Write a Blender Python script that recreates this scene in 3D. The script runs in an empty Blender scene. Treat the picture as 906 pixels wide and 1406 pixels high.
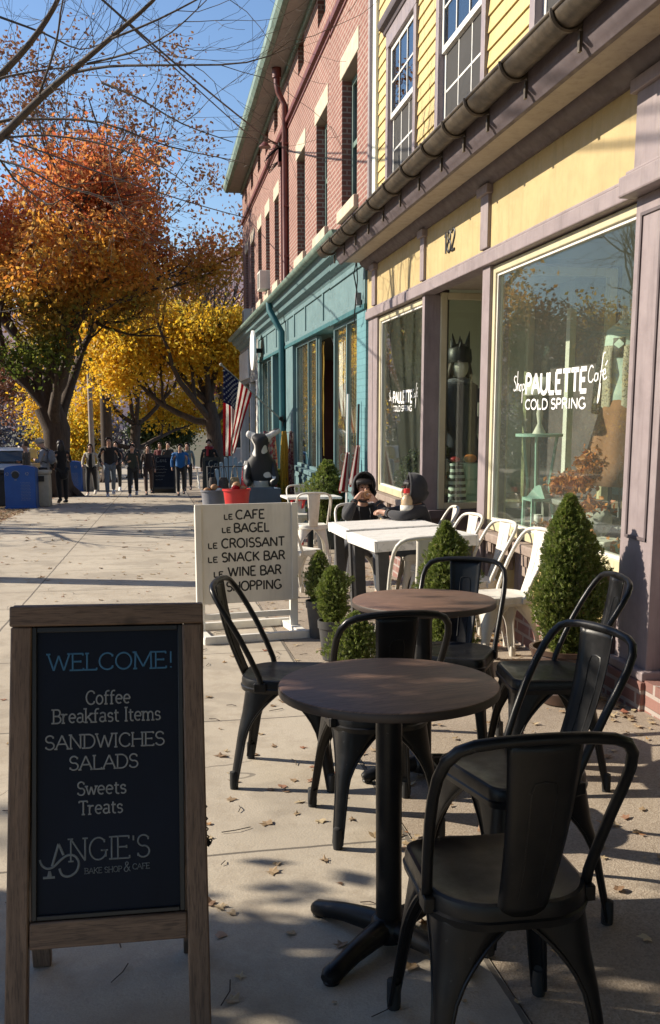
import bpy, math, random
import numpy as np
from mathutils import Vector, Matrix
R = math.radians
SC = bpy.context.scene
COL = SC.collection
SLOPE = -0.037                      # the street falls away from the camera
def gz(y): return SLOPE * y
def cs(x): return 0.038 * max(0.0, x - 0.85)     # the cafe terrace also rises toward the shop wall

# ------------------------------------------------------------------ camera, world, sun, exposure
cam_d = bpy.data.cameras.new("camera")
cam = bpy.data.objects.new("camera", cam_d); COL.objects.link(cam)
cam_d.sensor_fit = 'VERTICAL'; cam_d.sensor_height = 24.0
cam_d.lens = 24.0 * 1270.0 / 1406.0
cam_d.shift_y = 67.0 / 1406.0
cam_d.clip_start = 0.05; cam_d.clip_end = 6000
cam.location = (0, 0, 1.38)
cam.rotation_euler = (R(90 - 8.993), 0, R(-10.357))
SC.camera = cam

SUN_DIR = Vector((1.0, -0.40, -0.62)).normalized()      # travel direction of the light
SUN_EL = math.asin(-SUN_DIR.z)
SUN_AZ = math.atan2(-SUN_DIR.x, -SUN_DIR.y)             # clockwise from +Y
world = bpy.data.worlds.new("World"); SC.world = world; world.use_nodes = True
wn = world.node_tree; wn.nodes.clear()
sky = wn.nodes.new('ShaderNodeTexSky'); sky.sky_type = 'NISHITA'; sky.sun_disc = False
sky.sun_elevation = SUN_EL; sky.sun_rotation = SUN_AZ
sky.air_density = 1.25; sky.dust_density = 0.3; sky.ozone_density = 3.0
bg = wn.nodes.new('ShaderNodeBackground'); bg.inputs['Strength'].default_value = 0.088
wo = wn.nodes.new('ShaderNodeOutputWorld')
tint = wn.nodes.new('ShaderNodeMix'); tint.data_type = 'RGBA'; tint.blend_type = 'MULTIPLY'; tint.inputs[0].default_value = 1.0; tint.inputs[7].default_value = (0.95, 1.0, 1.12, 1)
wn.links.new(sky.outputs[0], tint.inputs[6]); wn.links.new(tint.outputs[2], bg.inputs[0]); wn.links.new(bg.outputs[0], wo.inputs[0])
sl = bpy.data.lights.new("sun", 'SUN'); sl.energy = 5.0; sl.angle = R(0.53); sl.color = (1.0, 0.89, 0.73)
sun = bpy.data.objects.new("sun", sl); COL.objects.link(sun)
sun.rotation_euler = SUN_DIR.to_track_quat('-Z', 'Y').to_euler()
SC.view_settings.view_transform = 'Standard'; SC.view_settings.look = 'None'
SC.view_settings.exposure = 0.76; SC.view_settings.gamma = 1.0
SC.view_settings.use_curve_mapping = False
SC.cycles.use_denoising = True
SC.cycles.max_bounces = 7; SC.cycles.diffuse_bounces = 5; SC.cycles.glossy_bounces = 3
SC.cycles.transmission_bounces = 4; SC.cycles.transparent_max_bounces = 14
SC.cycles.caustics_reflective = False; SC.cycles.caustics_refractive = False
SC.cycles.sample_clamp_indirect = 6.0

# ------------------------------------------------------------------ materials
def _nodes(name):
    m = bpy.data.materials.new(name); m.use_nodes = True
    nt = m.node_tree; b = nt.nodes['Principled BSDF']
    return m, nt, b
def N(nt, typ, **kw):
    n = nt.nodes.new(typ)
    for k, v in kw.items(): setattr(n, k, v)
    return n
def mixcol(nt, fac, a, b, blend='MIX'):
    n = N(nt, 'ShaderNodeMix', data_type='RGBA', blend_type=blend)
    for s, v in ((0, fac), (6, a), (7, b)):
        if hasattr(v, 'is_output') or isinstance(v, bpy.types.NodeSocket): nt.links.new(v, n.inputs[s])
        elif s == 0: n.inputs[0].default_value = v
        else: n.inputs[s].default_value = (*v, 1)
    return n.outputs[2]
def mth(nt, op, a, b=None, c=None):
    n = N(nt, 'ShaderNodeMath', operation=op)
    for i, v in enumerate((a, b, c)):
        if v is None: continue
        if isinstance(v, bpy.types.NodeSocket): nt.links.new(v, n.inputs[i])
        else: n.inputs[i].default_value = v
    return n.outputs[0]
def noise(nt, scale, detail=4, vec=None, stretch=None, rough=0.6):
    tc = N(nt, 'ShaderNodeTexCoord'); v = tc.outputs['Object'] if vec is None else vec
    if stretch:
        mp = N(nt, 'ShaderNodeMapping'); mp.inputs['Scale'].default_value = stretch
        nt.links.new(v, mp.inputs[0]); v = mp.outputs[0]
    n = N(nt, 'ShaderNodeTexNoise'); n.inputs['Scale'].default_value = scale
    n.inputs['Detail'].default_value = detail; n.inputs['Roughness'].default_value = rough
    nt.links.new(v, n.inputs['Vector']); return n.outputs[0]
def ramp(nt, fac, stops):
    r = N(nt, 'ShaderNodeValToRGB'); e = r.color_ramp.elements
    while len(e) < len(stops): e.new(0.5)
    for i, (p, c) in enumerate(stops):
        e[i].position = p; e[i].color = (*c, 1) if len(c) == 3 else c
    nt.links.new(fac, r.inputs[0]); return r.outputs[0]
def bump(nt, b, h, strength=0.3, dist=0.01):
    n = N(nt, 'ShaderNodeBump'); n.inputs['Strength'].default_value = strength; n.inputs['Distance'].default_value = dist
    nt.links.new(h, n.inputs['Height']); nt.links.new(n.outputs[0], b.inputs['Normal'])
def mat(name, c1, rough=0.6, c2=None, scale=6.0, metal=0.0, bmp=0.0, bscale=40.0, coat=0.0, stretch=None, lo=0.35, hi=0.65, spec=0.5, sheen=0.0, wear=0.0):
    m, nt, b = _nodes(name)
    b.inputs['Roughness'].default_value = rough; b.inputs['Metallic'].default_value = metal
    b.inputs['Specular IOR Level'].default_value = spec
    if coat: b.inputs['Coat Weight'].default_value = coat; b.inputs['Coat Roughness'].default_value = 0.15
    if sheen: b.inputs['Sheen Weight'].default_value = sheen
    if c2 is None: c2 = tuple(max(0, x * 0.82) for x in c1)
    col = ramp(nt, noise(nt, scale, 5, stretch=stretch), [(lo, c1), (hi, c2)])
    if wear:                                                        # run-down streaks, scuffs and chips that belong to the surface
        col = mixcol(nt, ramp(nt, noise(nt, 5.0, 6, stretch=(3.2, 3.2, 0.35), rough=0.7), [(0.50, (0, 0, 0)), (0.72, (wear, wear, wear))]), col, tuple(x * 0.5 for x in c1))
        col = mixcol(nt, ramp(nt, noise(nt, 26.0, 5, rough=0.75), [(0.66, (0, 0, 0)), (0.70, (wear, wear, wear))]), col, tuple(min(.8, x * 0.55 + 0.06) for x in c1))
        nt.links.new(ramp(nt, noise(nt, 18, 4), [(0.35, (rough * .85,) * 3), (0.7, (min(1, rough * 1.35),) * 3)]), b.inputs['Roughness'])
    nt.links.new(col, b.inputs['Base Color'])
    if bmp: bump(nt, b, noise(nt, bscale, 3, stretch=stretch), bmp)
    return m
def leafmat(name, stops, trans=0.35, zramp=None, rough=0.55):
    """leaf colours vary leaf by leaf; zramp: (z0, z1, low stops) shifts colour with height in the crown"""
    m, nt, b = _nodes(name)
    g = N(nt, 'ShaderNodeNewGeometry')
    col = ramp(nt, g.outputs['Random Per Island'], stops)
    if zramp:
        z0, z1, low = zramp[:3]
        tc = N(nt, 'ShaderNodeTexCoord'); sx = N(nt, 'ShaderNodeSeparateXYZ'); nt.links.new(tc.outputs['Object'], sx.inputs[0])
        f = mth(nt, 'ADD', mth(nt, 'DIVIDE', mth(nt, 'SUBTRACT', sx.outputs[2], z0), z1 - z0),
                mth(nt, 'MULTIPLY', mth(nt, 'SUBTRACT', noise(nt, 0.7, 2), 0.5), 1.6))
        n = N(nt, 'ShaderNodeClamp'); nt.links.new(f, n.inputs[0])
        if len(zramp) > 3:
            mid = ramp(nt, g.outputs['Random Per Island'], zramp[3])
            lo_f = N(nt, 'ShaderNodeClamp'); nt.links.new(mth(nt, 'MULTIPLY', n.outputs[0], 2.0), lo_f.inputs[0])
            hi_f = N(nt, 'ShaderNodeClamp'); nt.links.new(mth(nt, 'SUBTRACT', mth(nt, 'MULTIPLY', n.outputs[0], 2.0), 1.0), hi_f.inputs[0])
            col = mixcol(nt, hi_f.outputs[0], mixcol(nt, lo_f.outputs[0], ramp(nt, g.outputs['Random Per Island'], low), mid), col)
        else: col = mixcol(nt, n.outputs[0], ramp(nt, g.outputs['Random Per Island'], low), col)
    nt.links.new(col, b.inputs['Base Color']); b.inputs['Roughness'].default_value = rough
    t = N(nt, 'ShaderNodeBsdfTranslucent'); nt.links.new(col, t.inputs[0])
    mx = N(nt, 'ShaderNodeMixShader'); mx.inputs[0].default_value = trans
    nt.links.new(b.outputs[0], mx.inputs[1]); nt.links.new(t.outputs[0], mx.inputs[2])
    nt.links.new(mx.outputs[0], nt.nodes['Material Output'].inputs[0]); return m
def glassmat(name, tint=(0.93, 0.96, 0.94), ior=1.5, boost=1.0, film=0.0):
    m = bpy.data.materials.new(name); m.use_nodes = True; nt = m.node_tree; nt.nodes.clear()
    t = N(nt, 'ShaderNodeBsdfTransparent'); t.inputs[0].default_value = (*tint, 1)
    g = N(nt, 'ShaderNodeBsdfGlossy'); g.inputs['Roughness'].default_value = 0.0
    lw = N(nt, 'ShaderNodeLayerWeight'); f0 = ((ior - 1) / (ior + 1)) ** 2
    sch = mth(nt, 'ADD', mth(nt, 'MULTIPLY', mth(nt, 'POWER', lw.outputs['Facing'], 5.0), 1 - f0), f0)
    mx = N(nt, 'ShaderNodeMixShader'); o = N(nt, 'ShaderNodeOutputMaterial')
    fac = mth(nt, 'MULTIPLY', sch, boost)
    nt.links.new(fac, mx.inputs[0]); nt.links.new(t.outputs[0], mx.inputs[1]); nt.links.new(g.outputs[0], mx.inputs[2])
    if film:                                                          # thin pale film added so the pane looks veiled by reflections
        d = N(nt, 'ShaderNodeBsdfDiffuse'); d.inputs[0].default_value = (0.50, 0.54, 0.46, 1)
        fx = N(nt, 'ShaderNodeMixShader'); nt.links.new(ramp(nt, noise(nt, 2.2, 5), [(0.3, (film * .6,) * 3), (0.7, (film * 1.3,) * 3)]), fx.inputs[0])
        nt.links.new(mx.outputs[0], fx.inputs[1]); nt.links.new(d.outputs[0], fx.inputs[2]); mx = fx
    nt.links.new(mx.outputs[0], o.inputs[0]); return m
def woodmat(name, c1, c2, scale=4.0, stretch=(14, 14, 1), rough=0.55, bmp=0.15, knots=False):
    m, nt, b = _nodes(name)
    h = noise(nt, scale, 6, stretch=stretch, rough=0.65)
    c = ramp(nt, h, [(0.32, c1), (0.66, c2)])
    fine = noise(nt, scale * 4.5, 4, stretch=stretch)
    c = mixcol(nt, ramp(nt, fine, [(0.50, (0, 0, 0)), (0.62, (0.6, 0.6, 0.6))]), c, tuple(x * 0.45 for x in c2))
    if knots:
        k = ramp(nt, noise(nt, 9.0, 1), [(0.66, (0, 0, 0)), (0.74, (1, 1, 1))])
        c = mixcol(nt, k, c, tuple(x * 0.3 for x in c1))
    nt.links.new(c, b.inputs['Base Color']); b.inputs['Roughness'].default_value = rough
    bump(nt, b, h, bmp, 0.004); return m
def brickmat(name, c1, c2, mortar, sx=0.215, sz=0.075, mort=0.012):
    m, nt, b = _nodes(name)
    tc = N(nt, 'ShaderNodeTexCoord'); s = N(nt, 'ShaderNodeSeparateXYZ'); nt.links.new(tc.outputs['Object'], s.inputs[0])
    cb = N(nt, 'ShaderNodeCombineXYZ')
    nt.links.new(mth(nt, 'ADD', s.outputs[0], s.outputs[1]), cb.inputs[0]); nt.links.new(s.outputs[2], cb.inputs[1])
    br = N(nt, 'ShaderNodeTexBrick'); nt.links.new(cb.outputs[0], br.inputs['Vector'])
    br.inputs['Scale'].default_value = 1.0; br.inputs['Brick Width'].default_value = sx; br.inputs['Row Height'].default_value = sz
    br.inputs['Mortar Size'].default_value = mort; br.inputs['Mortar Smooth'].default_value = 0.2; br.inputs['Bias'].default_value = -0.1
    br.inputs['Color1'].default_value = (*c1, 1); br.inputs['Color2'].default_value = (*c2, 1); br.inputs['Mortar'].default_value = (*mortar, 1)
    c = mixcol(nt, ramp(nt, noise(nt, 1.3, 5), [(0.35, (0, 0, 0)), (0.75, (0.45, 0.45, 0.45))]), br.outputs[0], tuple(x * 0.6 for x in c1))
    nt.links.new(c, b.inputs['Base Color']); b.inputs['Roughness'].default_value = 0.85
    h = mth(nt, 'ADD', mth(nt, 'MULTIPLY', br.outputs['Fac'], -1.0), mth(nt, 'MULTIPLY', noise(nt, 60, 3), 0.3))
    bump(nt, b, h, 0.6, 0.008); return m

MT = {}
def concretemat():
    m, nt, b = _nodes('sidewalk_concrete')
    tc = N(nt, 'ShaderNodeTexCoord'); s = N(nt, 'ShaderNodeSeparateXYZ'); nt.links.new(tc.outputs['Object'], s.inputs[0])
    wob = mth(nt, 'MULTIPLY', mth(nt, 'SUBTRACT', noise(nt, 2.5, 3), 0.5), 0.02)
    def line(v, off, per, w):
        q = mth(nt, 'ABSOLUTE', mth(nt, 'SUBTRACT', mth(nt, 'FRACT', mth(nt, 'ADD', mth(nt, 'DIVIDE', mth(nt, 'ADD', mth(nt, 'SUBTRACT', v, off), wob), per), 0.5)), 0.5))
        return mth(nt, 'LESS_THAN', mth(nt, 'MULTIPLY', q, per), w)
    j = mth(nt, 'MAXIMUM', line(s.outputs[1], 2.995, 1.58, 0.007), line(s.outputs[0], -1.25, 2.08, 0.008))
    base = ramp(nt, noise(nt, 0.9, 6), [(0.3, (0.47, 0.415, 0.33)), (0.7, (0.37, 0.32, 0.25))])
    base = mixcol(nt, ramp(nt, noise(nt, 4.0, 8, rough=0.75), [(0.48, (0, 0, 0)), (0.72, (0.7, 0.7, 0.7))]), base, (0.25, 0.20, 0.145))
    base = mixcol(nt, ramp(nt, noise(nt, 1.6, 3), [(0.56, (0, 0, 0)), (0.62, (0.35, 0.35, 0.35))]), base, (0.20, 0.17, 0.135))
    base = mixcol(nt, ramp(nt, noise(nt, 190, 2), [(0.45, (0, 0, 0)), (0.7, (0.5, 0.5, 0.5))]), base, (0.27, 0.24, 0.2))
    vo = N(nt, 'ShaderNodeTexVoronoi', feature='DISTANCE_TO_EDGE'); vo.inputs['Scale'].default_value = 0.42
    wv = N(nt, 'ShaderNodeMapping'); nt.links.new(tc.outputs['Object'], wv.inputs[0])
    ad = N(nt, 'ShaderNodeVectorMath', operation='ADD'); nt.links.new(wv.outputs[0], ad.inputs[0])
    nz = N(nt, 'ShaderNodeTexNoise'); nz.inputs['Scale'].default_value = 1.7; nt.links.new(tc.outputs['Object'], nz.inputs['Vector'])
    nt.links.new(nz.outputs['Color'], ad.inputs[1]); nt.links.new(ad.outputs[0], vo.inputs['Vector'])
    crack = mth(nt, 'MULTIPLY', mth(nt, 'LESS_THAN', vo.outputs[0], 0.0016), mth(nt, 'GREATER_THAN', noise(nt, 0.5, 2), 0.5))
    j2 = mth(nt, 'MAXIMUM', j, mth(nt, 'MULTIPLY', crack, 0.7))
    c = mixcol(nt, mth(nt, 'MULTIPLY', j2, 0.8), base, (0.07, 0.06, 0.05))
    nt.links.new(c, b.inputs['Base Color']); b.inputs['Roughness'].default_value = 0.9
    h = mth(nt, 'ADD', mth(nt, 'MULTIPLY', j2, -2.0), mth(nt, 'ADD', mth(nt, 'MULTIPLY', noise(nt, 120, 3), 0.5), mth(nt, 'MULTIPLY', noise(nt, 9, 5), 0.8)))
    bump(nt, b, h, 0.5, 0.006); return m
MT['concrete'] = concretemat()
def aggregatemat():
    m, nt, b = _nodes('exposed_aggregate')
    vo = N(nt, 'ShaderNodeTexVoronoi'); vo.inputs['Scale'].default_value = 170
    tc = N(nt, 'ShaderNodeTexCoord'); nt.links.new(tc.outputs['Object'], vo.inputs['Vector'])
    c = ramp(nt, vo.outputs['Color'], [(0.1, (0.23, 0.185, 0.14)), (0.5, (0.31, 0.255, 0.195)), (0.9, (0.37, 0.315, 0.25))])
    c = mixcol(nt, ramp(nt, noise(nt, 2.2, 6), [(0.4, (0, 0, 0)), (0.75, (0.75, 0.75, 0.75))]), c, (0.17, 0.135, 0.105))
    nt.links.new(c, b.inputs['Base Color']); b.inputs['Roughness'].default_value = 0.9
    bump(nt, b, mth(nt, 'ADD', vo.outputs['Distance'], noise(nt, 14, 4)), 0.4, 0.004); return m
MT['aggregate'] = aggregatemat()
MT['soil'] = mat('leafy_soil', (0.16, 0.115, 0.075), 0.95, (0.30, 0.22, 0.13), 9, bmp=0.8, bscale=30)
MT['asphalt'] = mat('road_asphalt', (0.055, 0.055, 0.058), 0.85, (0.035, 0.035, 0.037), 3, bmp=0.4, bscale=150)
MT['kerbstone'] = mat('kerb_stone', (0.36, 0.34, 0.31), 0.9, bmp=0.3)
MT['terrain'] = mat('terrain_grass', (0.07, 0.075, 0.03), 0.95, (0.12, 0.09, 0.05), 0.3)
MT['hill'] = mat('hill_forest', (0.22, 0.16, 0.17), 1.0, (0.13, 0.10, 0.125), 0.035, bmp=1.0, bscale=0.08)
MT['mauve'] = mat('mauve_paint', (0.285, 0.235, 0.24), 0.5, (0.24, 0.195, 0.20), 5, bmp=0.06, bscale=60, wear=0.55)
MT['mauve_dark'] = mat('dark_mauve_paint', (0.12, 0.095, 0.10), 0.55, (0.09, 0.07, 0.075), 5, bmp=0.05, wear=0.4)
MT['yellow'] = mat('yellow_paint', (0.50, 0.385, 0.185), 0.5, (0.435, 0.33, 0.155), 2.5, bmp=0.04, bscale=30, wear=0.4)
MT['clapboard'] = mat('yellow_clapboard', (0.62, 0.48, 0.20), 0.55, (0.52, 0.39, 0.155), 2.0, bmp=0.08, bscale=50, stretch=(1, 0.15, 1), wear=0.5)
MT['cream'] = mat('cream_paint', (0.58, 0.52, 0.34), 0.45, (0.50, 0.45, 0.29), 4, wear=0.4)
MT['white'] = mat('white_paint', (0.78, 0.76, 0.70), 0.45, (0.70, 0.68, 0.62), 5, wear=0.3)
MT['soffit'] = mat('soffit_paint', (0.40, 0.345, 0.28), 0.6, (0.35, 0.30, 0.245), 3, wear=0.5)
MT['gutter'] = mat('bronze_gutter', (0.14, 0.112, 0.08), 0.42, (0.075, 0.06, 0.045), 12, metal=0.35, wear=0.5)
MT['sill'] = mat('brown_sill_stone', (0.21, 0.155, 0.125), 0.85, (0.30, 0.24, 0.20), 12, bmp=0.5, bscale=25)
MT['brick_red'] = brickmat('red_brick', (0.265, 0.105, 0.078), (0.195, 0.072, 0.053), (0.39, 0.305, 0.25), 0.2, 0.066, 0.011)
MT['brick_base'] = brickmat('base_brick', (0.27, 0.14, 0.115), (0.20, 0.10, 0.085), (0.36, 0.31, 0.28), 0.21, 0.078)
MT['brick_teal'] = brickmat('teal_painted_brick', (0.115, 0.27, 0.30), (0.10, 0.24, 0.27), (0.09, 0.22, 0.25), 0.21, 0.078, 0.007)
MT['teal'] = mat('teal_paint', (0.135, 0.228, 0.240), 0.5, (0.113, 0.193, 0.205), 3, bmp=0.05, bscale=40, wear=0.55)
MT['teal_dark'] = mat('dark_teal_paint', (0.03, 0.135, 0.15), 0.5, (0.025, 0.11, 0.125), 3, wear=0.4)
MT['green_trim'] = mat('green_trim', (0.12, 0.19, 0.155), 0.5, (0.22, 0.30, 0.25), 3, wear=0.5)
MT['stone'] = mat('lintel_stone', (0.58, 0.49, 0.37), 0.85, (0.46, 0.38, 0.28), 6, bmp=0.2)
MT['rust'] = mat('rust_red_paint', (0.16, 0.04, 0.03), 0.45, (0.12, 0.03, 0.025), 5, wear=0.5)
MT['grey_wood'] = mat('grey_boards', (0.30, 0.295, 0.27), 0.6, (0.24, 0.235, 0.22), 3, wear=0.5)
MT['glass'] = glassmat('shop_glass', (0.92, 0.96, 0.92), 1.5, 1.0, 0.028)
MT['glass_dark'] = glassmat('window_glass', (0.55, 0.6, 0.6), 1.6, 1.6)
MT['dark'] = mat('dark_interior', (0.03, 0.028, 0.026), 0.8)
MT['interior'] = mat('interior_plaster', (0.72, 0.74, 0.66), 0.8, (0.66, 0.68, 0.60), 2)
MT['floorwood'] = woodmat('interior_floor_boards', (0.48, 0.38, 0.27), (0.38, 0.29, 0.20), 3, (1, 12, 1))
MT['maroon'] = mat('maroon_wall', (0.075, 0.018, 0.018), 0.7)
MT['blackmetal'] = mat('black_powder_coat', (0.0055, 0.006, 0.007), 0.34, (0.009, 0.009, 0.010), 25, metal=0.0, spec=0.28, bmp=0.03, bscale=220, wear=0.5)
MT['whitemetal'] = mat('cream_powder_coat', (0.70, 0.67, 0.60), 0.4, (0.62, 0.58, 0.51), 9, bmp=0.03, bscale=120, wear=0.45)
MT['black'] = mat('black_paint', (0.012, 0.012, 0.013), 0.45)
MT['rubber'] = mat('black_rubber', (0.015, 0.015, 0.015), 0.8)
MT['tabletop'] = woodmat('walnut_laminate', (0.215, 0.125, 0.085), (0.105, 0.062, 0.045), 3.0, (2.0, 30, 4), 0.5, 0.06)
MT['edgeband'] = mat('table_edge_band', (0.05, 0.036, 0.03), 0.5)
MT['oldwood'] = woodmat('stained_pine', (0.235, 0.150, 0.098), (0.12, 0.075, 0.05), 5, (16, 16, 1.1), 0.6, 0.25, True)
MT['oldwood_h'] = woodmat('stained_pine_crosswise', (0.235, 0.150, 0.098), (0.12, 0.075, 0.05), 5, (1.1, 16, 16), 0.6, 0.25, True)
MT['slate'] = mat('navy_chalkboard', (0.0085, 0.0135, 0.027), 0.6, (0.0075, 0.011, 0.019), 3, spec=0.15)
MT['ink_blue'] = mat('blue_paint_pen', (0.05, 0.17, 0.30), 0.7)
MT['ink_white'] = mat('white_paint_pen', (0.30, 0.31, 0.31), 0.7, (0.24, 0.25, 0.25), 60)
MT['ink_grey'] = mat('grey_paint_pen', (0.17, 0.19, 0.20), 0.7, (0.13, 0.15, 0.16), 60)
MT['vinyl'] = mat('white_vinyl', (0.82, 0.82, 0.80), 0.5, (0.8, 0.8, 0.78))
MT['signwhite'] = mat('off_white_board', (0.66, 0.63, 0.56), 0.6, (0.60, 0.57, 0.50), 3, bmp=0.05, wear=0.3)
MT['plank_white'] = woodmat('whitewashed_planks', (0.82, 0.80, 0.76), (0.68, 0.66, 0.62), 4, (1, 14, 1), 0.5, 0.1)
MT['potgrey'] = mat('charcoal_plastic', (0.045, 0.045, 0.047), 0.55, (0.06, 0.058, 0.056), 10, wear=0.5)
MT['potbrown'] = mat('glazed_brown_pot', (0.075, 0.04, 0.028), 0.4, (0.045, 0.026, 0.02), 8, coat=0.3)
MT['thuja'] = leafmat('thuja_sprays', [(0.0, (0.09, 0.135, 0.022)), (0.45, (0.16, 0.215, 0.04)), (0.8, (0.27, 0.31, 0.075)), (0.94, (0.20, 0.23, 0.11)), (1.0, (0.24, 0.16, 0.07))], 0.42)
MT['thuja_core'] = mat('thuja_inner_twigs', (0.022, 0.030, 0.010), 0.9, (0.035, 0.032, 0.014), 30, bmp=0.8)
MT['bark'] = mat('tree_bark', (0.085, 0.062, 0.047), 0.95, (0.045, 0.033, 0.027), 6, bmp=0.9, bscale=18, stretch=(3, 3, 0.6))
MT['bark_grey'] = mat('grey_bark', (0.10, 0.078, 0.062), 0.9, (0.06, 0.047, 0.038), 8, bmp=0.5, bscale=25)
# ------------------------------------------------------------------ mesh builder and tagging
class MB:
    def __init__(s): s.v = []; s.f = []; s.mi = []; s.cur = 0
    def add(s, vs, fs, M=None):
        o = len(s.v)
        if M is not None: vs = [tuple(M @ Vector(v)) for v in vs]
        s.v += [tuple(v) for v in vs]; s.f += [tuple(i + o for i in f) for f in fs]; s.mi += [s.cur] * len(fs); return s
    def box(s, x0, x1, y0, y1, z0, z1, M=None):
        v = [(x, y, z) for z in (z0, z1) for y in (y0, y1) for x in (x0, x1)]
        return s.add(v, [(0, 2, 3, 1), (4, 5, 7, 6), (0, 1, 5, 4), (2, 6, 7, 3), (0, 4, 6, 2), (1, 3, 7, 5)], M)
    def beam(s, a, b, w, t, up=(0, 0, 1)):
        a = Vector(a); b = Vector(b); d = (b - a).normalized(); u = Vector(up)
        sd = d.cross(u)
        if sd.length < 1e-4: sd = d.cross(Vector((1, 0, 0)))
        sd.normalize(); n = sd.cross(d).normalized()
        v = [tuple(p + sd * x + n * y) for p in (a, b) for x, y in ((-w / 2, -t / 2), (w / 2, -t / 2), (w / 2, t / 2), (-w / 2, t / 2))]
        return s.add(v, [(3, 2, 1, 0), (4, 5, 6, 7), (0, 1, 5, 4), (1, 2, 6, 5), (2, 3, 7, 6), (3, 0, 4, 7)])
    def tube(s, pts, r, n=8, cap=True, flat=None, closed=False):
        P = [Vector(p) for p in pts]; m = len(P)
        rr = r if isinstance(r, (list, tuple)) else [r] * m
        vs = []; side = None
        for i, p in enumerate(P):
            a = P[max(i - 1, 0)]; b = P[min(i + 1, m - 1)]
            t = (b - a)
            t = t.normalized() if t.length > 1e-9 else Vector((0, 0, 1))
            if flat is not None:
                nn = Vector(flat[0]); side = nn.cross(t).normalized(); up = nn; q = flat[1]
            else:
                if side is None:
                    side = t.cross(Vector((0, 0, 1)))
                    if side.length < 1e-3: side = t.cross(Vector((1, 0, 0)))
                side = (side - t * side.dot(t))
                if side.length < 1e-6: side = t.orthogonal()
                side.normalize(); up = side.cross(t); q = None
            for k in range(n):
                an = 2 * math.pi * k / n
                c, sn = math.cos(an) * rr[i], math.sin(an) * (rr[i] if q is None else q)
                vs.append(tuple(p + side * c + up * sn))
        fs = [(i * n + k, i * n + (k + 1) % n, (i + 1) * n + (k + 1) % n, (i + 1) * n + k) for i in range(m - 1) for k in range(n)]
        if cap: fs += [tuple(range(n - 1, -1, -1)), tuple((m - 1) * n + k for k in range(n))]
        return s.add(vs, fs)
    def lathe(s, prof, c=(0, 0, 0), n=24, cap=True, sx=1, sy=1, M=None):
        vs = [(c[0] + r * math.cos(2 * math.pi * k / n) * sx, c[1] + r * math.sin(2 * math.pi * k / n) * sy, c[2] + z) for r, z in prof for k in range(n)]
        m = len(prof)
        fs = [(i * n + k, i * n + (k + 1) % n, (i + 1) * n + (k + 1) % n, (i + 1) * n + k) for i in range(m - 1) for k in range(n)]
        if cap: fs += [tuple(range(n - 1, -1, -1)), tuple((m - 1) * n + k for k in range(n))]
        return s.add(vs, fs, M)
    def rings(s, rings, cap=True, M=None):
        n = len(rings[0]); m = len(rings); vs = [p for r in rings for p in r]
        fs = [(i * n + k, i * n + (k + 1) % n, (i + 1) * n + (k + 1) % n, (i + 1) * n + k) for i in range(m - 1) for k in range(n)]
        if cap: fs += [tuple(range(n - 1, -1, -1)), tuple((m - 1) * n + k for k in range(n))]
        return s.add(vs, fs, M)
    def prism(s, poly, a, b, axis=1):
        """poly in the two remaining axes, extruded along axis from a to b"""
        def pt(p, t):
            if axis == 0: return (t, p[0], p[1])
            if axis == 1: return (p[0], t, p[1])
            return (p[0], p[1], t)
        n = len(poly); vs = [pt(p, a) for p in poly] + [pt(p, b) for p in poly]
        fs = [(k, (k + 1) % n, n + (k + 1) % n, n + k) for k in range(n)] + [tuple(range(n - 1, -1, -1)), tuple(range(n, 2 * n))]
        return s.add(vs, fs)
    def ell(s, c, r, n=14, m=9, M=None):
        rings = []
        for i in range(m + 1):
            ph = math.pi * (i + 0.02) / (m + 0.04) - math.pi / 2
            rings.append([(c[0] + r[0] * math.cos(ph) * math.cos(2 * math.pi * k / n), c[1] + r[1] * math.cos(ph) * math.sin(2 * math.pi * k / n), c[2] + r[2] * math.sin(ph)) for k in range(n)])
        return s.rings(rings, True, M)
    def grid(s, fn, nu, nv):
        vs = [fn(i / nu, j / nv) for j in range(nv + 1) for i in range(nu + 1)]
        fs = [(j * (nu + 1) + i, j * (nu + 1) + i + 1, (j + 1) * (nu + 1) + i + 1, (j + 1) * (nu + 1) + i) for j in range(nv) for i in range(nu)]
        return s.add(vs, fs)
    def build(s, name, material, parent=None, smooth=35, bevel=0, loc=None, solid=0):
        me = bpy.data.meshes.new(name); me.from_pydata(s.v, [], s.f)
        mats = material if isinstance(material, (list, tuple)) else [material]
        for q in mats: me.materials.append(MT[q] if isinstance(q, str) else q)
        if len(mats) > 1: me.polygons.foreach_set('material_index', s.mi)
        import bmesh
        bm = bmesh.new(); bm.from_mesh(me); bmesh.ops.recalc_face_normals(bm, faces=bm.faces); bm.to_mesh(me); bm.free()
        if smooth:
            me.polygons.foreach_set('use_smooth', [True] * len(me.polygons)); me.set_sharp_from_angle(angle=R(smooth))
        me.update()
        o = bpy.data.objects.new(name, me); COL.objects.link(o)
        if parent: o.parent = parent
        if loc: o.location = loc
        if solid: q = o.modifiers.new('solid', 'SOLIDIFY'); q.thickness = solid; q.offset = 0
        if bevel:
            q = o.modifiers.new('bevel', 'BEVEL'); q.width = bevel; q.segments = 2; q.limit_method = 'ANGLE'; q.angle_limit = R(40)
        return o
def raw(name, verts, faces, material, parent=None):
    me = bpy.data.meshes.new(name); me.from_pydata(verts, [], faces)
    me.materials.append(MT[material]); me.update()
    o = bpy.data.objects.new(name, me); COL.objects.link(o)
    if parent: o.parent = parent
    return o
def tag(o, label=None, cat=None, group=None, kind=None):
    if label: o['label'] = label
    if cat: o['category'] = cat
    if group: o['group'] = group
    if kind: o['kind'] = kind
    return o
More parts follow.
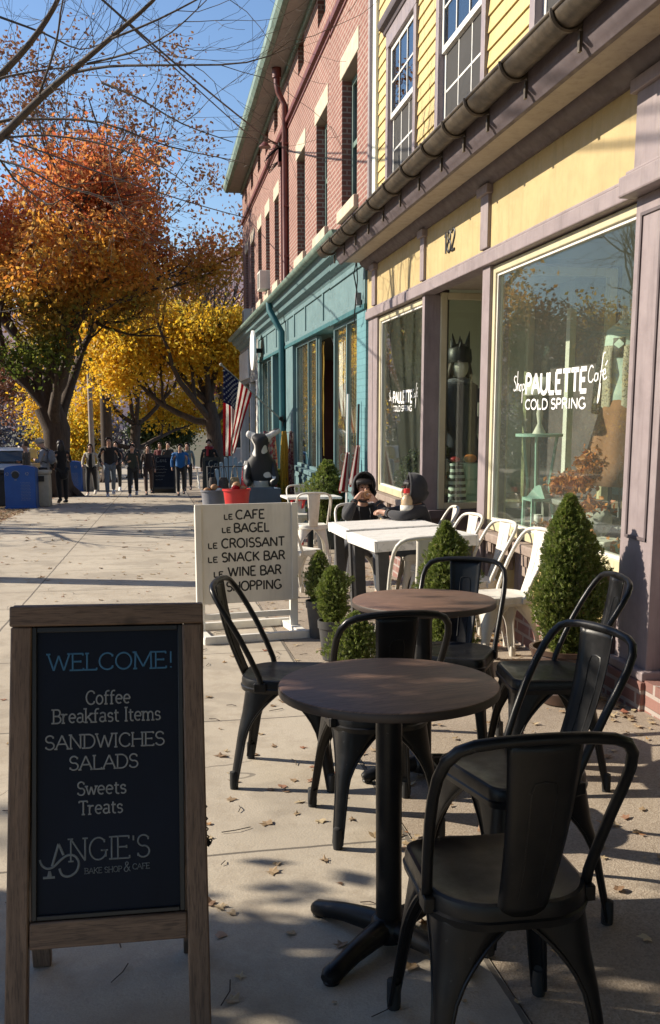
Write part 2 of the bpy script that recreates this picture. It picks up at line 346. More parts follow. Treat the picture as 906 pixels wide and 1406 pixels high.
def empty(name, label, cat, loc=(0, 0, 0), rot=0.0, group=None, slope=True, tilt=0.0):
    o = bpy.data.objects.new(name, None); COL.objects.link(o); o.empty_display_size = 0.1
    m = Matrix.Translation((loc[0], loc[1], loc[2] + (cs(loc[0]) if slope else 0)))
    if slope: m = m @ Matrix.Rotation(math.atan(SLOPE), 4, 'X')
    if tilt: m = m @ Matrix.Rotation(tilt, 4, 'Y')
    o.matrix_basis = m @ Matrix.Rotation(rot, 4, 'Z')
    return tag(o, label, cat, group)
def reloc(o, loc, rot, slope=True, tilt=0.0):
    m = Matrix.Translation((loc[0], loc[1], loc[2] + (cs(loc[0]) if slope else 0)))
    if slope: m = m @ Matrix.Rotation(math.atan(SLOPE), 4, 'X')
    if tilt: m = m @ Matrix.Rotation(tilt, 4, 'Y')
    o.matrix_basis = m @ Matrix.Rotation(rot, 4, 'Z')
def copy_tree(o, parent=None):
    c = o.copy(); COL.objects.link(c)
    if parent: c.parent = parent
    for ch in list(o.children): copy_tree(ch, c)
    return c
def skin(nodes, edges, sub=2, smooth_root=None):
    """nodes: {name: ((x,y,z), r or (rx,ry))}; returns the grown surface as a mesh"""
    keys = list(nodes); idx = {k: i for i, k in enumerate(keys)}
    me = bpy.data.meshes.new('tmp'); me.from_pydata([nodes[k][0] for k in keys], [(idx[a], idx[b]) for a, b in edges], [])
    o = bpy.data.objects.new('tmp', me); COL.objects.link(o)
    sm = o.modifiers.new('s', 'SKIN'); sm.use_smooth_shade = True
    if not me.skin_vertices: raise RuntimeError('no skin layer')
    for i, k in enumerate(keys):
        r = nodes[k][1]; d = me.skin_vertices[0].data[i]
        d.radius = (r, r) if not isinstance(r, (tuple, list)) else r
        d.use_root = (i == 0)
    ss = o.modifiers.new('u', 'SUBSURF'); ss.levels = sub; ss.render_levels = sub
    dg = bpy.context.evaluated_depsgraph_get(); dg.update()
    out = bpy.data.meshes.new_from_object(o.evaluated_get(dg))
    bpy.data.objects.remove(o); bpy.data.meshes.remove(me)
    return out
def meshobj(name, me, material, parent=None):
    me.name = name; me.materials.clear(); me.materials.append(MT[material] if isinstance(material, str) else material)
    o = bpy.data.objects.new(name, me); COL.objects.link(o)
    if parent: o.parent = parent
    return o

# ------------------------------------------------------------------ stroke lettering
def arc(cx, cy, rx, ry, a0, a1, n=10):
    return [(cx + rx * math.cos(R(a0 + (a1 - a0) * i / n)), cy + ry * math.sin(R(a0 + (a1 - a0) * i / n))) for i in range(n + 1)]
G = {  # glyph: (advance width, strokes, serif points)   cap height = 1
'A': (.78, [[(.04, 0), (.39, 1)], [(.39, 1), (.74, 0)], [(.17, .36), (.61, .36)]], [(.04, 0), (.74, 0)]),
'B': (.64, [[(.08, 0), (.08, 1)], [(.08, 1), (.32, 1)] + arc(.32, .76, .22, .24, 90, -90) + [(.08, .52)], [(.3, .52)] + arc(.32, .26, .27, .26, 90, -90) + [(.08, 0)]], [(.04, 0), (.04, 1)]),
'C': (.72, [arc(.4, .5, .34, .5, 48, 312, 18)], [(.63, .84, 'v'), (.63, .16, 'v')]),
'D': (.74, [[(.1, 0), (.1, 1)], [(.1, 1), (.32, 1)] + arc(.32, .5, .36, .5, 90, -90, 14) + [(.1, 0)]], [(.05, 0), (.05, 1)]),
'E': (.62, [[(.1, 0), (.1, 1)], [(.1, 1), (.54, 1)], [(.1, .52), (.44, .52)], [(.1, 0), (.56, 0)]], [(.05, 0), (.05, 1), (.54, .95, 'v'), (.56, .05, 'v'), (.44, .52, 'v')]),
'F': (.6, [[(.1, 0), (.1, 1)], [(.1, 1), (.54, 1)], [(.1, .52), (.42, .52)]], [(.1, 0), (.05, 1), (.54, .95, 'v'), (.42, .52, 'v')]),
'G': (.78, [arc(.4, .5, .34, .5, 50, 330, 18), [(.70, .12), (.70, .42)], [(.5, .42), (.70, .42)]], [(.64, .84, 'v'), (.68, .42)]),
'H': (.76, [[(.1, 0), (.1, 1)], [(.66, 0), (.66, 1)], [(.1, .52), (.66, .52)]], [(.1, 0), (.1, 1), (.66, 0), (.66, 1)]),
'I': (.3, [[(.15, 0), (.15, 1)]], [(.15, 0), (.15, 1)]),
'K': (.7, [[(.1, 0), (.1, 1)], [(.62, 1), (.1, .42)], [(.26, .58), (.64, 0)]], [(.1, 0), (.1, 1), (.64, 0), (.6, 1)]),
'L': (.58, [[(.1, 0), (.1, 1)], [(.1, 0), (.52, 0)]], [(.1, 1), (.05, 0), (.52, .05, 'v')]),
'M': (.92, [[(.1, 0), (.12, 1)], [(.12, 1), (.46, .12)], [(.46, .12), (.8, 1)], [(.8, 1), (.82, 0)]], [(.1, 0), (.08, 1), (.82, 0), (.84, 1)]),
'N': (.78, [[(.1, 0), (.1, 1)], [(.1, 1), (.66, 0)], [(.66, 0), (.66, 1)]], [(.1, 0), (.08, 1), (.66, 1)]),
'O': (.8, [arc(.4, .5, .34, .5, 90, 450, 24)], []),
'P': (.62, [[(.1, 0), (.1, 1)], [(.1, 1), (.3, 1)] + arc(.3, .74, .25, .26, 90, -90) + [(.1, .48)]], [(.1, 0), (.05, 1)]),
'R': (.68, [[(.1, 0), (.1, 1)], [(.1, 1), (.32, 1)] + arc(.32, .75, .23, .25, 90, -90) + [(.1, .5)], [(.34, .5), (.62, 0)]], [(.1, 0), (.05, 1), (.62, 0)]),
'S': (.6, [arc(.3, .75, .22, .25, 35, 260, 12) + arc(.3, .26, .24, .26, 82, -145, 12)], [(.49, .86, 'v'), (.09, .13, 'v')]),
'T': (.66, [[(.33, 0), (.33, 1)], [(.04, 1), (.62, 1)]], [(.33, 0), (.04, .94, 'v'), (.62, .94, 'v')]),
'U': (.74, [[(.1, 1), (.1, .3)] + arc(.37, .3, .27, .3, 180, 360, 12) + [(.64, 1)]], [(.1, 1), (.64, 1)]),
'W': (1.0, [[(.04, 1), (.28, 0)], [(.28, 0), (.5, .9)], [(.5, .9), (.72, 0)], [(.72, 0), (.96, 1)]], [(.05, 1), (.95, 1)]),
'Y': (.7, [[(.04, 1), (.35, .48)], [(.66, 1), (.35, .48)], [(.35, .48), (.35, 0)]], [(.35, 0)]),
'a': (.58, [arc(.27, .53, .19, .15, 160, 20, 6) + [(.45, .1), (.54, .02)], arc(.25, .19, .19, .18, 60, 330, 12)], []),
'b': (.62, [[(.1, 0), (.1, 1)], arc(.33, .33, .23, .32, 150, -150, 14)], [(.05, 1)]),
'c': (.54, [arc(.3, .33, .23, .33, 50, 310, 14)], [(.44, .54, 'v')]),
'e': (.58, [[(.07, .35), (.51, .35)] + arc(.29, .34, .22, .32, 5, 310, 16)], []),
'f': (.42, [[(.16, 0), (.16, .78)] + arc(.33, .78, .17, .2, 180, 60, 6), [(.02, .64), (.36, .64)]], [(.16, 0)]),
'i': (.3, [[(.15, 0), (.15, .64)], [(.15, .86), (.15, .92)]], [(.15, 0), (.1, .64)]),
'k': (.62, [[(.1, 0), (.1, 1)], [(.5, .64), (.1, .26)], [(.26, .4), (.54, 0)]], [(.1, 0), (.05, 1), (.54, 0), (.48, .64)]),
'm': (.92, [[(.1, 0), (.1, .64)], [(.1, .42)] + arc(.28, .42, .17, .22, 170, 0, 8) + [(.45, 0)], [(.45, .42)] + arc(.63, .42, .17, .22, 170, 0, 8) + [(.80, 0)]], [(.1, 0), (.05, .64), (.45, 0), (.8, 0)]),
'o': (.6, [arc(.3, .33, .23, .33, 90, 450, 18)], []),
'r': (.48, [[(.12, 0), (.12, .64)], [(.12, .4)] + arc(.32, .4, .18, .24, 170, 60, 6)], [(.12, 0), (.07, .64)]),
's': (.48, [arc(.24, .49, .16, .16, 40, 260, 8) + arc(.24, .17, .18, .17, 82, -145, 8)], [(.38, .56, 'v')]),
't': (.42, [[(.17, .86), (.17, .16)] + arc(.31, .16, .14, .16, 180, 300, 6), [(.03, .64), (.36, .64)]], []),
'w': (.8, [[(.05, .64), (.23, 0)], [(.23, 0), (.4, .6)], [(.4, .6), (.57, 0)], [(.57, 0), (.75, .64)]], [(.06, .64), (.74, .64)]),
'!': (.3, [[(.15, .3), (.15, 1)], [(.15, 0), (.15, .07)]], []),
"'": (.2, [[(.1, .78), (.1, 1)]], []),
'&': (.78, [[(.72, .02), (.22, .72)] + arc(.36, .82, .15, .17, 200, -20, 8) + [(.2, .42)] + arc(.3, .22, .22, .22, 130, 300, 8) + [(.66, .48)]], []),
'1': (.4, [[(.08, .8), (.22, 1), (.22, 0)]], []), '8': (.6, [arc(.3, .76, .19, .23, 90, 450, 14), arc(.3, .27, .24, .27, 90, 450, 14)], []),
'2': (.6, [arc(.3, .74, .22, .25, 160, -30, 10) + [(.06, 0), (.56, 0)]], []),
' ': (.34, [], []), }
def split_sharp(pl):
    out = [[pl[0]]]
    for i in range(1, len(pl)):
        out[-1].append(pl[i])
        if i < len(pl) - 1:
            a = Vector(pl[i]) - Vector(pl[i - 1]); b = Vector(pl[i + 1]) - Vector(pl[i])
            if a.length > 1e-6 and b.length > 1e-6 and a.angle(b) > R(50): out.append([pl[i]])
    return out
def text(mb, s, x0, x1, base, cap, w, put, nrm, serif=False, th=0.0012, slant=0.0):
    """strokes of s fitted between x0 and x1; put(u, v) gives the 3D point on the surface"""
    tot = sum(G[c][0] for c in s); k = (x1 - x0) / tot; x = x0
    for c in s:
        adv, strokes, sf = G[c]
        st = list(strokes)
        if serif:
            h = 0.12 * cap / k if k > 0 else 0.1
            h = min(h, 0.15)
            for q in sf:
                if len(q) == 3: st.append([(q[0], q[1] - .07), (q[0], q[1] + .07)])
                else: st.append([(q[0] - h, q[1]), (q[0] + h, q[1])])
        for pl in st:
            for seg in split_sharp(pl):
                P = [put(x + (u + slant * v) * k, base + v * cap) for u, v in seg]
                mb.tube(P, w / 2, 6, True, flat=(nrm, th))
        x += adv * k
def script(mb, lines, x0, y0, sc, w, put, nrm, th=0.0012):
    for pl in lines:
        # smooth the hand-drawn polyline
        p = [Vector((*q, 0)) for q in pl]; pts = []
        for i in range(len(p) - 1):
            a = p[max(i - 1, 0)]; b = p[i]; c = p[i + 1]; d = p[min(i + 2, len(p) - 1)]
            for t in (0, .25, .5, .75):
                pts.append(.5 * ((2 * b) + (c - a) * t + (2 * a - 5 * b + 4 * c - d) * t * t + (3 * b - a - 3 * c + d) * t ** 3))
        pts.append(p[-1])
        mb.tube([put(x0 + q.x * sc[0], y0 + q.y * sc[1]) for q in pts], w / 2, 6, True, flat=(nrm, th))
# ------------------------------------------------------------------ ground, street, hill
rng = random.Random(7)
def terrain():
    xs = [-900, -400, -200, -100, -60, -30, -14, 8, 20, 40, 100, 200, 400, 900]
    ys = [-200, -60, -20, 0, 20, 40, 60, 80, 110, 150, 200, 300, 500, 900]
    def z(x, y):
        yy = max(-60, min(y, 130)); return SLOPE * yy - 0.35
    v = [(x, y, z(x, y)) for y in ys for x in xs]; n = len(xs)
    f = [(j * n + i, j * n + i + 1, (j + 1) * n + i + 1, (j + 1) * n + i) for j in range(len(ys) - 1) for i in range(n - 1)]
    tag(raw('ground', v, f, 'terrain'), kind='structure')
terrain()
def strip(name, mt, x0, x1, y0, y1, dz, thick=0.3, dx=0):
    m = MB(); v = []
    for y in (y0, y1):
        for x in (x0, x1):
            for t in (-thick, 0): v.append((x, y, gz(y) + dz + t + (cs(x) if name.startswith('cafe') else 0)))
    m.add(v, [(0, 2, 3, 1), (4, 5, 7, 6), (1, 3, 7, 5), (0, 4, 6, 2), (0, 1, 5, 4), (2, 6, 7, 3)])
    return tag(m.build(name, mt, smooth=0), kind='structure')
strip('sidewalk', 'concrete', -3.1, 0.84, -12, 120, 0.0)
strip('cafe_terrace_pavement', 'aggregate', 0.847, 2.9, -12, 120, -0.004)
strip('verge', 'soil', -4.9, -3.1, -12, 120, -0.02)
strip('kerb', 'kerbstone', -5.06, -4.9, -12, 120, -0.01)
strip('road', 'asphalt', -14.0, -5.06, -12, 120, -0.14)
strip('road_edge_line', 'white', -7.45, -7.33, -12, 120, -0.136, 0.01)
strip('opposite_kerb', 'kerbstone', -14.2, -14.0, -12, 120, -0.01)
strip('opposite_sidewalk', 'concrete', -17.2, -14.2, -12, 120, -0.012)
def hill():
    nr = np.random.RandomState(3)
    def h(u, v):
        x = -500 + 1500 * u; y = 420 + 700 * v
        ridge = math.exp(-((x - 260) / 330) ** 2) * 190 + math.exp(-((x + 330) / 200) ** 2) * 70
        z = ridge * math.sin(math.pi * min(1, v * 1.05)) ** 0.8 + 6 * math.sin(x * .05) * math.sin(y * .043) + 3 * math.sin(x * .17 + y * .11)
        return (x, y, z - 8)
    m = MB(); m.grid(h, 90, 40)
    tag(m.build('hill', 'hill', smooth=180), kind='structure')
hill()

# ------------------------------------------------------------------ yellow shop building
FX = 2.39; Y0, Y1 = -9.0, 10.68
yb = empty('shop_building', 'yellow clapboard shop building with mauve storefront and bronze gutter', 'building', (0, 0, 0), slope=False)
# brick base and end walls
m = MB(); m.box(FX - 0.03, FX + 0.16, Y0, 6.83, -0.75, 0.06); m.box(FX - 0.03, FX + 0.16, 8.33, Y1, -0.75, 0.06); m.build('brick_base', 'brick_base', yb, 0)
m = MB(); m.box(FX + 0.02, 9.5, Y1 - 0.22, Y1, -0.75, 9.5); m.box(9.3, 9.5, Y0, Y1 - 0.22, -0.75, 9.5); m.build('side_wall', 'interior', yb, 0)
# bulkhead panels under the windows
def bulkhead(ya, yb_):
    m = MB(); m.box(FX + 0.04, FX + 0.14, ya, yb_, 0.06, 0.46); m.build('bulkhead', 'mauve', yb, 0)
    n = max(1, round((yb_ - ya) / 0.62)); w = (yb_ - ya) / n
    for k in range(n):
        a, b = ya + k * w, ya + (k + 1) * w
        fr = MB()
        fr.box(FX + 0.005, FX + 0.04, a, a + 0.07, 0.06, 0.46); fr.box(FX + 0.005, FX + 0.04, b - 0.07, b, 0.06, 0.46)
        fr.box(FX + 0.003, FX + 0.04, a + 0.07, b - 0.07, 0.06, 0.12); fr.box(FX + 0.003, FX + 0.04, a + 0.07, b - 0.07, 0.39, 0.46)
        o = fr.build('panel_frame', 'mauve', yb, 0, bevel=0.004)
        pn = MB(); pn.box(FX + 0.028, FX + 0.039, a + 0.07, b - 0.07, 0.12, 0.39); pn.build('panel', 'yellow', o, 0)
bulkhead(4.6, 6.6); bulkhead(8.44, 10.2); bulkhead(1.9, 3.62)
def bull_sill(ya, yb_):
    m = MB(); m.box(FX - 0.055, FX + 0.12, ya, yb_, 0.46, 0.525); m.build('sill', 'sill', yb, 0, bevel=0.008)
bull_sill(4.56, 6.64); bull_sill(8.42, 10.22); bull_sill(1.86, 3.66)
for y in list(np.arange(8.5, 10.2, 0.34)) + list(np.arange(4.65, 6.6, 0.34)):
    m = MB(); m.box(FX - 0.028, FX + 0.003, y, y + 0.12, 0.31, 0.455); m.box(FX - 0.04, FX + 0.002, y + 0.01, y + 0.11, 0.38, 0.456); m.build('sill_bracket', 'sill', yb, 0, bevel=0.006)
# posts (pilasters)
def post(ya, yb_, z0=-0.2, z1=2.45, x=FX, panel=True, depth=0.16):
    m = MB(); m.box(x, x + depth, ya, yb_, z0, z1); o = m.build('pilaster', 'mauve', yb, 0, bevel=0.006)
    if panel and yb_ - ya > 0.25:
        q = MB(); e = 0.06; w = 0.016
        for a, b in ((ya + e, ya + e + w), (yb_ - e - w, yb_ - e)): q.box(x - 0.008, x - 0.001, a, b, 0.75, z1 - 0.10)
        for z in (0.75, z1 - 0.10): q.box(x - 0.0085, x - 0.001, ya + e, yb_ - e, z, z + w)
        q.build('panel_moulding', 'mauve_dark', o, 0)
post(4.17, 4.50, 0.055, 2.45, FX - 0.01); post(3.66, 4.165, 0.055, 2.45, FX + 0.09, False, 0.07)
post(6.64, 6.80, 0.055); post(8.34, 8.42, 0.055); post(10.22, 10.42, 0.055); post(10.44, 10.66, -0.05, 3.0)
m = MB(); m.box(FX - 0.055, FX + 0.1, 4.13, 4.53, -0.75, 0.05); m.build('pilaster_foot', 'brick_base', yb, 0, bevel=0.006)
m = MB(); m.box(FX - 0.045, FX + 0.1, 4.14, 4.52, 0.05, 0.10); m.build('pilaster_plinth', 'mauve', yb, 0, bevel=0.008)
# cream window frames with glass
def shopwindow(ya, yb_, z0=0.53, z1=2.44, x=FX + 0.045):
    f = MB(); w = 0.055
    f.box(x - 0.02, x + 0.05, ya, ya + w, z0, z1); f.box(x - 0.02, x + 0.05, yb_ - w, yb_, z0, z1)
    f.box(x - 0.022, x + 0.05, ya + w, yb_ - w, z0, z0 + 0.07); f.box(x - 0.022, x + 0.05, ya + w, yb_ - w, z1 - w, z1)
    o = f.build('window_frame', 'cream', yb, 0, bevel=0.006)
    b = MB(); u = 0.018
    b.box(x - 0.006, x + 0.03, ya + w, ya + w + u, z0 + 0.07, z1 - w); b.box(x - 0.006, x + 0.03, yb_ - w - u, yb_ - w, z0 + 0.07, z1 - w)
    b.box(x - 0.007, x + 0.03, ya + w + u, yb_ - w - u, z1 - w - u, z1 - w); b.box(x - 0.007, x + 0.03, ya + w + u, yb_ - w - u, z0 + 0.07, z0 + 0.07 + u)
    b.build('glazing_bead', 'white', o, 0)
    g = MB(); g.box(x + 0.010, x + 0.016, ya + w + u, yb_ - w - u, z0 + 0.07 + u, z1 - w - u); g.build('pane', 'glass', o, 0)
    return o
shopwindow(4.50, 6.64); shopwindow(8.42, 10.22); shopwindow(1.86, 3.66)
# recessed entry
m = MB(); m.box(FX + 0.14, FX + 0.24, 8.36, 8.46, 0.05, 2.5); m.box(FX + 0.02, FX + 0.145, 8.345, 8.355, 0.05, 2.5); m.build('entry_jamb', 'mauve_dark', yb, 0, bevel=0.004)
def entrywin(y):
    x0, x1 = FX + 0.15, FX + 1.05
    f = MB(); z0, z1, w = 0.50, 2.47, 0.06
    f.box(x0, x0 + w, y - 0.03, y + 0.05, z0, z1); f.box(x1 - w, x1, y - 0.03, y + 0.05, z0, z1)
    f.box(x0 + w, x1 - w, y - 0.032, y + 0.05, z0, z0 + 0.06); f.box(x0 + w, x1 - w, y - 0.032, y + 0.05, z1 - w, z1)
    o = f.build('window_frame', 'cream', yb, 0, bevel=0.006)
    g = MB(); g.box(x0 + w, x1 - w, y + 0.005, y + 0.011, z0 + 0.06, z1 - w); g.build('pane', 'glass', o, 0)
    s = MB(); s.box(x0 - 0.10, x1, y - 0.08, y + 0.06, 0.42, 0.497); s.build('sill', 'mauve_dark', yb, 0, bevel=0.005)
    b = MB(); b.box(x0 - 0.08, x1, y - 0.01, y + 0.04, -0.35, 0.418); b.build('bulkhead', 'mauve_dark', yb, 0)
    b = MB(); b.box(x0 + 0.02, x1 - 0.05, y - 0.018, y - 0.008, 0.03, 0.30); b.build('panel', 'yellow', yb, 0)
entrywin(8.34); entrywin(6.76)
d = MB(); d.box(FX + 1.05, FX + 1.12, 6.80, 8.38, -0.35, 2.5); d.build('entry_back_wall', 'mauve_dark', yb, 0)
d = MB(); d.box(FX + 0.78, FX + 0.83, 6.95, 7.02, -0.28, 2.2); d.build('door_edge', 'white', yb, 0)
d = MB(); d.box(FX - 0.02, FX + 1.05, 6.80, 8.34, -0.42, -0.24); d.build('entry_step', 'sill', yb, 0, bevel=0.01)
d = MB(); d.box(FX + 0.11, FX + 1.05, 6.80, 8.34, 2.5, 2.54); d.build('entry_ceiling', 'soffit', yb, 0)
# rail above the windows, frieze, dividers, crown moulding, soffit
m = MB(); m.box(FX - 0.035, FX + 0.1, Y0, 4.12, 2.45, 2.54); m.box(FX - 0.035, FX + 0.1, 4.54, Y1, 2.45, 2.54)
m.box(FX - 0.02, FX + 0.1, 4.54, Y1, 2.54, 2.565); m.build('rail', 'mauve', yb, 0, bevel=0.008)
m = MB(); m.box(FX - 0.095, FX + 0.1, 4.12, 4.54, 2.45, 2.55); m.box(FX - 0.07, FX + 0.1, 4.14, 4.52, 2.55, 2.575); m.build('pilaster_capital', 'mauve', yb, 0, bevel=0.01)
m = MB(); m.box(FX - 0.008, FX + 0.1, Y0, Y1, 2.565, 3.03); m.build('frieze', 'yellow', yb, 0)
for a, b in ((4.15, 4.50), (6.62, 6.78), (8.28, 8.40), (10.20, 10.36)):
    m = MB(); m.box(FX - 0.035, FX, a, b, 2.57, 3.0); m.box(FX - 0.06, FX, a - 0.03, b + 0.03, 2.94, 3.005)
    m.build('frieze_divider', 'mauve', yb, 0, bevel=0.006)
m = MB()
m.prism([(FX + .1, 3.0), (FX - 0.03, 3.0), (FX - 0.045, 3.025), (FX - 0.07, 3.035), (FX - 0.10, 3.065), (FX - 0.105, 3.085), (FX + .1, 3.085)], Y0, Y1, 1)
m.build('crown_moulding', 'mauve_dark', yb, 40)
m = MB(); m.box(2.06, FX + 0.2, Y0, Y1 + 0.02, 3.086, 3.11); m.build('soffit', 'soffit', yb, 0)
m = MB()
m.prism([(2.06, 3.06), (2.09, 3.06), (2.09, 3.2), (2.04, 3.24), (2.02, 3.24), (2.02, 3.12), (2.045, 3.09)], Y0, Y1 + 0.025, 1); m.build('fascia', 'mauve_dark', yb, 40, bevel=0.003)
m = MB(); m.prism([(2.0, 3.262), (2.52, 3.46), (2.52, 3.42), (2.03, 3.232)], Y0, Y1 + 0.03, 1); m.build('porch_roof', 'gutter', yb, 0)
# half-round gutter with straps
def gutter():
    r = 0.078; cx, cz = 1.95, 3.258
    prof = [(cx + r * math.cos(R(180 + 180 * i / 12)), cz + r * math.sin(R(180 + 180 * i / 12))) for i in range(13)]
    inn = [(cx + (r - 0.006) * math.cos(R(360 - 180 * i / 12)), cz + (r - 0.006) * math.sin(R(360 - 180 * i / 12))) for i in range(13)]
    m = MB(); m.prism(prof + inn, Y0, Y1 + 0.35, 1)
    m.tube([(cx - r, Y0, cz), (cx - r, Y1 + 0.35, cz)], 0.011, 8)
    o = m.build('gutter', 'gutter', yb, 50)
    e = MB(); e.prism(prof, Y1 + 0.35, Y1 + 0.356, 1); e.build('end_cap', 'gutter', o, 50)
    for y in (1.4, 2.0, 2.6, 3.2, 3.8, 4.43, 5.1, 5.7, 6.15, 6.65, 7.23, 7.8, 8.4, 9.0, 9.6, 10.2, 10.75):
        s = MB(); rr = r + 0.009
        s.tube([(cx + rr * math.cos(R(178 + 184 * i / 14)), y, cz + rr * math.sin(R(178 + 184 * i / 14))) for i in range(15)], 0.012, 6)
        s.beam((cx + 0.06, y, cz - 0.07), (2.05, y, 3.16), 0.02, 0.008); s.box(2.005, 2.02, y - 0.012, y + 0.012, 3.08, 3.17)
        s.build('gutter_strap', 'gutter', o, 40)
gutter()
# upper wall: individual lapped boards, windows with crowns
UX = 2.45
def siding():
    m = MB(); e = 0.118; z = 3.30
    holes = [(8.86, 10.02, 3.60, 5.25), (6.95, 8.22, 3.60, 5.25), (4.85, 6.10, 3.60, 5.25), (2.7, 3.95, 3.6, 5.25)]
    while z < 6.6:
        cuts = [(Y0, 10.50)]
        for a, b, c, d in holes:
            if z + e > c and z < d:
                nc = []
                for p, q in cuts:
                    if a > p: nc.append((p, min(a, q)))
                    if b < q: nc.append((max(b, p), q))
                cuts = [(p, q) for p, q in nc if q - p > 0.01]
        for p, q in cuts:
            m.prism([(UX - 0.006, z), (UX + 0.012, z), (UX + 0.012, z + e + 0.01), (UX + 0.006, z + e + 0.01), ], p, q, 1)
            m.prism([(UX - 0.014, z), (UX - 0.0065, z), (UX + 0.0055, z + e + 0.01), (UX + 0.001, z + e + 0.01)], p, q, 1)
        z += e
    m.build('clapboard_siding', 'clapboard', yb, 0)
    b = MB(); b.box(UX + 0.03, UX + 0.1, Y0, 10.66, 3.2, 9.5); b.build('upper_wall', 'dark', yb, 0)
    c = MB(); c.box(UX - 0.035, UX + 0.03, 10.50, 10.60, 3.2, 9.0); c.build('corner_board', 'mauve', yb, 0, bevel=0.005)
    c = MB(); c.tube([(UX - 0.05, 10.65, 3.3), (UX - 0.05, 10.65, 9.0)], 0.035, 12); c.build('downspout', 'mauve', yb, 50)
siding()
def sashwindow(ya, yb_, z0, z1):
    x = UX
    f = MB(); t = 0.09
    f.box(x - 0.035, x + 0.04, ya, ya + t, z0, z1); f.box(x - 0.035, x + 0.04, yb_ - t, yb_, z0, z1); f.box(x - 0.037, x + 0.04, ya, yb_, z1, z1 + 0.16)
    o = f.build('upper_window', 'mauve', yb, 0, bevel=0.005)
    c = MB()
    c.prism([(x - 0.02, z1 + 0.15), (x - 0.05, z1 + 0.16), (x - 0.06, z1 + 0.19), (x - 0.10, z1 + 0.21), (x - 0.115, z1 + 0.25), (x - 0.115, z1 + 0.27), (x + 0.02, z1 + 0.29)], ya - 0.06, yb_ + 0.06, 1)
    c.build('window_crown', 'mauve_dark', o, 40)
    s = MB(); s.box(x - 0.075, x + 0.04, ya - 0.04, yb_ + 0.04, z0 - 0.055, z0); s.build('window_sill', 'mauve', o, 0, bevel=0.005)
    zm = (z0 + z1) / 2
    for lo, hi, dx in ((z0, zm + 0.02, 0.022), (zm - 0.02, z1, -0.004)):
        q = MB(); a, b = ya + t, yb_ - t; w = 0.05
        q.box(x + dx, x + dx + 0.03, a, a + w, lo, hi); q.box(x + dx, x + dx + 0.03, b - w, b, lo, hi)
        q.box(x + dx + 0.001, x + dx + 0.03, a + w, b - w, lo, lo + w); q.box(x + dx + 0.001, x + dx + 0.03, a + w, b - w, hi - w, hi)
        for k in (1, 2): y = a + w + (b - a - 2 * w) * k / 3; q.box(x + dx + 0.004, x + dx + 0.024, y - 0.009, y + 0.009, lo + w, hi - w)
        zz = (lo + hi) / 2; q.box(x + dx + 0.005, x + dx + 0.023, a + w, b - w, zz - 0.009, zz + 0.009)
        r = q.build('sash', 'white', o, 0)
        g = MB(); g.box(x + dx + 0.012, x + dx + 0.016, a + w, b - w, lo + w, hi - w); g.build('pane', 'glass_dark', r, 0)
    cu = MB()
    cu.grid(lambda u, v: (x + 0.075 + 0.008 * math.sin(u * 40), ya + t + (yb_ - ya - 2 * t) * u, z0 + (z1 - z0) * v), 40, 1); cu.build('curtain', 'white', o, 60, solid=0.002)
for q in ((8.86, 10.02), (6.95, 8.22), (4.85, 6.10), (2.7, 3.95)): sashwindow(*q, 3.74, 5.10)
# house number
m = MB(); text(m, '182', 7.73, 7.44, 2.70, 0.165, 0.023, lambda u, v: (FX - 0.014, u, v), (-1, 0, 0), th=0.004); m.build('house_number', 'black', yb, 40)
# shop-window lettering on the glass
GXs = FX + 0.045 + 0.0085
def putg(u, v): return (GXs, u, v)
def shopname(yl, yr, zb, cap, both=True):
    m = MB(); W = yl - yr
    text(m, 'PAULETTE', yl - 0.15 * W, yr + 0.17 * W, zb, cap, cap * 0.23, putg, (-1, 0, 0), th=0.0006)
    text(m, 'COLD SPRING', yl - 0.155 * W, yr + 0.175 * W, zb - cap * 0.78, cap * 0.48, cap * 0.095, putg, (-1, 0, 0), th=0.0006)
    sh = [[(.22, .95), (.10, .98), (.02, .80), (.18, .55), (.20, .30), (.05, .22), (0, .32)], [(.33, 1.25), (.30, .6), (.28, .2), (.36, .55), (.44, .5), (.44, .2)],
          [(.62, .52), (.52, .45), (.52, .22), (.62, .22), (.64, .5), (.62, .52)], [(.76, .55), (.74, .1), (.72, -.45)], [(.76, .5), (.88, .52), (.9, .3), (.76, .2)]]
    script(m, sh, yl, zb, (-0.155 * W, cap), cap * 0.07, putg, (-1, 0, 0), 0.0006)
    ca = [[(.28, 1.0), (.16, 1.1), (.04, .8), (.06, .45), (.2, .38), (.3, .52)], [(.5, .72), (.38, .72), (.36, .45), (.48, .45), (.52, .75), (.52, .45)],
          [(.84, 1.6), (.74, 1.5), (.66, .7), (.54, -.5), (.62, -.3), (.66, .3)], [(.62, .8), (.8, .85)], [(.72, .65), (.88, .72), (.84, .9), (.76, .7), (.82, .45), (.96, .55)], [(.86, 1.05), (.96, 1.25)]]
    script(m, ca, yr + 0.17 * W, zb, (-0.18 * W, cap), cap * 0.07, putg, (-1, 0, 0), 0.0006)
    m.build('window_lettering', 'vinyl', yb, 40)
shopname(6.24, 4.86, 1.515, 0.128); shopname(9.85, 8.72, 1.50, 0.11)

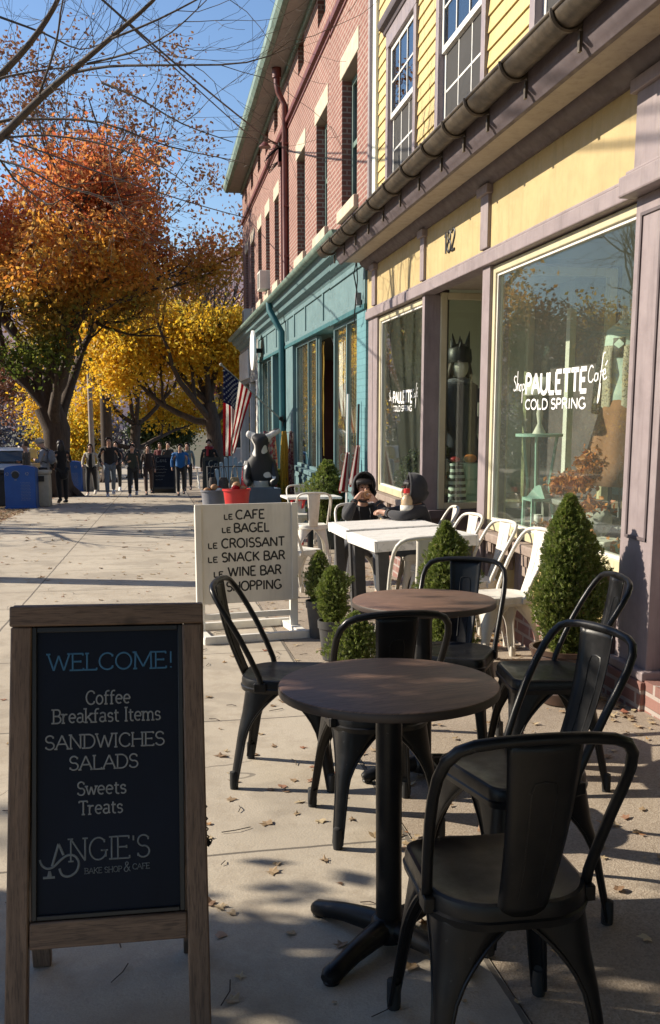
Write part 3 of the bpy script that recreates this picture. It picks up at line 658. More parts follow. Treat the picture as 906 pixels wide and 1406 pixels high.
# interior shell
m = MB(); m.box(FX + 0.16, 9.3, Y0, 6.70, 0.40, 0.46); m.box(FX + 0.16, 9.3, 8.40, Y1 - 0.23, 0.40, 0.46); m.box(FX + 1.12, 9.3, 6.70, 8.40, -0.3, -0.25); m.build('shop_floor', 'floorwood', yb, 0)
m = MB(); m.box(FX + 0.11, 9.3, Y0, Y1 - 0.23, 2.75, 2.80); m.build('shop_ceiling', 'interior', yb, 0)
m = MB(); m.box(5.2, 5.3, Y0, 6.2, 0.46, 2.75); m.box(4.4, 5.2, 7.9, 8.0, 0.46, 2.75); m.box(5.2, 5.3, 8.0, 10.4, 0.46, 2.75); m.build('shop_back_wall', 'interior', yb, 0)
# ------------------------------------------------------------------ brick building with teal storefront
bb = empty('brick_building', 'red brick building with stone lintels, rust red downspout and teal storefront', 'building', slope=False)
BX = 2.5; B0, B1 = 10.69, 27.4
W2 = [(11.85, 12.83), (13.86, 14.80), (15.93, 16.83), (19.35, 20.05), (20.95, 21.68), (22.55, 23.33), (24.25, 25.05), (25.9, 26.6)]
def brickwall():
    m = MB(); z0, z1 = 4.08, 5.75; ys = [B0] + [v for w in W2 for v in w] + [B1]
    W3 = [(12.05, 12.65), (14.0, 14.65), (16.0, 16.65), (19.4, 20.0), (21.0, 21.6), (22.6, 23.2), (24.3, 24.9), (26.0, 26.5)]
    m.box(BX, BX + 0.3, B0, B1, 3.3, z0); m.box(BX, BX + 0.3, B0, B1, z1, 7.05); m.box(BX, BX + 0.3, B0, B1, 7.55, 8.0)
    for i in range(0, len(ys), 2): m.box(BX, BX + 0.3, ys[i], ys[i + 1], z0, z1)
    ys = [B0] + [v for w in W3 for v in w] + [B1]
    for i in range(0, len(ys), 2): m.box(BX, BX + 0.3, ys[i], ys[i + 1], 7.05, 7.55)
    m.build('brick_wall', 'brick_red', bb, 0)
    for w in W3:
        f = MB(); f.box(BX + 0.10, BX + 0.16, w[0], w[0] + 0.06, 7.05, 7.55); f.box(BX + 0.10, BX + 0.16, w[1] - 0.06, w[1], 7.05, 7.55); f.box(BX + 0.101, BX + 0.16, w[0] + .06, w[1] - .06, 7.27, 7.32)
        o = f.build('attic_window', 'green_trim', bb, 0); g = MB(); g.box(BX + 0.14, BX + 0.145, w[0] + .06, w[1] - .06, 7.05, 7.55); g.build('pane', 'glass_dark', o, 0)
brickwall()
for k, (a, b) in enumerate(W2):
    m = MB(); m.box(BX - 0.012, BX + 0.2, a - 0.10, b + 0.10, 5.752, 6.02); m.build('lintel', 'stone', bb, 0, bevel=0.01)
    m = MB(); m.box(BX - 0.06, BX + 0.2, a - 0.08, b + 0.08, 3.93, 4.078); m.build('window_sill', 'stone', bb, 0, bevel=0.01)
    f = MB(); w = 0.07; x = BX + 0.13
    f.box(x, x + 0.06, a, a + w, 4.08, 5.75); f.box(x, x + 0.06, b - w, b, 4.08, 5.75); f.box(x + .001, x + 0.06, a + w, b - w, 4.08, 4.16); f.box(x + .001, x + 0.06, a + w, b - w, 5.66, 5.75); f.box(x + .01, x + 0.06, a + w, b - w, 4.88, 4.95)
    o = f.build('upper_window', 'green_trim', bb, 0, bevel=0.005)
    g = MB(); g.box(x + 0.03, x + 0.035, a + w, b - w, 4.16, 5.66); g.build('pane', 'glass_dark', o, 0)
    c = MB(); c.box(x + 0.12, x + 0.13, a, b, 4.08, 5.75); c.build('blind', 'cream' if k % 3 else 'dark', o, 0)
m = MB(); m.box(BX + 0.6, BX + 6, B0 + 0.05, B1, 3.2, 8.0); m.build('inner_shell', 'dark', bb, 0)
m = MB(); m.prism([(BX, 6.66), (BX - 0.05, 6.68), (BX - 0.06, 6.74), (BX - 0.03, 6.76), (BX, 6.78)], B0, B1, 1); m.prism([(BX, 6.57), (BX - 0.02, 6.58), (BX - 0.02, 6.60), (BX, 6.61)], B0, B1, 1); m.build('string_course', 'rust', bb, 30)
m = MB(); m.box(2.14, BX + 0.3, B0, B1 + 0.35, 7.62, 7.66); m.build('cornice_soffit', 'grey_wood', bb, 0)
m = MB(); m.prism([(2.13, 7.60), (2.05, 7.62), (2.0, 7.70), (2.0, 7.84), (2.13, 7.84)], B0, B1 + 0.36, 1); m.box(BX - 0.05, BX, B0, B1, 7.50, 7.615); m.build('cornice', 'green_trim', bb, 30, bevel=0.006)
m = MB(); m.prism([(2.0, 7.845), (8.5, 8.6), (8.5, 8.5), (2.1, 7.80)], B0, B1 + 0.36, 1); m.build('roof', 'green_trim', bb, 0)
m = MB(); m.tube([(2.3, 17.95, 7.60), (2.3, 17.95, 7.35), (2.33, 17.95, 7.2), (2.44, 17.95, 7.0), (2.44, 17.95, 3.75), (2.36, 17.95, 3.55), (2.2, 17.95, 3.45)], 0.055, 12); m.tube([(2.3, 17.95, 7.62), (2.3, 17.95, 7.45)], 0.085, 12)
for z in (6.3, 5.2, 4.3): m.box(2.40, 2.5, 17.88, 18.02, z, z + 0.035)
m.build('downspout', 'rust', bb, 40)
m = MB(); m.tube([(2.46, 18.6, 6.5), (2.46, 18.6, 3.7)], 0.025, 8); m.box(2.40, 2.5, 18.5, 18.7, 6.1, 6.4); m.build('cable_conduit', 'rust', bb, 40)
m = MB(); m.tube([(2.5, 18.9, 6.55), (2.3, 18.9, 6.62), (2.2, 18.9, 6.58)], 0.018, 6); m.lathe([(0.03, 0), (0.11, -0.08), (0.12, -0.10)], (2.18, 18.9, 6.6), 14); m.build('wall_lamp', 'rust', bb, 40)
for y, z in ((21.3, 4.12), (25.2, 3.72)):
    m = MB(); m.box(2.28, 2.6, y - 0.25, y + 0.25, z, z + 0.4); o = m.build('window_air_conditioner', 'signwhite', bb, 0, bevel=0.015)
    m = MB()
    for k in range(9): m.box(2.272, 2.279, y - 0.21, y + 0.21, z + 0.04 + k * 0.036, z + 0.06 + k * 0.036)
    m.build('grille', 'grey_wood', o, 0)
# teal storefront
TX = 2.39
m = MB(); m.box(TX - 0.02, TX + 0.3, 10.70, 11.20, -0.9, 2.6); m.build('teal_brick_pier', 'brick_teal', bb, 0)
m = MB(); m.box(TX - 0.01, TX + 0.3, 10.70, 22.4, 2.64, 3.16); m.build('sign_frieze', 'teal', bb, 0)
for y in (10.72, 13.45, 15.1, 16.35, 17.2, 18.9, 20.6, 22.2):
    m = MB(); m.box(TX - 0.03, TX - 0.01, y, y + 0.09, 2.70, 3.09); m.build('frieze_stile', 'teal', bb, 0, bevel=0.004)
m = MB(); m.box(TX - 0.032, TX - 0.01, 10.72, 22.3, 3.0905, 3.16); m.box(TX - 0.034, TX - 0.01, 10.72, 22.3, 2.64, 2.7); m.build('frieze_rail', 'teal', bb, 0, bevel=0.005)
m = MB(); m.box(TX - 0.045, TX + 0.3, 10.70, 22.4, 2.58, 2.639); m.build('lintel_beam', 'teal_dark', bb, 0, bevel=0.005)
m = MB(); m.prism([(TX + .1, 3.161), (TX - 0.03, 3.161), (TX - 0.06, 3.21), (TX - 0.13, 3.24), (TX - 0.15, 3.31), (TX - 0.22, 3.34), (TX - 0.26, 3.44), (TX - 0.26, 3.48), (TX + .1, 3.60)], 10.95, 27.3, 1); m.build('storefront_cornice', 'teal', bb, 25)
m = MB(); r = 0.07
m.prism([(2.09 + r * math.cos(R(180 + 18 * i)), 3.50 + r * math.sin(R(180 + 18 * i))) for i in range(11)], 11.0, 27.3, 1); m.build('storefront_gutter', 'green_trim', bb, 50)
m = MB(); m.tube([(2.09, 17.75, 3.45), (2.10, 17.72, 3.3), (2.2, 17.6, 3.08), (2.3, 17.55, 2.9), (2.31, 17.55, -0.6)], 0.06, 12); m.build('teal_downspout', 'teal_dark', bb, 40)
m = MB(); m.box(TX - 0.06, TX + 0.2, 17.62, 17.98, -0.9, 2.58); m.box(TX - 0.03, TX + 0.2, 16.55, 17.45, -0.9, 2.58); m.build('teal_pilaster', 'teal', bb, 0, bevel=0.006)
def tealwin(a, b, mids=(), zb=0.42, x=TX + 0.05):
    f = MB(); w = 0.055; z0, z1 = zb + 0.07, 2.58
    f.box(x - .02, x + .05, a, a + w, z0, z1); f.box(x - .02, x + .05, b - w, b, z0, z1); f.box(x - .021, x + .05, a + w, b - w, z1 - .05, z1); f.box(x - .021, x + .05, a + w, b - w, z0, z0 + .05)
    for q in mids: f.box(x - .019, x + .05, q - .025, q + .025, z0 + .05, z1 - .05)
    o = f.build('display_window', 'teal', bb, 0, bevel=0.004)
    g = MB(); g.box(x + .01, x + .016, a + w, b - w, z0 + .05, z1 - .05); g.build('pane', 'glass', o, 0)
    s = MB(); s.box(x - 0.12, x + .05, a - .02, b + .02, zb, zb + .065); s.build('window_ledge', 'teal', bb, 0, bevel=0.006)
    k = MB(); k.box(x - 0.06, x + .04, a, b, -0.9, zb - 0.002); o2 = k.build('bulkhead', 'teal', bb, 0)
    n = max(1, round((b - a) / 0.7)); p = MB(); w2 = (b - a) / n
    for i in range(n):
        y = a + i * w2 + 0.08; e = y + w2 - 0.16
        p.box(x - 0.075, x - 0.061, y, y + .04, -0.35, zb - 0.08); p.box(x - 0.075, x - 0.061, e - .04, e, -0.35, zb - 0.08); p.box(x - 0.0752, x - 0.061, y + .04, e - .04, zb - 0.12, zb - 0.08)
    p.build('panel_moulding', 'teal', o2, 0, bevel=0.003)
tealwin(11.22, 13.0, (12.1,)); tealwin(14.35, 16.5, (15.2,))
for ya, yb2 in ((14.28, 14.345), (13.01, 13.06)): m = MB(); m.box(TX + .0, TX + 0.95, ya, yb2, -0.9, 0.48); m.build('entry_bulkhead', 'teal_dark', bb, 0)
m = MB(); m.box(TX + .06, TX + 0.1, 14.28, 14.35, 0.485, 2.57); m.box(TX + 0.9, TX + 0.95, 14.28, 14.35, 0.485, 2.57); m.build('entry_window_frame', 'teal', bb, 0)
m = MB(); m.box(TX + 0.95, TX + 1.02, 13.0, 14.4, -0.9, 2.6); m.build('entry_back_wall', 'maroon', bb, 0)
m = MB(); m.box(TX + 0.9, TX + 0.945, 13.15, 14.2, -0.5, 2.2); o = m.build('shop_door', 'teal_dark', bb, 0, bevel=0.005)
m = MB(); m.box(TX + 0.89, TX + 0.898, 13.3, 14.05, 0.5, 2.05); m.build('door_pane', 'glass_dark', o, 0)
m = MB(); m.box(TX + .1, TX + 5, 10.75, 22.3, -0.9, 0.0); m.build('shop_floor', 'floorwood', bb, 0)
m = MB(); m.box(TX + 2.8, TX + 2.9, 10.75, 22.3, 0, 2.7); m.build('shop_back_wall', 'maroon', bb, 0)
m = MB(); m.box(TX + .1, TX + 5, 10.75, 22.3, 2.66, 2.7); m.build('shop_ceiling', 'dark', bb, 0)
def drape():
    m = MB()
    m.grid(lambda u, v: (TX + 0.25 + 0.03 * math.sin(u * 30), 13.1 + (1.15 - 0.85 * (1 - v) ** 0.6) * u, 1.35 + 1.2 * v), 20, 12)
    m.build('door_drape', 'white', bb, 180, solid=0.004)
drape()
m = MB(); m.box(TX + .12, TX + 5, 22.3, 22.38, -0.9, 2.66); m.build('shop_end_wall', 'maroon', bb, 0)
# strands of gold tinsel hung behind the teal windows
MT['tinsel'] = mat('gold_tinsel', (0.55, 0.30, 0.06), 0.3, (0.62, 0.42, 0.12), 60, metal=0.5)
def tinsel(a, b):
    m = MB(); r = random.Random(int(a * 10))
    y = a
    while y < b:
        z1 = r.uniform(0.7, 1.5); x = TX + 0.14 + r.uniform(0, .04)
        m.tube([(x + r.uniform(-.008, .008), y + r.uniform(-.008, .008), 2.5 + (z1 - 2.5) * k / 9) for k in range(10)], 0.007, 4); y += r.uniform(0.022, 0.05)
    t = tag(m.build('tinsel_curtain', 'tinsel', smooth=60), 'curtain of gold tinsel strands hanging behind the teal shop window ' + ('beside the turquoise brick pier' if a < 13 else 'beyond the shop entry'), 'curtain')
tinsel(11.35, 12.9); tinsel(14.5, 16.4)
# second doorway and far bays
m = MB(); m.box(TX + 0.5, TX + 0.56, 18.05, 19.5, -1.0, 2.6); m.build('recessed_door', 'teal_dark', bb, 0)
for ya, yb2 in ((19.5, 19.75), (22.1, 22.4)): m = MB(); m.box(TX - 0.03, TX + 0.2, ya, yb2, -1.0, 2.58); m.build('teal_post', 'teal', bb, 0, bevel=0.006)
tealwin(19.76, 22.05, (20.9,), 0.1)
m = MB(); m.box(TX - 0.02, TX + 0.3, 22.45, 27.3, 2.2, 3.16); m.build('grey_sign_band', 'grey_wood', bb, 0)
for xa, ya, yb2 in ((TX - .05, 22.45, 22.75), (TX - .05, 26.9, 27.3), (TX, 24.6, 24.85)): m = MB(); m.box(xa, TX + 0.2, ya, yb2, -1.1, 2.2); m.build('white_post', 'white', bb, 0, bevel=0.006)
m = MB(); m.box(TX + 0.3, TX + 0.35, 22.75, 26.9, -1.1, 2.2); m.build('grey_shopfront', 'black', bb, 0)
m = MB(); m.box(TX + 0.06, TX + 0.07, 22.8, 24.55, 0.0, 2.1); m.box(TX + 0.06, TX + 0.07, 24.9, 26.85, 0.0, 2.1); m.build('far_shop_window', 'glass_dark', bb, 0)
m = MB(); m.box(TX - 0.06, TX - 0.02, 24.6, 27.2, 2.32, 3.05); m.build('far_sign_panel', 'white', bb, 0, bevel=0.01)
# round white sign board
t = empty('round_sign', 'round white sign board hung on the frieze beyond the teal shop', 'sign', (TX - 0.22, 21.6, 2.82), slope=False)
m = MB(); m.lathe([(0.0, -.03), (0.44, -.03), (0.45, -.02), (0.45, .02), (0.44, .03), (0.0, .03)], (0, 0, 0), 36, False, M=Matrix.Rotation(R(90), 4, 'Y') @ Matrix.Scale(1.0, 4)); m.build('board', 'vinyl', t, 40)
m = MB(); m.box(0.03, 0.2, -.03, .03, -.05, .05); m.build('bracket', 'black', t, 0)
# ------------------------------------------------------------------ trees
def branchify(m, rng, p, d, L, r, depth, tips, nside=6, up=0.15, spread=0.75, kids=(2, 4), shrink=0.68, wob=0.16, minr=0.004):
    segs = 4 if depth > 0 else 3
    pts = [Vector(p)]; rad = [r]; d = Vector(d).normalized(); r1 = r * 0.55
    for i in range(segs):
        d = (d + Vector((rng.gauss(0, wob), rng.gauss(0, wob), rng.gauss(0, wob) + up * 0.35))).normalized()
        pts.append(pts[-1] + d * L / segs); rad.append(max(minr, r + (r1 - r) * (i + 1) / segs))
    m.tube(pts, rad, max(3, nside), depth == 0)
    tips.append((pts[-1], d, depth))
    if depth <= 0: return
    for k in range(rng.randint(*kids)):
        t = rng.uniform(0.35, 1.0); i = min(segs - 1, int(t * segs)); q = pts[i].lerp(pts[i + 1], t * segs - i)
        a = d.orthogonal().normalized(); a.rotate(Matrix.Rotation(rng.uniform(0, 6.283), 3, d))
        nd = (d + a * spread * rng.uniform(0.6, 1.3)).normalized()
        branchify(m, rng, q, nd, L * shrink * rng.uniform(0.75, 1.15), max(minr, (rad[i] * 0.62)), depth - 1, tips, nside - 1, up, spread, kids, shrink, wob, minr)
    branchify(m, rng, pts[-1], d, L * shrink, max(minr, r1), depth - 1, tips, nside - 1, up, spread, kids, shrink, wob, minr)
def leaves(name, cen, sig, n, size, material, parent, seed=1, droop=0.3, aspect=0.62):
    """n leaf-shaped faces scattered round the points cen (list of (x,y,z)) with spread sig"""
    rs = np.random.RandomState(seed); cen = np.array(cen, float); c = cen[rs.randint(0, len(cen), n)] + rs.normal(0, 1, (n, 3)) * np.array(sig)
    a = rs.normal(0, 1, (n, 3)); a[:, 2] -= droop; a /= np.linalg.norm(a, axis=1)[:, None]
    b = np.cross(a, rs.normal(0, 1, (n, 3))); b /= np.linalg.norm(b, axis=1)[:, None]; nn = np.cross(a, b)
    s = size * rs.uniform(0.6, 1.35, (n, 1)); w = s * aspect * 0.5
    v = np.stack([c - a * s * .5, c + b * w + nn * s * .12, c + a * s * .5, c - b * w + nn * s * .12], 1).reshape(-1, 3)
    f = np.arange(n * 4).reshape(n, 4)
    return raw(name, v.tolist(), f.tolist(), material, parent)
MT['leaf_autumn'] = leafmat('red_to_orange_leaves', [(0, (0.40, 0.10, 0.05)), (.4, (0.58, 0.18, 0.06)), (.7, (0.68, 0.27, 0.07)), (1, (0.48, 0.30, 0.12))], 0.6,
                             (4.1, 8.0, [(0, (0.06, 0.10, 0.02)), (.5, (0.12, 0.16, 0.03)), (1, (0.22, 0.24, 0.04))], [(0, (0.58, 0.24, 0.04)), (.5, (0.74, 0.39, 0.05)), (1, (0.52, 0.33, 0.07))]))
MT['leaf_yellow'] = leafmat('golden_leaves', [(0, (0.62, 0.34, 0.025)), (.4, (0.80, 0.50, 0.03)), (.75, (0.84, 0.60, 0.06)), (1, (0.52, 0.44, 0.06))], 0.58)
MT['leaf_lime'] = leafmat('yellow_green_leaves', [(0, (0.30, 0.30, 0.03)), (.5, (0.55, 0.45, 0.05)), (1, (0.66, 0.48, 0.05))], 0.45)
MT['leaf_brown'] = leafmat('russet_leaves', [(0, (0.20, 0.08, 0.045)), (.5, (0.30, 0.12, 0.05)), (1, (0.36, 0.20, 0.09))], 0.3)
MT['leaf_green'] = leafmat('dark_green_leaves', [(0, (0.03, 0.055, 0.014)), (.6, (0.055, 0.085, 0.02)), (1, (0.10, 0.12, 0.03))], 0.25)
MT['leaf_dry'] = leafmat('fallen_dry_leaves', [(0, (0.20, 0.12, 0.07)), (.35, (0.36, 0.26, 0.15)), (.7, (0.46, 0.37, 0.23)), (.92, (0.30, 0.11, 0.07)), (1, (0.40, 0.26, 0.10))], 0.15)
MT['far_wood'] = leafmat('far_bare_wood', [(0, (0.05, 0.05, 0.065)), (.6, (0.085, 0.08, 0.095)), (1, (0.13, 0.09, 0.08))], 0.1)
def tree(name, label, base, trunk, limbs, seed, leaf=None, group=None, bark='bark', kids=(2, 3), depth=3, spread=0.7, up=0.2, L=2.2, r=0.16):
    """trunk: list of (x,y,z,r) relative to base; limbs: list of (start index on trunk, direction, length)"""
    rng = random.Random(seed); t = empty(name, label, 'tree', base, slope=False, group=group)
    m = MB(); P = [Vector(q[:3]) for q in trunk]; m.tube(P, [q[3] for q in trunk], 14); tips = []
    fl = [(math.cos(k * 1.05), math.sin(k * 1.05)) for k in range(6)]
    for cx_, sy_ in fl: m.tube([P[0] + Vector((cx_ * trunk[0][3] * 1.6, sy_ * trunk[0][3] * 1.6, -0.12)), P[0] + Vector((cx_ * trunk[0][3] * .75, sy_ * trunk[0][3] * .75, 0.25)), P[0] + Vector((cx_ * trunk[0][3] * .5, sy_ * trunk[0][3] * .5, 0.7))], [trunk[0][3] * .3, trunk[0][3] * .35, trunk[0][3] * .3], 6)
    for i, d, ln in limbs: branchify(m, rng, P[i], d, ln, trunk[i][3] * (0.62 if leaf is None else 0.50), depth, tips, 7, up, spread, kids)
    m.build('trunk', bark, t, 60)
    if leaf:
        for (mt, n, size, sig, flt, sd) in leaf:
            cen = [tuple(p) for p, d, k in tips if flt(p, k)]
            if cen: leaves('crown', cen, sig, n, size, mt, t, sd)
    return t, tips
# big maple by the bins: green low, orange, red at the top
tree('maple_tree', 'large maple turning from green through orange to red, behind the recycling bins', (-3.05, 29.0, gz(29)),
     [(0, 0, 0, .46), (0, 0, 1.0, .38), (.05, 0, 2.0, .40), (-.2, 0, 2.7, .40)],
     [(3, (-.9, -.2, 1), 3.2), (3, (.62, .1, 1.5), 3.4), (3, (.1, -.6, 1.2), 3.4), (2, (.1, .7, 1.3), 3.0), (3, (-.3, .5, 1.6), 3.6), (3, (.3, -.2, 1.7), 3.6), (2, (-.6, -.6, .9), 2.6), (3, (.95, -.2, 1.6), 3.6), (3, (.8, .3, 1.3), 3.2)], 14,
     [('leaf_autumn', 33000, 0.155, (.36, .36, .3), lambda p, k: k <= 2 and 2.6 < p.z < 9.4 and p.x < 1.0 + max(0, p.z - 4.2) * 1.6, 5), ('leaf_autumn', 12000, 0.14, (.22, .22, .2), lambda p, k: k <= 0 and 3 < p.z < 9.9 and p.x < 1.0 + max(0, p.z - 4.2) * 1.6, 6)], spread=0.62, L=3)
# golden tree with the dark leaning trunk
tree('golden_tree', 'golden yellow tree with dark trunk beside the woman in the red scarf', (2.25, 37.0, gz(37)),
     [(0, 0, 0, .34), (-.05, 0, 1.3, .30), (-.15, 0, 2.4, .30), (-.3, 0, 3.2, .26)],
     [(2, (-1.2, -.2, .75), 3.0), (3, (-.9, .2, 1.0), 3.0), (3, (.6, 0, 1.2), 2.6), (3, (-.1, -.5, 1.3), 2.8), (2, (.8, .3, .9), 2.2), (2, (-1.3, .3, .35), 2.8), (3, (-.5, .5, 1.4), 2.8)], 23,
     [('leaf_yellow', 44000, 0.155, (.42, .42, .32), lambda p, k: k <= 2 and p.z < 6.4, 8)], spread=0.75)
tree('golden_tree', 'wide golden tree standing behind the people walking down the sidewalk', (-1.2, 47.0, gz(47)),
     [(0, 0, 0, .3), (0, 0, 1.4, .26), (.1, 0, 2.6, .24)],
     [(2, (-1.1, -.2, .8), 2.8), (2, (1.1, 0, .8), 2.8), (2, (.1, -.4, 1.2), 3.0), (1, (-1, .3, .4), 2.4), (1, (1, .3, .4), 2.4), (2, (-.5, .5, 1.2), 2.8)], 31,
     [('leaf_yellow', 36000, 0.18, (.5, .5, .4), lambda p, k: k <= 2, 9), ('leaf_lime', 4500, 0.2, (.5, .5, .3), lambda p, k: k <= 1 and p.z < 3, 10)], spread=0.85)
tree('russet_tree', 'half bare tree with sparse russet leaves against the hill', (3.4, 50.0, gz(50)),
     [(0, 0, 0, .3), (0, 0, 2.4, .24), (-.1, 0, 4.2, .2), (-.2, 0, 5.4, .16)],
     [(2, (-.7, 0, 1.2), 3.4), (3, (.3, 0, 1.5), 3.6), (2, (.8, .2, 1.1), 3.0), (3, (-.5, .2, 1.4), 3.8), (1, (-.8, -.2, .9), 2.8), (3, (0, -.3, 1.8), 3.6)], 37,
     [('leaf_brown', 5200, 0.2, (.5, .5, .4), lambda p, k: k <= 1, 12)], spread=0.6)
tree('russet_tree', 'tall thin tree with red leaf tufts rising behind the big maple', (-2.2, 41.0, gz(41)),
     [(0, 0, 0, .28), (0, 0, 4.0, .22), (.3, 0, 7.0, .16)],
     [(2, (.9, 0, 1.6), 4.4), (2, (-.4, 0, 1.9), 4.8), (2, (.25, .2, 2), 4.4), (1, (1.1, 0, 1.3), 4.0), (1, (-1, 0, 1.3), 4.0)], 41,
     [('leaf_brown', 7000, 0.17, (.34, .34, .34), lambda p, k: k == 0, 13)], spread=0.5)
tree('maple_tree', 'tall dull red tree behind the parked cars', (-11.5, 54.0, gz(54)),
     [(0, 0, 0, .35), (0, 0, 2.2, .30), (.1, 0, 4.2, .26)],
     [(2, (-.9, 0, 1.1), 3.4), (2, (.8, 0, 1.2), 3.6), (2, (.1, -.4, 1.6), 4.2), (1, (-.8, .3, .9), 3.0), (1, (.9, .2, .8), 3.0)], 43,
     [('leaf_brown', 15000, 0.19, (.6, .6, .5), lambda p, k: k <= 1, 14)], spread=0.7)
# bare street tree whose limbs reach over the sidewalk (trunk out of view beside the camera)
def bare_tree():
    rng = random.Random(77)
    t = empty('bare_tree', 'bare grey street tree reaching twiggy limbs over the sidewalk', 'tree', (0, 0, 0), slope=False)
    m = MB(); tips = []
    m.tube([(-3.55, 11, gz(11) - .1), (-3.5, 11, 1.2), (-3.4, 11, 2.6)], [.26, .2, .2], 12)
    m.tube([(-3.4, 11, 2.5), (-2.6, 10.7, 3.3), (-1.75, 10.5, 3.99)], [.17, .09, .052], 10)
    m.tube([(-3.4, 11, 2.6), (-2.6, 11, 3.8), (-1.8, 11, 4.67)], [.15, .08, .047], 10)
    m.tube([(-3.4, 11, 2.6), (-3.3, 11.2, 4.2), (-2.6, 11.4, 5.4), (-1.67, 11.4, 5.75)], [.14, .08, .04, .018], 8)
    limbs = {'a': ([(-1.75, 10.5, 3.99), (-1.52, 10.5, 4.18), (-1.12, 10.3, 4.49), (-0.78, 10.1, 4.71), (-0.37, 9.8, 4.94), (0.06, 9.6, 5.24), (0.26, 9.5, 5.47)], .050, .010),
     'b': ([(-0.78, 10.1, 4.71), (-0.38, 9.8, 4.7), (0.17, 9.4, 4.61), (0.88, 9.0, 4.54), (1.39, 8.8, 4.69)], .016, .004),
     'c': ([(-1.8, 11.0, 4.67), (-1.56, 11.0, 4.94), (-1.25, 11.0, 5.27), (-0.97, 11.0, 5.66), (-0.8, 11.0, 6.03)], .045, .02),
     'd': ([(-0.59, 10.0, 4.78), (-0.16, 9.6, 4.77), (0.21, 9.2, 4.82), (0.53, 9.0, 5.04)], .012, .004),
     'e': ([(-2.6, 10.9, 3.3), (-1.9, 11.5, 4.3), (-1.66, 11.5, 4.62), (-1.15, 11.2, 4.59), (-0.51, 10.8, 4.47), (0.17, 10.4, 4.16), (0.89, 10.0, 3.94)], .024, .004),
     'f': ([(-0.45, 9.9, 4.58), (-0.11, 9.7, 4.4), (0.3, 9.5, 4.13), (0.77, 9.3, 3.93)], .012, .004),
     'g': ([(-1.8, 11, 4.67), (-1.61, 10.8, 4.82), (-1.14, 10.6, 4.88), (-0.76, 10.4, 4.88), (-0.1, 10.0, 4.87)], .016, .004),
     'h': ([(-1.67, 11.4, 5.7), (-1.11, 11.2, 5.47), (-0.72, 11.0, 5.26), (-0.41, 10.8, 5.3)], .014, .004),
     'i': ([(-2.6, 10.7, 3.3), (-1.52, 9.5, 3.71), (-1.27, 9.5, 3.56), (-1.03, 9.4, 3.36), (-0.9, 9.3, 3.31), (-0.65, 9.2, 3.44)], .014, .004),
     'j': ([(-1.52, 10.5, 4.18), (-1.0, 10.2, 4.15), (-.4, 9.9, 4.0), (0.1, 9.6, 3.75), (.4, 9.4, 3.5)], .012, .0035),
     'k': ([(-1.75, 10.5, 3.99), (-1.3, 10.2, 3.85), (-.9, 10, 3.62), (-.5, 9.8, 3.5), (-.2, 9.6, 3.2)], .012, .0035),
     'l': ([(-1.12, 10.3, 4.49), (-.9, 10.2, 5.0), (-.8, 10.1, 5.4), (-.6, 10, 5.8)], .014, .005),
     'm': ([(-.37, 9.8, 4.94), (.1, 9.4, 5.0), (.6, 9.2, 5.2), (1.0, 9, 5.35)], .012, .004)}
    for pts, r0, r1 in limbs.values():
        P = [Vector(p) for p in pts]; q = []
        for i in range(len(P) - 1):
            a = P[max(i - 1, 0)]; b = P[i]; c = P[i + 1]; d = P[min(i + 2, len(P) - 1)]
            for u in (0, .33, .66): q.append(.5 * ((2 * b) + (c - a) * u + (2 * a - 5 * b + 4 * c - d) * u * u + (3 * b - a - 3 * c + d) * u ** 3))
        q.append(P[-1]); n = len(q)
        m.tube(q, [r0 + (r1 - r0) * i / (n - 1) for i in range(n)], 8)
        for i in range(2, n - 1):
            for _ in range(rng.choice((0, 1, 1))):
                dd = (q[i + 1] - q[i]).normalized()
                nd = (dd * 0.75 + Vector((rng.gauss(.1, .5), rng.gauss(0, .45), rng.gauss(0, .6)))).normalized()
                branchify(m, rng, q[i], nd, rng.uniform(.4, 1.0), 0.0046, 2, tips, 3, 0.10, 0.65, (1, 2), 0.6, 0.16, 0.0017)
    m.build('trunk', 'bark_grey', t, 60)
bare_tree()
# leafy street tree beside the camera; it shades the tables in front
tree('street_tree', 'leafy street tree at the kerb beside the camera shading the front tables', (-3.6, 3.9, gz(4)),
     [(0, 0, 0, .24), (0, 0, 1.3, .2), (0, 0, 2.2, .18)],
     [(2, (-.6, -.5, 1), 1.5), (2, (.4, -.6, 1), 1.5), (2, (0, .3, 1.2), 1.5), (1, (.2, -.9, .7), 1.4), (2, (-.2, -1, .8), 1.7), (1, (-.5, .2, .8), 1.2)], 53,
     [('leaf_brown', 5600, 0.115, (.22, .22, .18), lambda p, k: k <= 1, 15)], spread=0.7)
tree('street_tree', 'leafy street tree at the kerb up the hill from the recycling bins', (-5.6, 25.2, gz(25)),  # put in off frame to throw a band of shade over the sidewalk
     [(0, 0, 0, .24), (0, 0, 1.3, .2), (0, 0, 2.0, .18)],
     [(2, (-.6, -.5, 1), 1.4), (2, (.4, -.6, 1), 1.4), (2, (0, .5, 1.2), 1.4), (1, (.2, -.9, .7), 1.4), (2, (-.2, -1, .8), 1.5), (1, (-.5, .2, .8), 1.2)], 57,
     [('leaf_brown', 12000, 0.13, (.3, .3, .26), lambda p, k: k <= 2 and p.x < 1.5, 16)], spread=0.7)
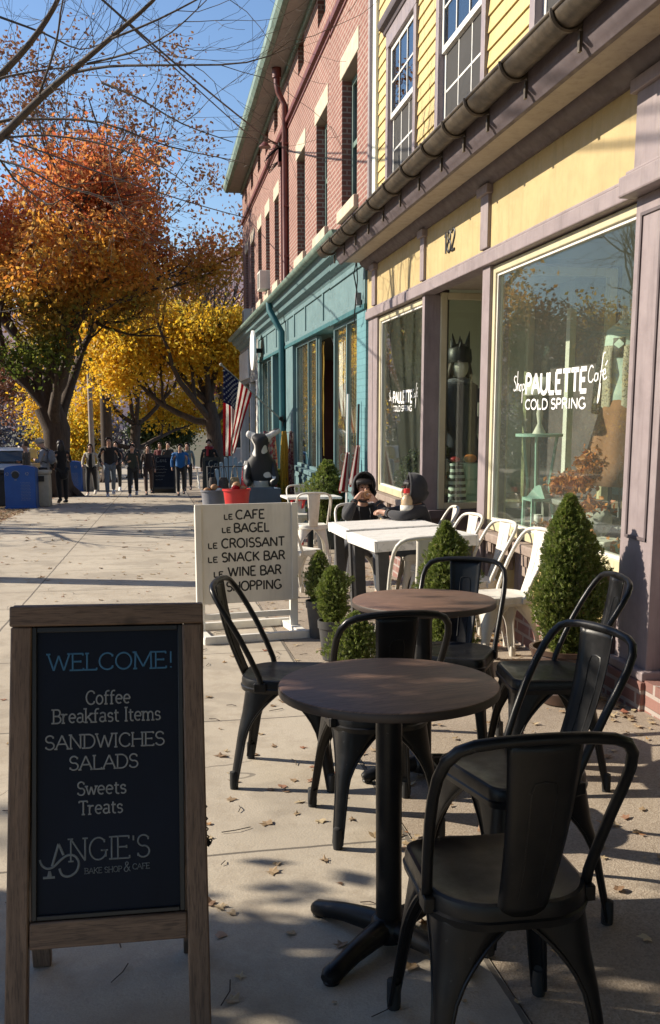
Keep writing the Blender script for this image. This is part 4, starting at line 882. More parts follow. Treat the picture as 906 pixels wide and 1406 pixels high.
tree('bare_tree', 'second bare street tree farther down the kerb, mostly out of view', (-6.0, 18.5, gz(18.5)),
     [(0, 0, 0, .22), (0, 0, 1.6, .18), (0, 0, 2.5, .16)],
     [(2, (-.5, -.4, 1), 2.2), (2, (.3, -.5, 1.1), 2.2), (2, (0, .5, 1.2), 2.2), (1, (.1, -.9, .9), 2.0), (2, (-.2, -1, 1), 2.4), (1, (-.5, .4, .9), 2.0)], 59, None, bark='bark_grey', depth=3, spread=.75, kids=(2, 3))
tree('street_tree', 'leafy street tree behind the camera', (-3.4, -1.8, gz(-2)),  # added out of view to keep sky light off the foreground
     [(0, 0, 0, .26), (0, 0, 1.6, .22), (0, 0, 2.6, .2)],
     [(2, (-.7, -.4, 1), 1.8), (2, (.8, -.2, 1), 2.0), (2, (.6, .5, 1.1), 1.9), (2, (0, -.9, 1), 1.8), (1, (.9, .1, .9), 2.0), (2, (.1, .2, 1.6), 2.0)], 67,
     [('leaf_brown', 16000, 0.16, (.4, .4, .35), lambda p, k: k <= 2, 26)], spread=0.75)
# trees and houses across the street (seen in the shop windows)
for i, (x, y, mt, nm, lb) in enumerate(((-17.5, 22, 'leaf_yellow', 'golden_tree', 'golden tree across the street near the yellow house'), (-18.5, 33, 'leaf_autumn', 'maple_tree', 'red orange maple across the street beyond the yellow house'),
        (-18, 46, 'leaf_yellow', 'golden_tree', 'golden tree across the street farther down the hill'), (-17.5, 12, 'leaf_brown', 'russet_tree', 'russet tree across the street opposite the tables'))):
    tree(nm, lb, (x, y, gz(y)), [(0, 0, 0, .28), (0, 0, 1.6, .24), (0, 0, 2.8, .22)],
         [(2, (-.9, 0, 1), 2.4), (2, (.9, .2, 1), 2.4), (2, (0, -.6, 1.2), 2.6), (2, (.1, .8, 1.1), 2.5), (1, (-.3, -.9, .8), 2.2)], 60 + i, [(mt, 6000, 0.26, (.55, .55, .45), lambda p, k: k <= 2, 20 + i)])
def treeline():
    rs = np.random.RandomState(9); cen = []; n = 900
    for _ in range(n):
        x = rs.uniform(-42, -1.5); y = rs.uniform(72, 92); top = 4.2 + 2.0 * math.sin(x * .8) + 1.0 * math.sin(x * 2.3)
        cen.append((x, y, gz(80) + rs.uniform(0, max(1.5, top))))
    tag(leaves('treeline', cen, (.7, .7, .7), 22000, 0.42, 'far_wood', None, 17, 0), kind='stuff')
treeline()
# fallen leaves
def litter():
    rs = np.random.RandomState(21); v = []; f = []
    def leaf(x, y, s, dz):
        o = len(v); n = 11; a0 = rs.uniform(0, 6.28); curl = rs.uniform(.15, .6); ax = rs.uniform(0, 6.28); tip = rs.uniform(-.25, .25)
        pts = []
        for k in range(n):
            a = k * 2 * math.pi / n; rr = s * (0.62 + 0.38 * (k % 2)) * rs.uniform(.55, 1.15); lx, ly = rr * math.cos(a) * 1.15, rr * math.sin(a) * .85
            u = lx * math.cos(ax) + ly * math.sin(ax)
            pts.append((x + lx * math.cos(a0) - ly * math.sin(a0), y + lx * math.sin(a0) + ly * math.cos(a0), gz(y) + cs(x) + dz + 0.003 + curl * u * u / s * .8 + max(0, tip * u)))
        v.append((x, y, gz(y) + cs(x) + dz + 0.004)); v.extend(pts)
        for k in range(n): f.append((o, o + 1 + k, o + 1 + (k + 1) % n))
    for _ in range(900):                                    # terrace and near sidewalk
        y = rs.uniform(1.6, 11); x = rs.uniform(-1.2, 2.3) if rs.rand() < .7 else rs.uniform(.8, 2.35)
        if x < .6 and rs.rand() < .55: continue
        leaf(x, y, rs.uniform(.008, .030), 0)
    for _ in range(320): leaf(2.32 - abs(rs.normal(0, .16)), rs.uniform(2.6, 10), rs.uniform(.015, .04), 0)
    for _ in range(500): leaf(rs.uniform(-3.0, 1.5), rs.uniform(10, 30), rs.uniform(.02, .05), 0)
    for _ in range(2600): leaf(-3.0 - abs(rs.normal(0, .7)), rs.uniform(15, 34), rs.uniform(.03, .075), -.01)
    for _ in range(45):                                     # pale maple leaves near the tables
        leaf(rs.uniform(.1, 1.1), rs.uniform(2.3, 4.8), rs.uniform(.018, .036), 0)
    o = raw('fallen_leaves', v, f, 'leaf_dry'); tag(o, kind='stuff')
    m = MB()
    for _ in range(150):
        x, y = rs.uniform(-.8, 2.3), rs.uniform(1.6, 8); a = rs.uniform(0, 3.14); L = rs.uniform(.03, .12)
        m.tube([(x, y, gz(y) + .005), (x + L * .5 * math.cos(a), y + L * .5 * math.sin(a), gz(y) + .008), (x + L * math.cos(a + .2), y + L * math.sin(a + .2), gz(y + L * math.sin(a + .2)) + .005)], .0018, 4)
    tag(m.build('litter', 'bark', smooth=60), kind='stuff')
litter()
# ------------------------------------------------------------------ metal cafe chairs
def outline(a, rf, rb, n=10):
    """rounded square in plan: front corners radius rf (y>0), rear corners rb"""
    pts = []
    for cx_, cy_, a0, r in ((a, a, 0, rf), (-a, a, 90, rf), (-a, -a, 180, rb), (a, -a, 270, rb)):
        ox = cx_ - math.copysign(r, cx_); oy = cy_ - math.copysign(r, cy_)
        pts += [(ox + r * math.cos(R(a0 + 90 * i / n)), oy + r * math.sin(R(a0 + 90 * i / n))) for i in range(n + 1)]
    return pts
def make_chair(mt, label, group):
    t = empty('metal_chair', label, 'chair', group=group)
    m = MB(); rings = []
    for a, rf, rb, z in ((.179, .05, .125, .395), (.182, .05, .125, .412), (.178, .05, .125, .416), (.178, .05, .125, .436), (.174, .05, .122, .447), (.167, .045, .118, .4505), (.158, .042, .11, .449), (.148, .04, .105, .4445), (.09, .03, .06, .4415), (.02, .006, .012, .441)):
        rings.append([(x, y, z) for x, y in outline(a, rf, rb)])
    m.rings(rings, True); m.build('seat', mt, t, 30)
    # holes in the seat are small dark dimples
    for sx in (-1, 1):
        for sy in (-1, 1):
            def corner(z):
                k = 1 - z / .41; yy = .162 if sy > 0 else .150
                return Vector((sx * (.160 + .042 * k), sy * (yy + .058 * k), z))
            def sect(z):
                w = .024 + .018 * (z / .41) + .118 * max(0, (z - .20) / .21) ** 2.0
                c = corner(z); r = min(.032 if sy > 0 else .05, w * .75); P = [c + Vector((-sx * w, 0, 0)), c + Vector((-sx * (w + r) / 2, 0, 0))]
                for i in range(6):
                    a = R(90 * i / 5); P.append(c + Vector((-sx * (r - r * math.sin(a)), -sy * (r - r * math.cos(a)), 0)))
                P += [c + Vector((0, -sy * (w + r) / 2, 0)), c + Vector((0, -sy * w, 0))]; return P
            zs = [.015, .05, .1, .15, .2, .24, .28, .31, .34, .36, .38, .395, .41]
            S = [sect(z) for z in zs]; n = len(S[0]); v = [tuple(p) for s_ in S for p in s_]
            m = MB(); m.add(v, [(i * n + k, i * n + k + 1, (i + 1) * n + k + 1, (i + 1) * n + k) for i in range(len(zs) - 1) for k in range(n - 1)])
            leg = m.build('leg', mt, t, 60, solid=0.004)
            e = MB(); e.tube([s_[0] for s_ in S], .0052, 6); e.tube([s_[-1] for s_ in S], .0052, 6)
            c1, c0 = corner(.30), corner(.06); o = Vector((sx * -.010, sy * -.010, 0)) * 0.3
            e.build('rolled_edge', mt, leg, 60)
            b = MB(); c = corner(0.02); dx = Vector((-sx * .012, -sy * .012, 0))
            b.tube([c + dx + Vector((0, 0, -.02)), c + dx + Vector((0, 0, .0)), c + dx + Vector((0, 0, .05)), corner(.07) + dx], [.0165, .018, .0175, .012], 10); b.build('foot', 'rubber' if mt != 'whitemetal' else mt, leg, 50)
    # hoop
    half = [(.178, .425, -.075), (.180, .47, -.085), (.187, .55, -.118), (.194, .64, -.160), (.198, .71, -.198), (.197, .765, -.230), (.188, .805, -.254), (.168, .832, -.270), (.138, .845, -.279), (.09, .8515, -.284), (.045, .854, -.287), (0, .855, -.288)]
    half = [(x, .425 + (z - .425) * .952, y) for x, z, y in half]
    P = [(-x, y, z) for x, z, y in half] + [(x, y, z) for x, z, y in half[-2::-1]]
    m = MB(); m.tube(P, .0122, 10); m.build('back_frame', mt, t, 60)
    for s_ in (-1, 1): m = MB(); m.box(s_ * .178 - .012, s_ * .178 + .012, -.105, -.055, .405, .44); m.build('frame_bracket', mt, t, 40, bevel=.003)
    # splat
    def sp(u, v):
        w = .052 + .024 * v; x = (u * 2 - 1) * w; z = .425 + .404 * v
        y = -.168 - .116 * v - .018 * math.sin(math.pi * v) - .010 * (1 - (u * 2 - 1) ** 2) + (.006 if abs(u * 2 - 1) > .9 else 0)
        return (x, y, z)
    m = MB(); m.grid(sp, 12, 16); bk = m.build('backrest', mt, t, 60, solid=.004)
    m = MB()
    for off in (.007, -.012):
        pts = []
        for x, v in ((.021, .12), (.021, .3), (.024, .55), (.026, .74), (.020, .79), (0, .80), (-.020, .79), (-.026, .74), (-.024, .55), (-.021, .3), (-.021, .12)):
            u = .5 + x / (2 * (.052 + .024 * v)); p = sp(u, v); pts.append((p[0], p[1] + (.002 if off > 0 else -.002), p[2]))
        m.tube(pts, .0022, 5)
    m.build('pressed_rib', mt, bk, 60)
    return t
BG, WG = 'black metal chairs at the round tables', 'cream white metal chairs by the shop'
first = {}
def chair(x, y, deg, label, white=False, tilt=0.0):
    mt = 'whitemetal' if white else 'blackmetal'
    if mt not in first: o = first[mt] = make_chair(mt, label, WG if white else BG)
    else: o = copy_tree(first[mt]); o['label'] = label
    reloc(o, (x, y, gz(y)), R(deg)); return o
chair(0.712, 1.822, -2, 'black metal chair in front with its back to us beside the front round table')
chair(0.500, 3.735, -106, 'black metal chair standing side-on between the menu board and the front round table')
chair(0.745, 3.165, 3, 'black metal chair between the two round tables, back rising behind the front table')
chair(1.005, 2.44, 102, 'black metal chair facing left at the front round table, tall backrest seen at an angle')
chair(1.53, 3.43, 82, 'black metal chair in front of the brown pot, hoop overlapping the shadow on the pilaster')
chair(1.285, 3.92, 150, 'black metal chair behind the rear round table, facing us before the middle shrub')
chair(2.02, 5.27, 97, 'cream chair nearest the big cypress, first of the row under the shop window', True)
chair(2.04, 5.93, 97, 'cream chair in the middle of the row under the shop window', True)
chair(2.05, 6.62, 97, 'cream chair at the doorway end of the row under the shop window', True)
chair(1.50, 5.42, 6, 'cream chair with its back to us in front of the white tables, behind the shrub', True)
chair(1.77, 8.14, 178, 'cream chair under the child eating at the white table', True)
chair(1.22, 8.35, -60, 'cream chair empty beside the child eating, left of the white tables', True)
chair(1.77, 10.86, -3, 'cream chair with its back to us right of the white sign board', True)
chair(1.95, 12.55, 186, 'cream chair facing us across the far white cafe table', True)

# ------------------------------------------------------------------ round tables
def make_round(label):
    t = empty('round_table', label, 'table', group='round brown bistro tables')
    m = MB(); m.lathe([(0, .722), (.289, .722), (.295, .727), (.2965, .74), (.2955, .7475), (.291, .7500), (0, .7502)], (0, 0, 0), 72, False)
    top = m.build('tabletop', 'tabletop', t, 30)
    m = MB(); m.lathe([(.2966, .7245), (.2978, .727), (.2980, .743), (.2968, .7455)], (0, 0, 0), 72, False); m.build('edge_band', 'edgeband', top, 30)
    m = MB(); m.lathe([(.036, .06), (.036, .715)], (0, 0, 0), 28); m.lathe([(.11, .708), (.11, .7215)], (0, 0, 0), 24); m.build('pedestal', 'blackmetal', t, 40)
    m = MB()
    m.lathe([(.052, .02), (.055, .045), (.048, .075), (.038, .085)], (0, 0, 0), 24)
    for k in range(4):
        a = R(90 * k + 28); c, s_ = math.cos(a), math.sin(a)
        m.tube([(c * r, s_ * r, z) for r, z in ((.02, .05), (.08, .048), (.16, .040), (.22, .028), (.255, .020), (.27, .015))], [.036, .032, .027, .025, .026, .018], 10, flat=None)
        m.lathe([(.02, -.002), (.022, .004), (.016, .012)], (c * .25, s_ * .25, 0), 12)
    m.build('base', 'blackmetal', t, 50)
    return t
rt = make_round('brown round table in front, half shaded with bands of light')
reloc(rt, (0.592, 2.33, gz(2.33)), R(12))
r2 = copy_tree(rt); r2['label'] = 'brown round table behind the front one, sunlit top'; reloc(r2, (1.055, 3.60, gz(3.6)), R(-20))

# white plank tables
def make_square(label, loc, w, d, rot, tilt):
    t = empty('square_table', label, 'table', loc, rot, 'white plank tables pushed end to end', True, tilt)
    n = 5; pw = d / n
    m = MB()
    for k in range(n): m.box(-w / 2 + .001, w / 2 - .001, -d / 2 + k * pw + .0015, -d / 2 + (k + 1) * pw - .0015, .70, .741)
    tp = m.build('tabletop', 'plank_white', t, 0, bevel=.003)
    m = MB(); m.box(-w / 2, w / 2, -d / 2 - .02, -d / 2 - .0005, .665, .7385); m.box(-w / 2, w / 2, d / 2 + .0005, d / 2 + .02, .665, .7385)
    m.box(-w / 2 - .02, -w / 2 - .0005, -d / 2 - .02, d / 2 + .02, .664, .738); m.box(w / 2 + .0005, w / 2 + .02, -d / 2 - .02, d / 2 + .02, .664, .738); m.build('apron', 'plank_white', t, 0, bevel=.003)
    for sx in (-1, 1):
        for sy in (-1, 1):
            m = MB(); x, y = sx * (w / 2 - .05), sy * (d / 2 - .05); m.box(x - .038, x + .038, y - .038, y + .038, 0 if sx < 0 else -.0, .70); m.build('leg', 'potgrey', t, 0, bevel=.004)
    return t
make_square('white plank table with the drink bottle, where the two children sit', (1.768, 7.19, gz(7.19) + .005), .70, .74, -.01, -.035)
make_square('white plank table standing empty next to the shrub, in front of the children', (1.755, 6.30, gz(6.3) + .005), .70, .72, .05, -.035)
t = empty('cafe_table', 'small white cafe table on a black pedestal behind the white sign board', 'table', (1.88, 11.65, gz(11.65)))
m = MB(); m.box(-.34, .34, -.34, .34, .715, .745); m.build('tabletop', 'plank_white', t, 0, bevel=.006)
m = MB(); m.tube([(0, 0, .02), (0, 0, .715)], .04, 16); m.build('pedestal', 'blackmetal', t)
m = MB()
for k in range(4): a = R(90 * k + 40); m.beam((0, 0, .03), (.28 * math.cos(a), .28 * math.sin(a), .012), .06, .03)
m.build('base', 'blackmetal', t, 0, bevel=.005)

# ------------------------------------------------------------------ menu boards
def a_board():
    t = empty('sandwich_board', 'tall wooden sandwich board with navy panel reading WELCOME', 'sign', (-.149, 1.96, gz(1.96)), 0, tilt=.020)
    lean = math.atan2(.20, 1.03); RX = Matrix.Rotation(-lean, 4, 'X')
    H1 = 1.036; w0, w1 = .205, .194
    def part(name, mt, fn, bev=.004, par=None):
        m = MB(); fn(m); o = m.build(name, mt, par or t, 30, bevel=bev)
        if par is None: o.matrix_basis = RX
        return o
    for s_ in (-1, 1):
        def leg(m):
            m.rings([[(s_ * w0 - .0245, -.018, 0), (s_ * w0 + .0245, -.018, 0), (s_ * w0 + .0245, .018, 0), (s_ * w0 - .0245, .018, 0)], [(s_ * w1 - .0235, -.018, .988), (s_ * w1 + .0235, -.018, .988), (s_ * w1 + .0235, .018, .988), (s_ * w1 - .0235, .018, .988)]])
        part('leg', 'oldwood', leg)
    part('top_rail', 'oldwood_h', lambda m: m.box(-w1 - .026, w1 + .026, -.02, .02, .989, H1))
    part('bottom_rail', 'oldwood_h', lambda m: m.box(-w1 + .018, w1 - .018, -.016, .016, .262, .322))
    b = part('panel', 'slate', lambda m: m.box(-.160, .160, -.004, .006, .335, .974), 0)
    def bead(m):
        m.box(-.172, -.160, -.011, .006, .324, .987); m.box(.160, .172, -.011, .006, .324, .987); m.box(-.16, .16, -.0112, .006, .324, .335); m.box(-.16, .16, -.0112, .006, .974, .987)
    part('panel_frame', 'black', bead, .002, b)
    put = lambda u, v: (u + .128, -.0046, v); nr = (0, -1, 0)
    m = MB(); text(m, 'WELCOME!', -.266, .024, .886, .038, .0042, put, nr, True); m.build('heading_lettering', 'ink_blue', b, 40)
    for wd, xa, xb, zz, cp in (('Coffee', -.180, -.077, .806, .031), ('Breakfast Items', -.254, -.008, .765, .031), ('SANDWICHES', -.272, .001, .706, .031), ('SALADS', -.218, -.060, .657, .031), ('Sweets', -.200, -.088, .599, .030), ('Treats', -.196, -.096, .555, .030)):
        m = MB(); text(m, wd, xa, xb, zz, cp, .0036, put, nr, True); m.build('menu_lettering', 'ink_white', b, 40)
    m = MB(); x0, x1 = -.282, -.036; X = lambda p: x0 + (p - 130) / (815 - 130) * (x1 - x0); Y = lambda q: .500 - (q - 90) / 210 * .083
    text(m, "NGIE'S", X(305), X(822), Y(214), .050, .0040, put, nr, True)
    ex = lambda *pp: [(X(a), Y(b)) for a, b in pp]
    for pl in (ex((205, 235), (245, 110)), ex((245, 110), (275, 175)), ex((150, 298), (222, 298)), ex((190, 262), (182, 296)), ex((190, 262), (198, 296))): m.tube([put(*p) for p in pl], .0028, 6, True, flat=(nr, .0012))
    sw = ex((130, 195), (142, 225), (175, 247), (215, 238), (255, 205), (300, 178), (345, 185), (370, 225), (355, 272), (310, 298), (268, 288), (250, 250))
    script(m, [sw], 0, 0, (1, 1), .0052, put, nr)
    text(m, 'BAKE SHOP', X(405), X(640), Y(290), .0125, .0016, put, nr, True); text(m, '&', X(648), X(694), Y(292), .022, .0022, put, nr); text(m, 'CAFE', X(704), X(815), Y(282), .0125, .0016, put, nr, True)
    m.build('logo', 'ink_grey', b, 40)
    # rear frame, hinge and chain
    BK = Matrix.Translation((0, .44, 0)) @ Matrix.Rotation(lean * 1.05, 4, 'X')
    for s_ in (-1, 1):
        m = MB(); m.box(s_ * .200 - .024, s_ * .200 + .024, -.016, .016, 0, .985); m.build('leg', 'oldwood', t, 0, bevel=.004).matrix_basis = BK
    m = MB(); m.box(-.222, .222, -.018, .018, .986, 1.03); m.build('top_rail', 'oldwood_h', t, 0, bevel=.004).matrix_basis = BK
    m = MB(); m.box(-.175, .175, -.014, .014, .262, .322); m.build('bottom_rail', 'oldwood_h', t, 0, bevel=.004).matrix_basis = BK
    m = MB(); m.box(-.174, .174, -.006, .004, .324, .984); m.build('rear_panel', 'slate', t, 0).matrix_basis = BK
    m = MB()
    for k in range(16):
        u = k / 15; y = .11 + .26 * u; z = .46 - .05 * math.sin(math.pi * u); a = (k % 2) * 90
        c, s_ = math.cos(R(a)) * .006, math.sin(R(a)) * .006
        m.tube([(.231 + c * math.cos(R(q)), y + .011 * math.sin(R(q)), z + s_ * math.cos(R(q))) for q in range(0, 361, 60)], .0018, 5)
    m.build('chain', 'blackmetal', t, 60)
a_board()
def white_board():
    t = empty('white_sign_board', 'off white standing sign board listing LE CAFE, LE BAGEL and LE CROISSANT', 'sign', (.272, 6.722, gz(6.722) - .0), R(8))
    m = MB(); m.box(-.035, .735, -.012, .012, .245, .982); b = m.build('board', 'signwhite', t, 0, bevel=.004)
    for xa, xb in ((.690, .736), (-.036, .01)): m = MB(); m.box(xa, xb, -.030, -.0125, .255, .982); m.build('board_batten', 'signwhite', t, 0, bevel=.003)
    for x in (.0, .715):
        m = MB(); m.box(x - .03, x + .03, .013, .05, -.0, .96); m.build('leg', 'white', t, 0, bevel=.004)
        m = MB(); m.box(x - .035, x + .035, -.28, .33, -.01, .045); m.build('foot', 'white', t, 0, bevel=.004)
    for ya, yb_2 in ((-.285, -.245), (.25, .29)): m = MB(); m.box(-.03, .745, ya, yb_2, .0, .058); m.build('base_rail', 'white', t, 0, bevel=.004)
    m = MB(); m.box(0.03, .685, .02, .045, .12, .165); m.build('stretcher', 'white', t, 0, bevel=.003)
    put = lambda u, v: (u, -.0126, v); nr = (0, -1, 0)
    m = MB(); w = .0125
    for a, xa, xb, z, c1, big, xc, xd, cap in (('LE', .177, .247, .870, .036, 'CAFE', .265, .490, .064), ('LE', .160, .232, .773, .036, 'BAGEL', .25, .525, .064), ('LE', .055, .13, .660, .038, 'CROISSANT', .155, .640, .066),
            ('LE', .052, .13, .557, .038, 'SNACK BAR', .155, .642, .066), ('LE', .092, .17, .447, .038, 'WINE BAR', .20, .612, .068), ('', 0, 0, .337, .05, 'SHOPPING', .185, .612, .068)):
        if a: text(m, a, xa, xb, z, c1, w * .8, put, nr)
        text(m, big, xc, xd, z, cap, w, put, nr)
    m.build('lettering', 'black', b, 40)
white_board()
def menu_board(label, x, y, w, h, rot, marks=True):
    t = empty('chalk_board', label, 'sign', (x, y, gz(y)), R(rot)); RX = Matrix.Rotation(-.12, 4, 'X')
    f = MB()
    f.box(-w / 2, -w / 2 + .06, -.02, .02, 0, h, RX); f.box(w / 2 - .06, w / 2, -.02, .02, 0, h, RX); f.box(-w / 2 + .06, w / 2 - .06, -.02, .02, h - .07, h, RX); f.box(-w / 2 + .06, w / 2 - .06, -.02, .02, .14, .2, RX); f.build('frame', 'black', t, 0)
    m = MB(); m.box(-w / 2 + .06, w / 2 - .06, -.005, .008, .2, h - .07, RX); b = m.build('panel', 'slate', t, 0)
    m = MB(); r = random.Random(int(x * 100)); z = h - .2; inv = lambda u, v: tuple(RX @ Vector((u, -.006, v)))
    script(m, [[(.28, 1), (.1, 1.0), (0, .5), (.1, 0), (.3, .1)], [(.5, .6), (.4, .1), (.6, .1), (.62, .6)], [(.8, .6), (.8, 0)], [(1, .7), (.95, .1), (1.1, .05)]], -w / 2 + .14, z - .02, (.3, .14), .018, inv, (0, -1, 0))
    z -= .16
    while z > .35:
        x0 = -w / 2 + .1; x1 = x0 + r.uniform(.4, .75) * (w - .2); q = [(x0 + (x1 - x0) * k / 14, z + r.uniform(-.014, .014)) for k in range(15)]
        m.tube([inv(*p) for p in q], .006, 5); z -= r.uniform(.09, .13)
    m.build('chalk_writing', 'ink_grey', b, 40)
    g = MB(); g.box(-w / 2, w / 2, -.02, .01, 0, h, Matrix.Translation((0, .34 * h * .7, 0)) @ Matrix.Rotation(.12, 4, 'X')); g.build('rear_panel', 'black', t, 0)
menu_board('navy chalk board standing on the sidewalk beside the person in the blue jacket', .12, 30.0, .74, 1.22, 0)
menu_board('black chalk board behind the bags outside the teal shop', 1.16, 21.0, .40, 1.2, 4)
# drink bottle on the table
t = empty('drink_bottle', 'tall clear bottle of creamy peach drink with red cap on the white table', 'bottle', (1.985, 7.36, gz(7.36) + .757))
MT['juice'] = mat('creamy_drink', (0.66, 0.50, 0.33), 0.25, (0.6, 0.45, 0.29), coat=.6); MT['bottle'] = glassmat('clear_plastic', (.92, .90, .86), 1.35, 1.2); MT['redcap'] = mat('red_plastic', (.55, .03, .03), .4)
m = MB(); m.lathe([(.001, .003), (.046, .003), (.049, .01), (.047, .06), (.049, .11), (.048, .150), (.039, .178), (.023, .20), (.001, .201)], n=24); m.build('drink', 'juice', t)
m = MB(); m.lathe([(.001, 0), (.049, 0), (.053, .012), (.050, .06), (.053, .11), (.052, .15), (.042, .178), (.026, .20), (.022, .215), (.001, .216)], n=24); m.build('bottle_body', 'bottle', t)
m = MB(); m.lathe([(.001, .212), (.026, .212), (.026, .246), (.022, .250), (.001, .250)], n=20); m.build('cap', 'redcap', t)
m = MB(); m.lathe([(.0535, .055), (.0535, .115)], n=24, cap=False); m.build('paper_label', 'signwhite', t, solid=.0006)

# ------------------------------------------------------------------ potted evergreens
def thuja(name, label, x, y, top, wid, base_z, n, pot, seed, size=.03, slim=1.0, lean=0, egg=.42, group='potted evergreens'):
    """pot: (radius top, radius bottom, height, material)"""
    t = empty(name, label, 'plant', (x, y, gz(y)), seed * .7, group)
    if pot:
        r1, r0, h, mt = pot
        m = MB()
        if mt == 'potbrown': prof = [(.001, 0), (r0, 0), (r0 * 1.06, h * .08), (r0 * 1.12, h * .2), (r0 * 1.09, h * .23), (r0 * 1.22, h * .42), (r0 * 1.18, h * .45), (r0 * 1.3, h * .66), (r0 * 1.26, h * .69), (r1 * .96, h * .88), (r1 * .95, h * .9), (r1, h * .92), (r1 * 1.02, h), (r1 * .92, h), (r1 * .88, h * .8), (.001, h * .8)]
        else: prof = [(.001, 0), (r0, 0), (r1 * .93, h * .80), (r1 * .935, h * .8), (r1, h * .81), (r1 * 1.02, h), (r1 * .93, h), (r1 * .88, h * .85), (.001, h * .85)]
        m.lathe(prof, n=32, cap=False); pt = m.build('pot', mt, t, 35)
        m = MB(); m.lathe([(.001, h * .9), (r1 * .9, h * .88)], n=20, cap=False); m.build('soil', 'soil', pt, 0)
    rs = np.random.RandomState(seed); H = top - base_z
    def prof(u):                                                    # radius along the height
        return wid * ((.48 + .52 * math.sin(1.5708 * u / egg)) if u < egg else max(0.05, 1 - ((u - egg) / (1 - egg)) ** 2.5))
    lob = [(rs.uniform(0, 6.28), rs.uniform(0, 1), rs.uniform(.05, .36)) for _ in range(40)]
    def rad(a, u):
        q = prof(u)
        for la, lu, ls in lob:
            d = (math.cos(a - la) - 1) * 5 - ((u - lu) / .10) ** 2; q *= 1 + ls * math.exp(d) - .012
        return q
    m = MB()
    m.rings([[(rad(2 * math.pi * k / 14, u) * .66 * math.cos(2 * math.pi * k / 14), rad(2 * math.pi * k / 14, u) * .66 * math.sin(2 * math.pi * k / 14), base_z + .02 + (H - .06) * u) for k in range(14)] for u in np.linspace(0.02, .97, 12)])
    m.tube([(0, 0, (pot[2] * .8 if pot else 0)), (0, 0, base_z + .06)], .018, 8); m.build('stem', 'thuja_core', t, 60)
    v = []; f = []
    for _ in range(n):
        u = rs.beta(1.15, 1.25); a = rs.uniform(0, 6.283); rr = rad(a, u) * (rs.uniform(.58, 1.04) if rs.rand() < .78 else rs.uniform(.98, 1.38))
        p = Vector((rr * math.cos(a), rr * math.sin(a), base_z + H * u)); out = Vector((math.cos(a), math.sin(a), 0))
        d = (out * rs.uniform(.25, .9) + Vector((0, 0, rs.uniform(.3, 1.3))) + Vector(rs.normal(0, .38, 3))).normalized()
        sd = d.cross(Vector(rs.normal(0, 1, 3))).normalized(); nn = sd.cross(d); s_ = size * rs.uniform(.65, 1.5)
        # a flat spray: a stem blade and four side blades
        for (o_, ang, ln) in ((0, 0, 1), (.25, .65, .6), (.25, -.65, .6), (.55, .55, .45), (.55, -.55, .45)):
            q = p + d * s_ * o_; dd = d * math.cos(ang) + sd * math.sin(ang); ss = sd * math.cos(ang) - d * math.sin(ang); L = s_ * ln; w = s_ * .085; k = len(v)
            cup = nn * (L * .12)
            v += [tuple(q - ss * w * .6), tuple(q + dd * L * .5 - ss * w + cup), tuple(q + dd * L), tuple(q + dd * L * .5 + ss * w + cup)]; v[-4] = tuple(q)
            f.append((k, k + 1, k + 2, k + 3))
    raw('foliage', v, f, 'thuja', t)
    return t
thuja('cypress_shrub', 'tall egg shaped cypress in a brown ribbed pot casting its shadow on the pilaster', 2.075, 4.43, 1.07, .148, .24, 20000, (.19, .135, .29, 'potbrown'), 3, .027)
thuja('cypress_shrub', 'middle sized bushy cypress between the rear round table and the white table', 1.55, 4.88, .93, .150, .10, 10500, (.15, .11, .2, 'potgrey'), 4, .026, egg=.4)
thuja('cypress_shrub', 'thin dwarf cypress in a tapered grey pot, farther of the pair by the white sign', 1.12, 6.53, .62, .095, .24, 2400, (.10, .07, .27, 'potgrey'), 5, .024)
thuja('cypress_shrub', 'fuller dwarf cypress in a tapered grey pot, nearer of the pair by the white sign', 1.085, 5.80, .60, .105, .24, 3600, (.10, .07, .26, 'potgrey'), 6, .024)
thuja('cypress_shrub', 'low bright green cypress behind the front table, half hidden by a chair back', 1.10, 5.20, .40, .14, .02, 4200, (.11, .08, .12, 'potgrey'), 7, .025, egg=.5)
thuja('cypress_shrub', 'cone shaped cypress at the entry of the teal shop', 2.18, 12.1, 1.15, .25, .25, 3600, (.16, .12, .26, 'potgrey'), 8, .05)
thuja('cypress_shrub', 'small cypress behind the cafe chairs near the yellow scarf', 2.02, 16.0, .95, .2, .25, 1500, (.16, .12, .26, 'potgrey'), 9, .05)
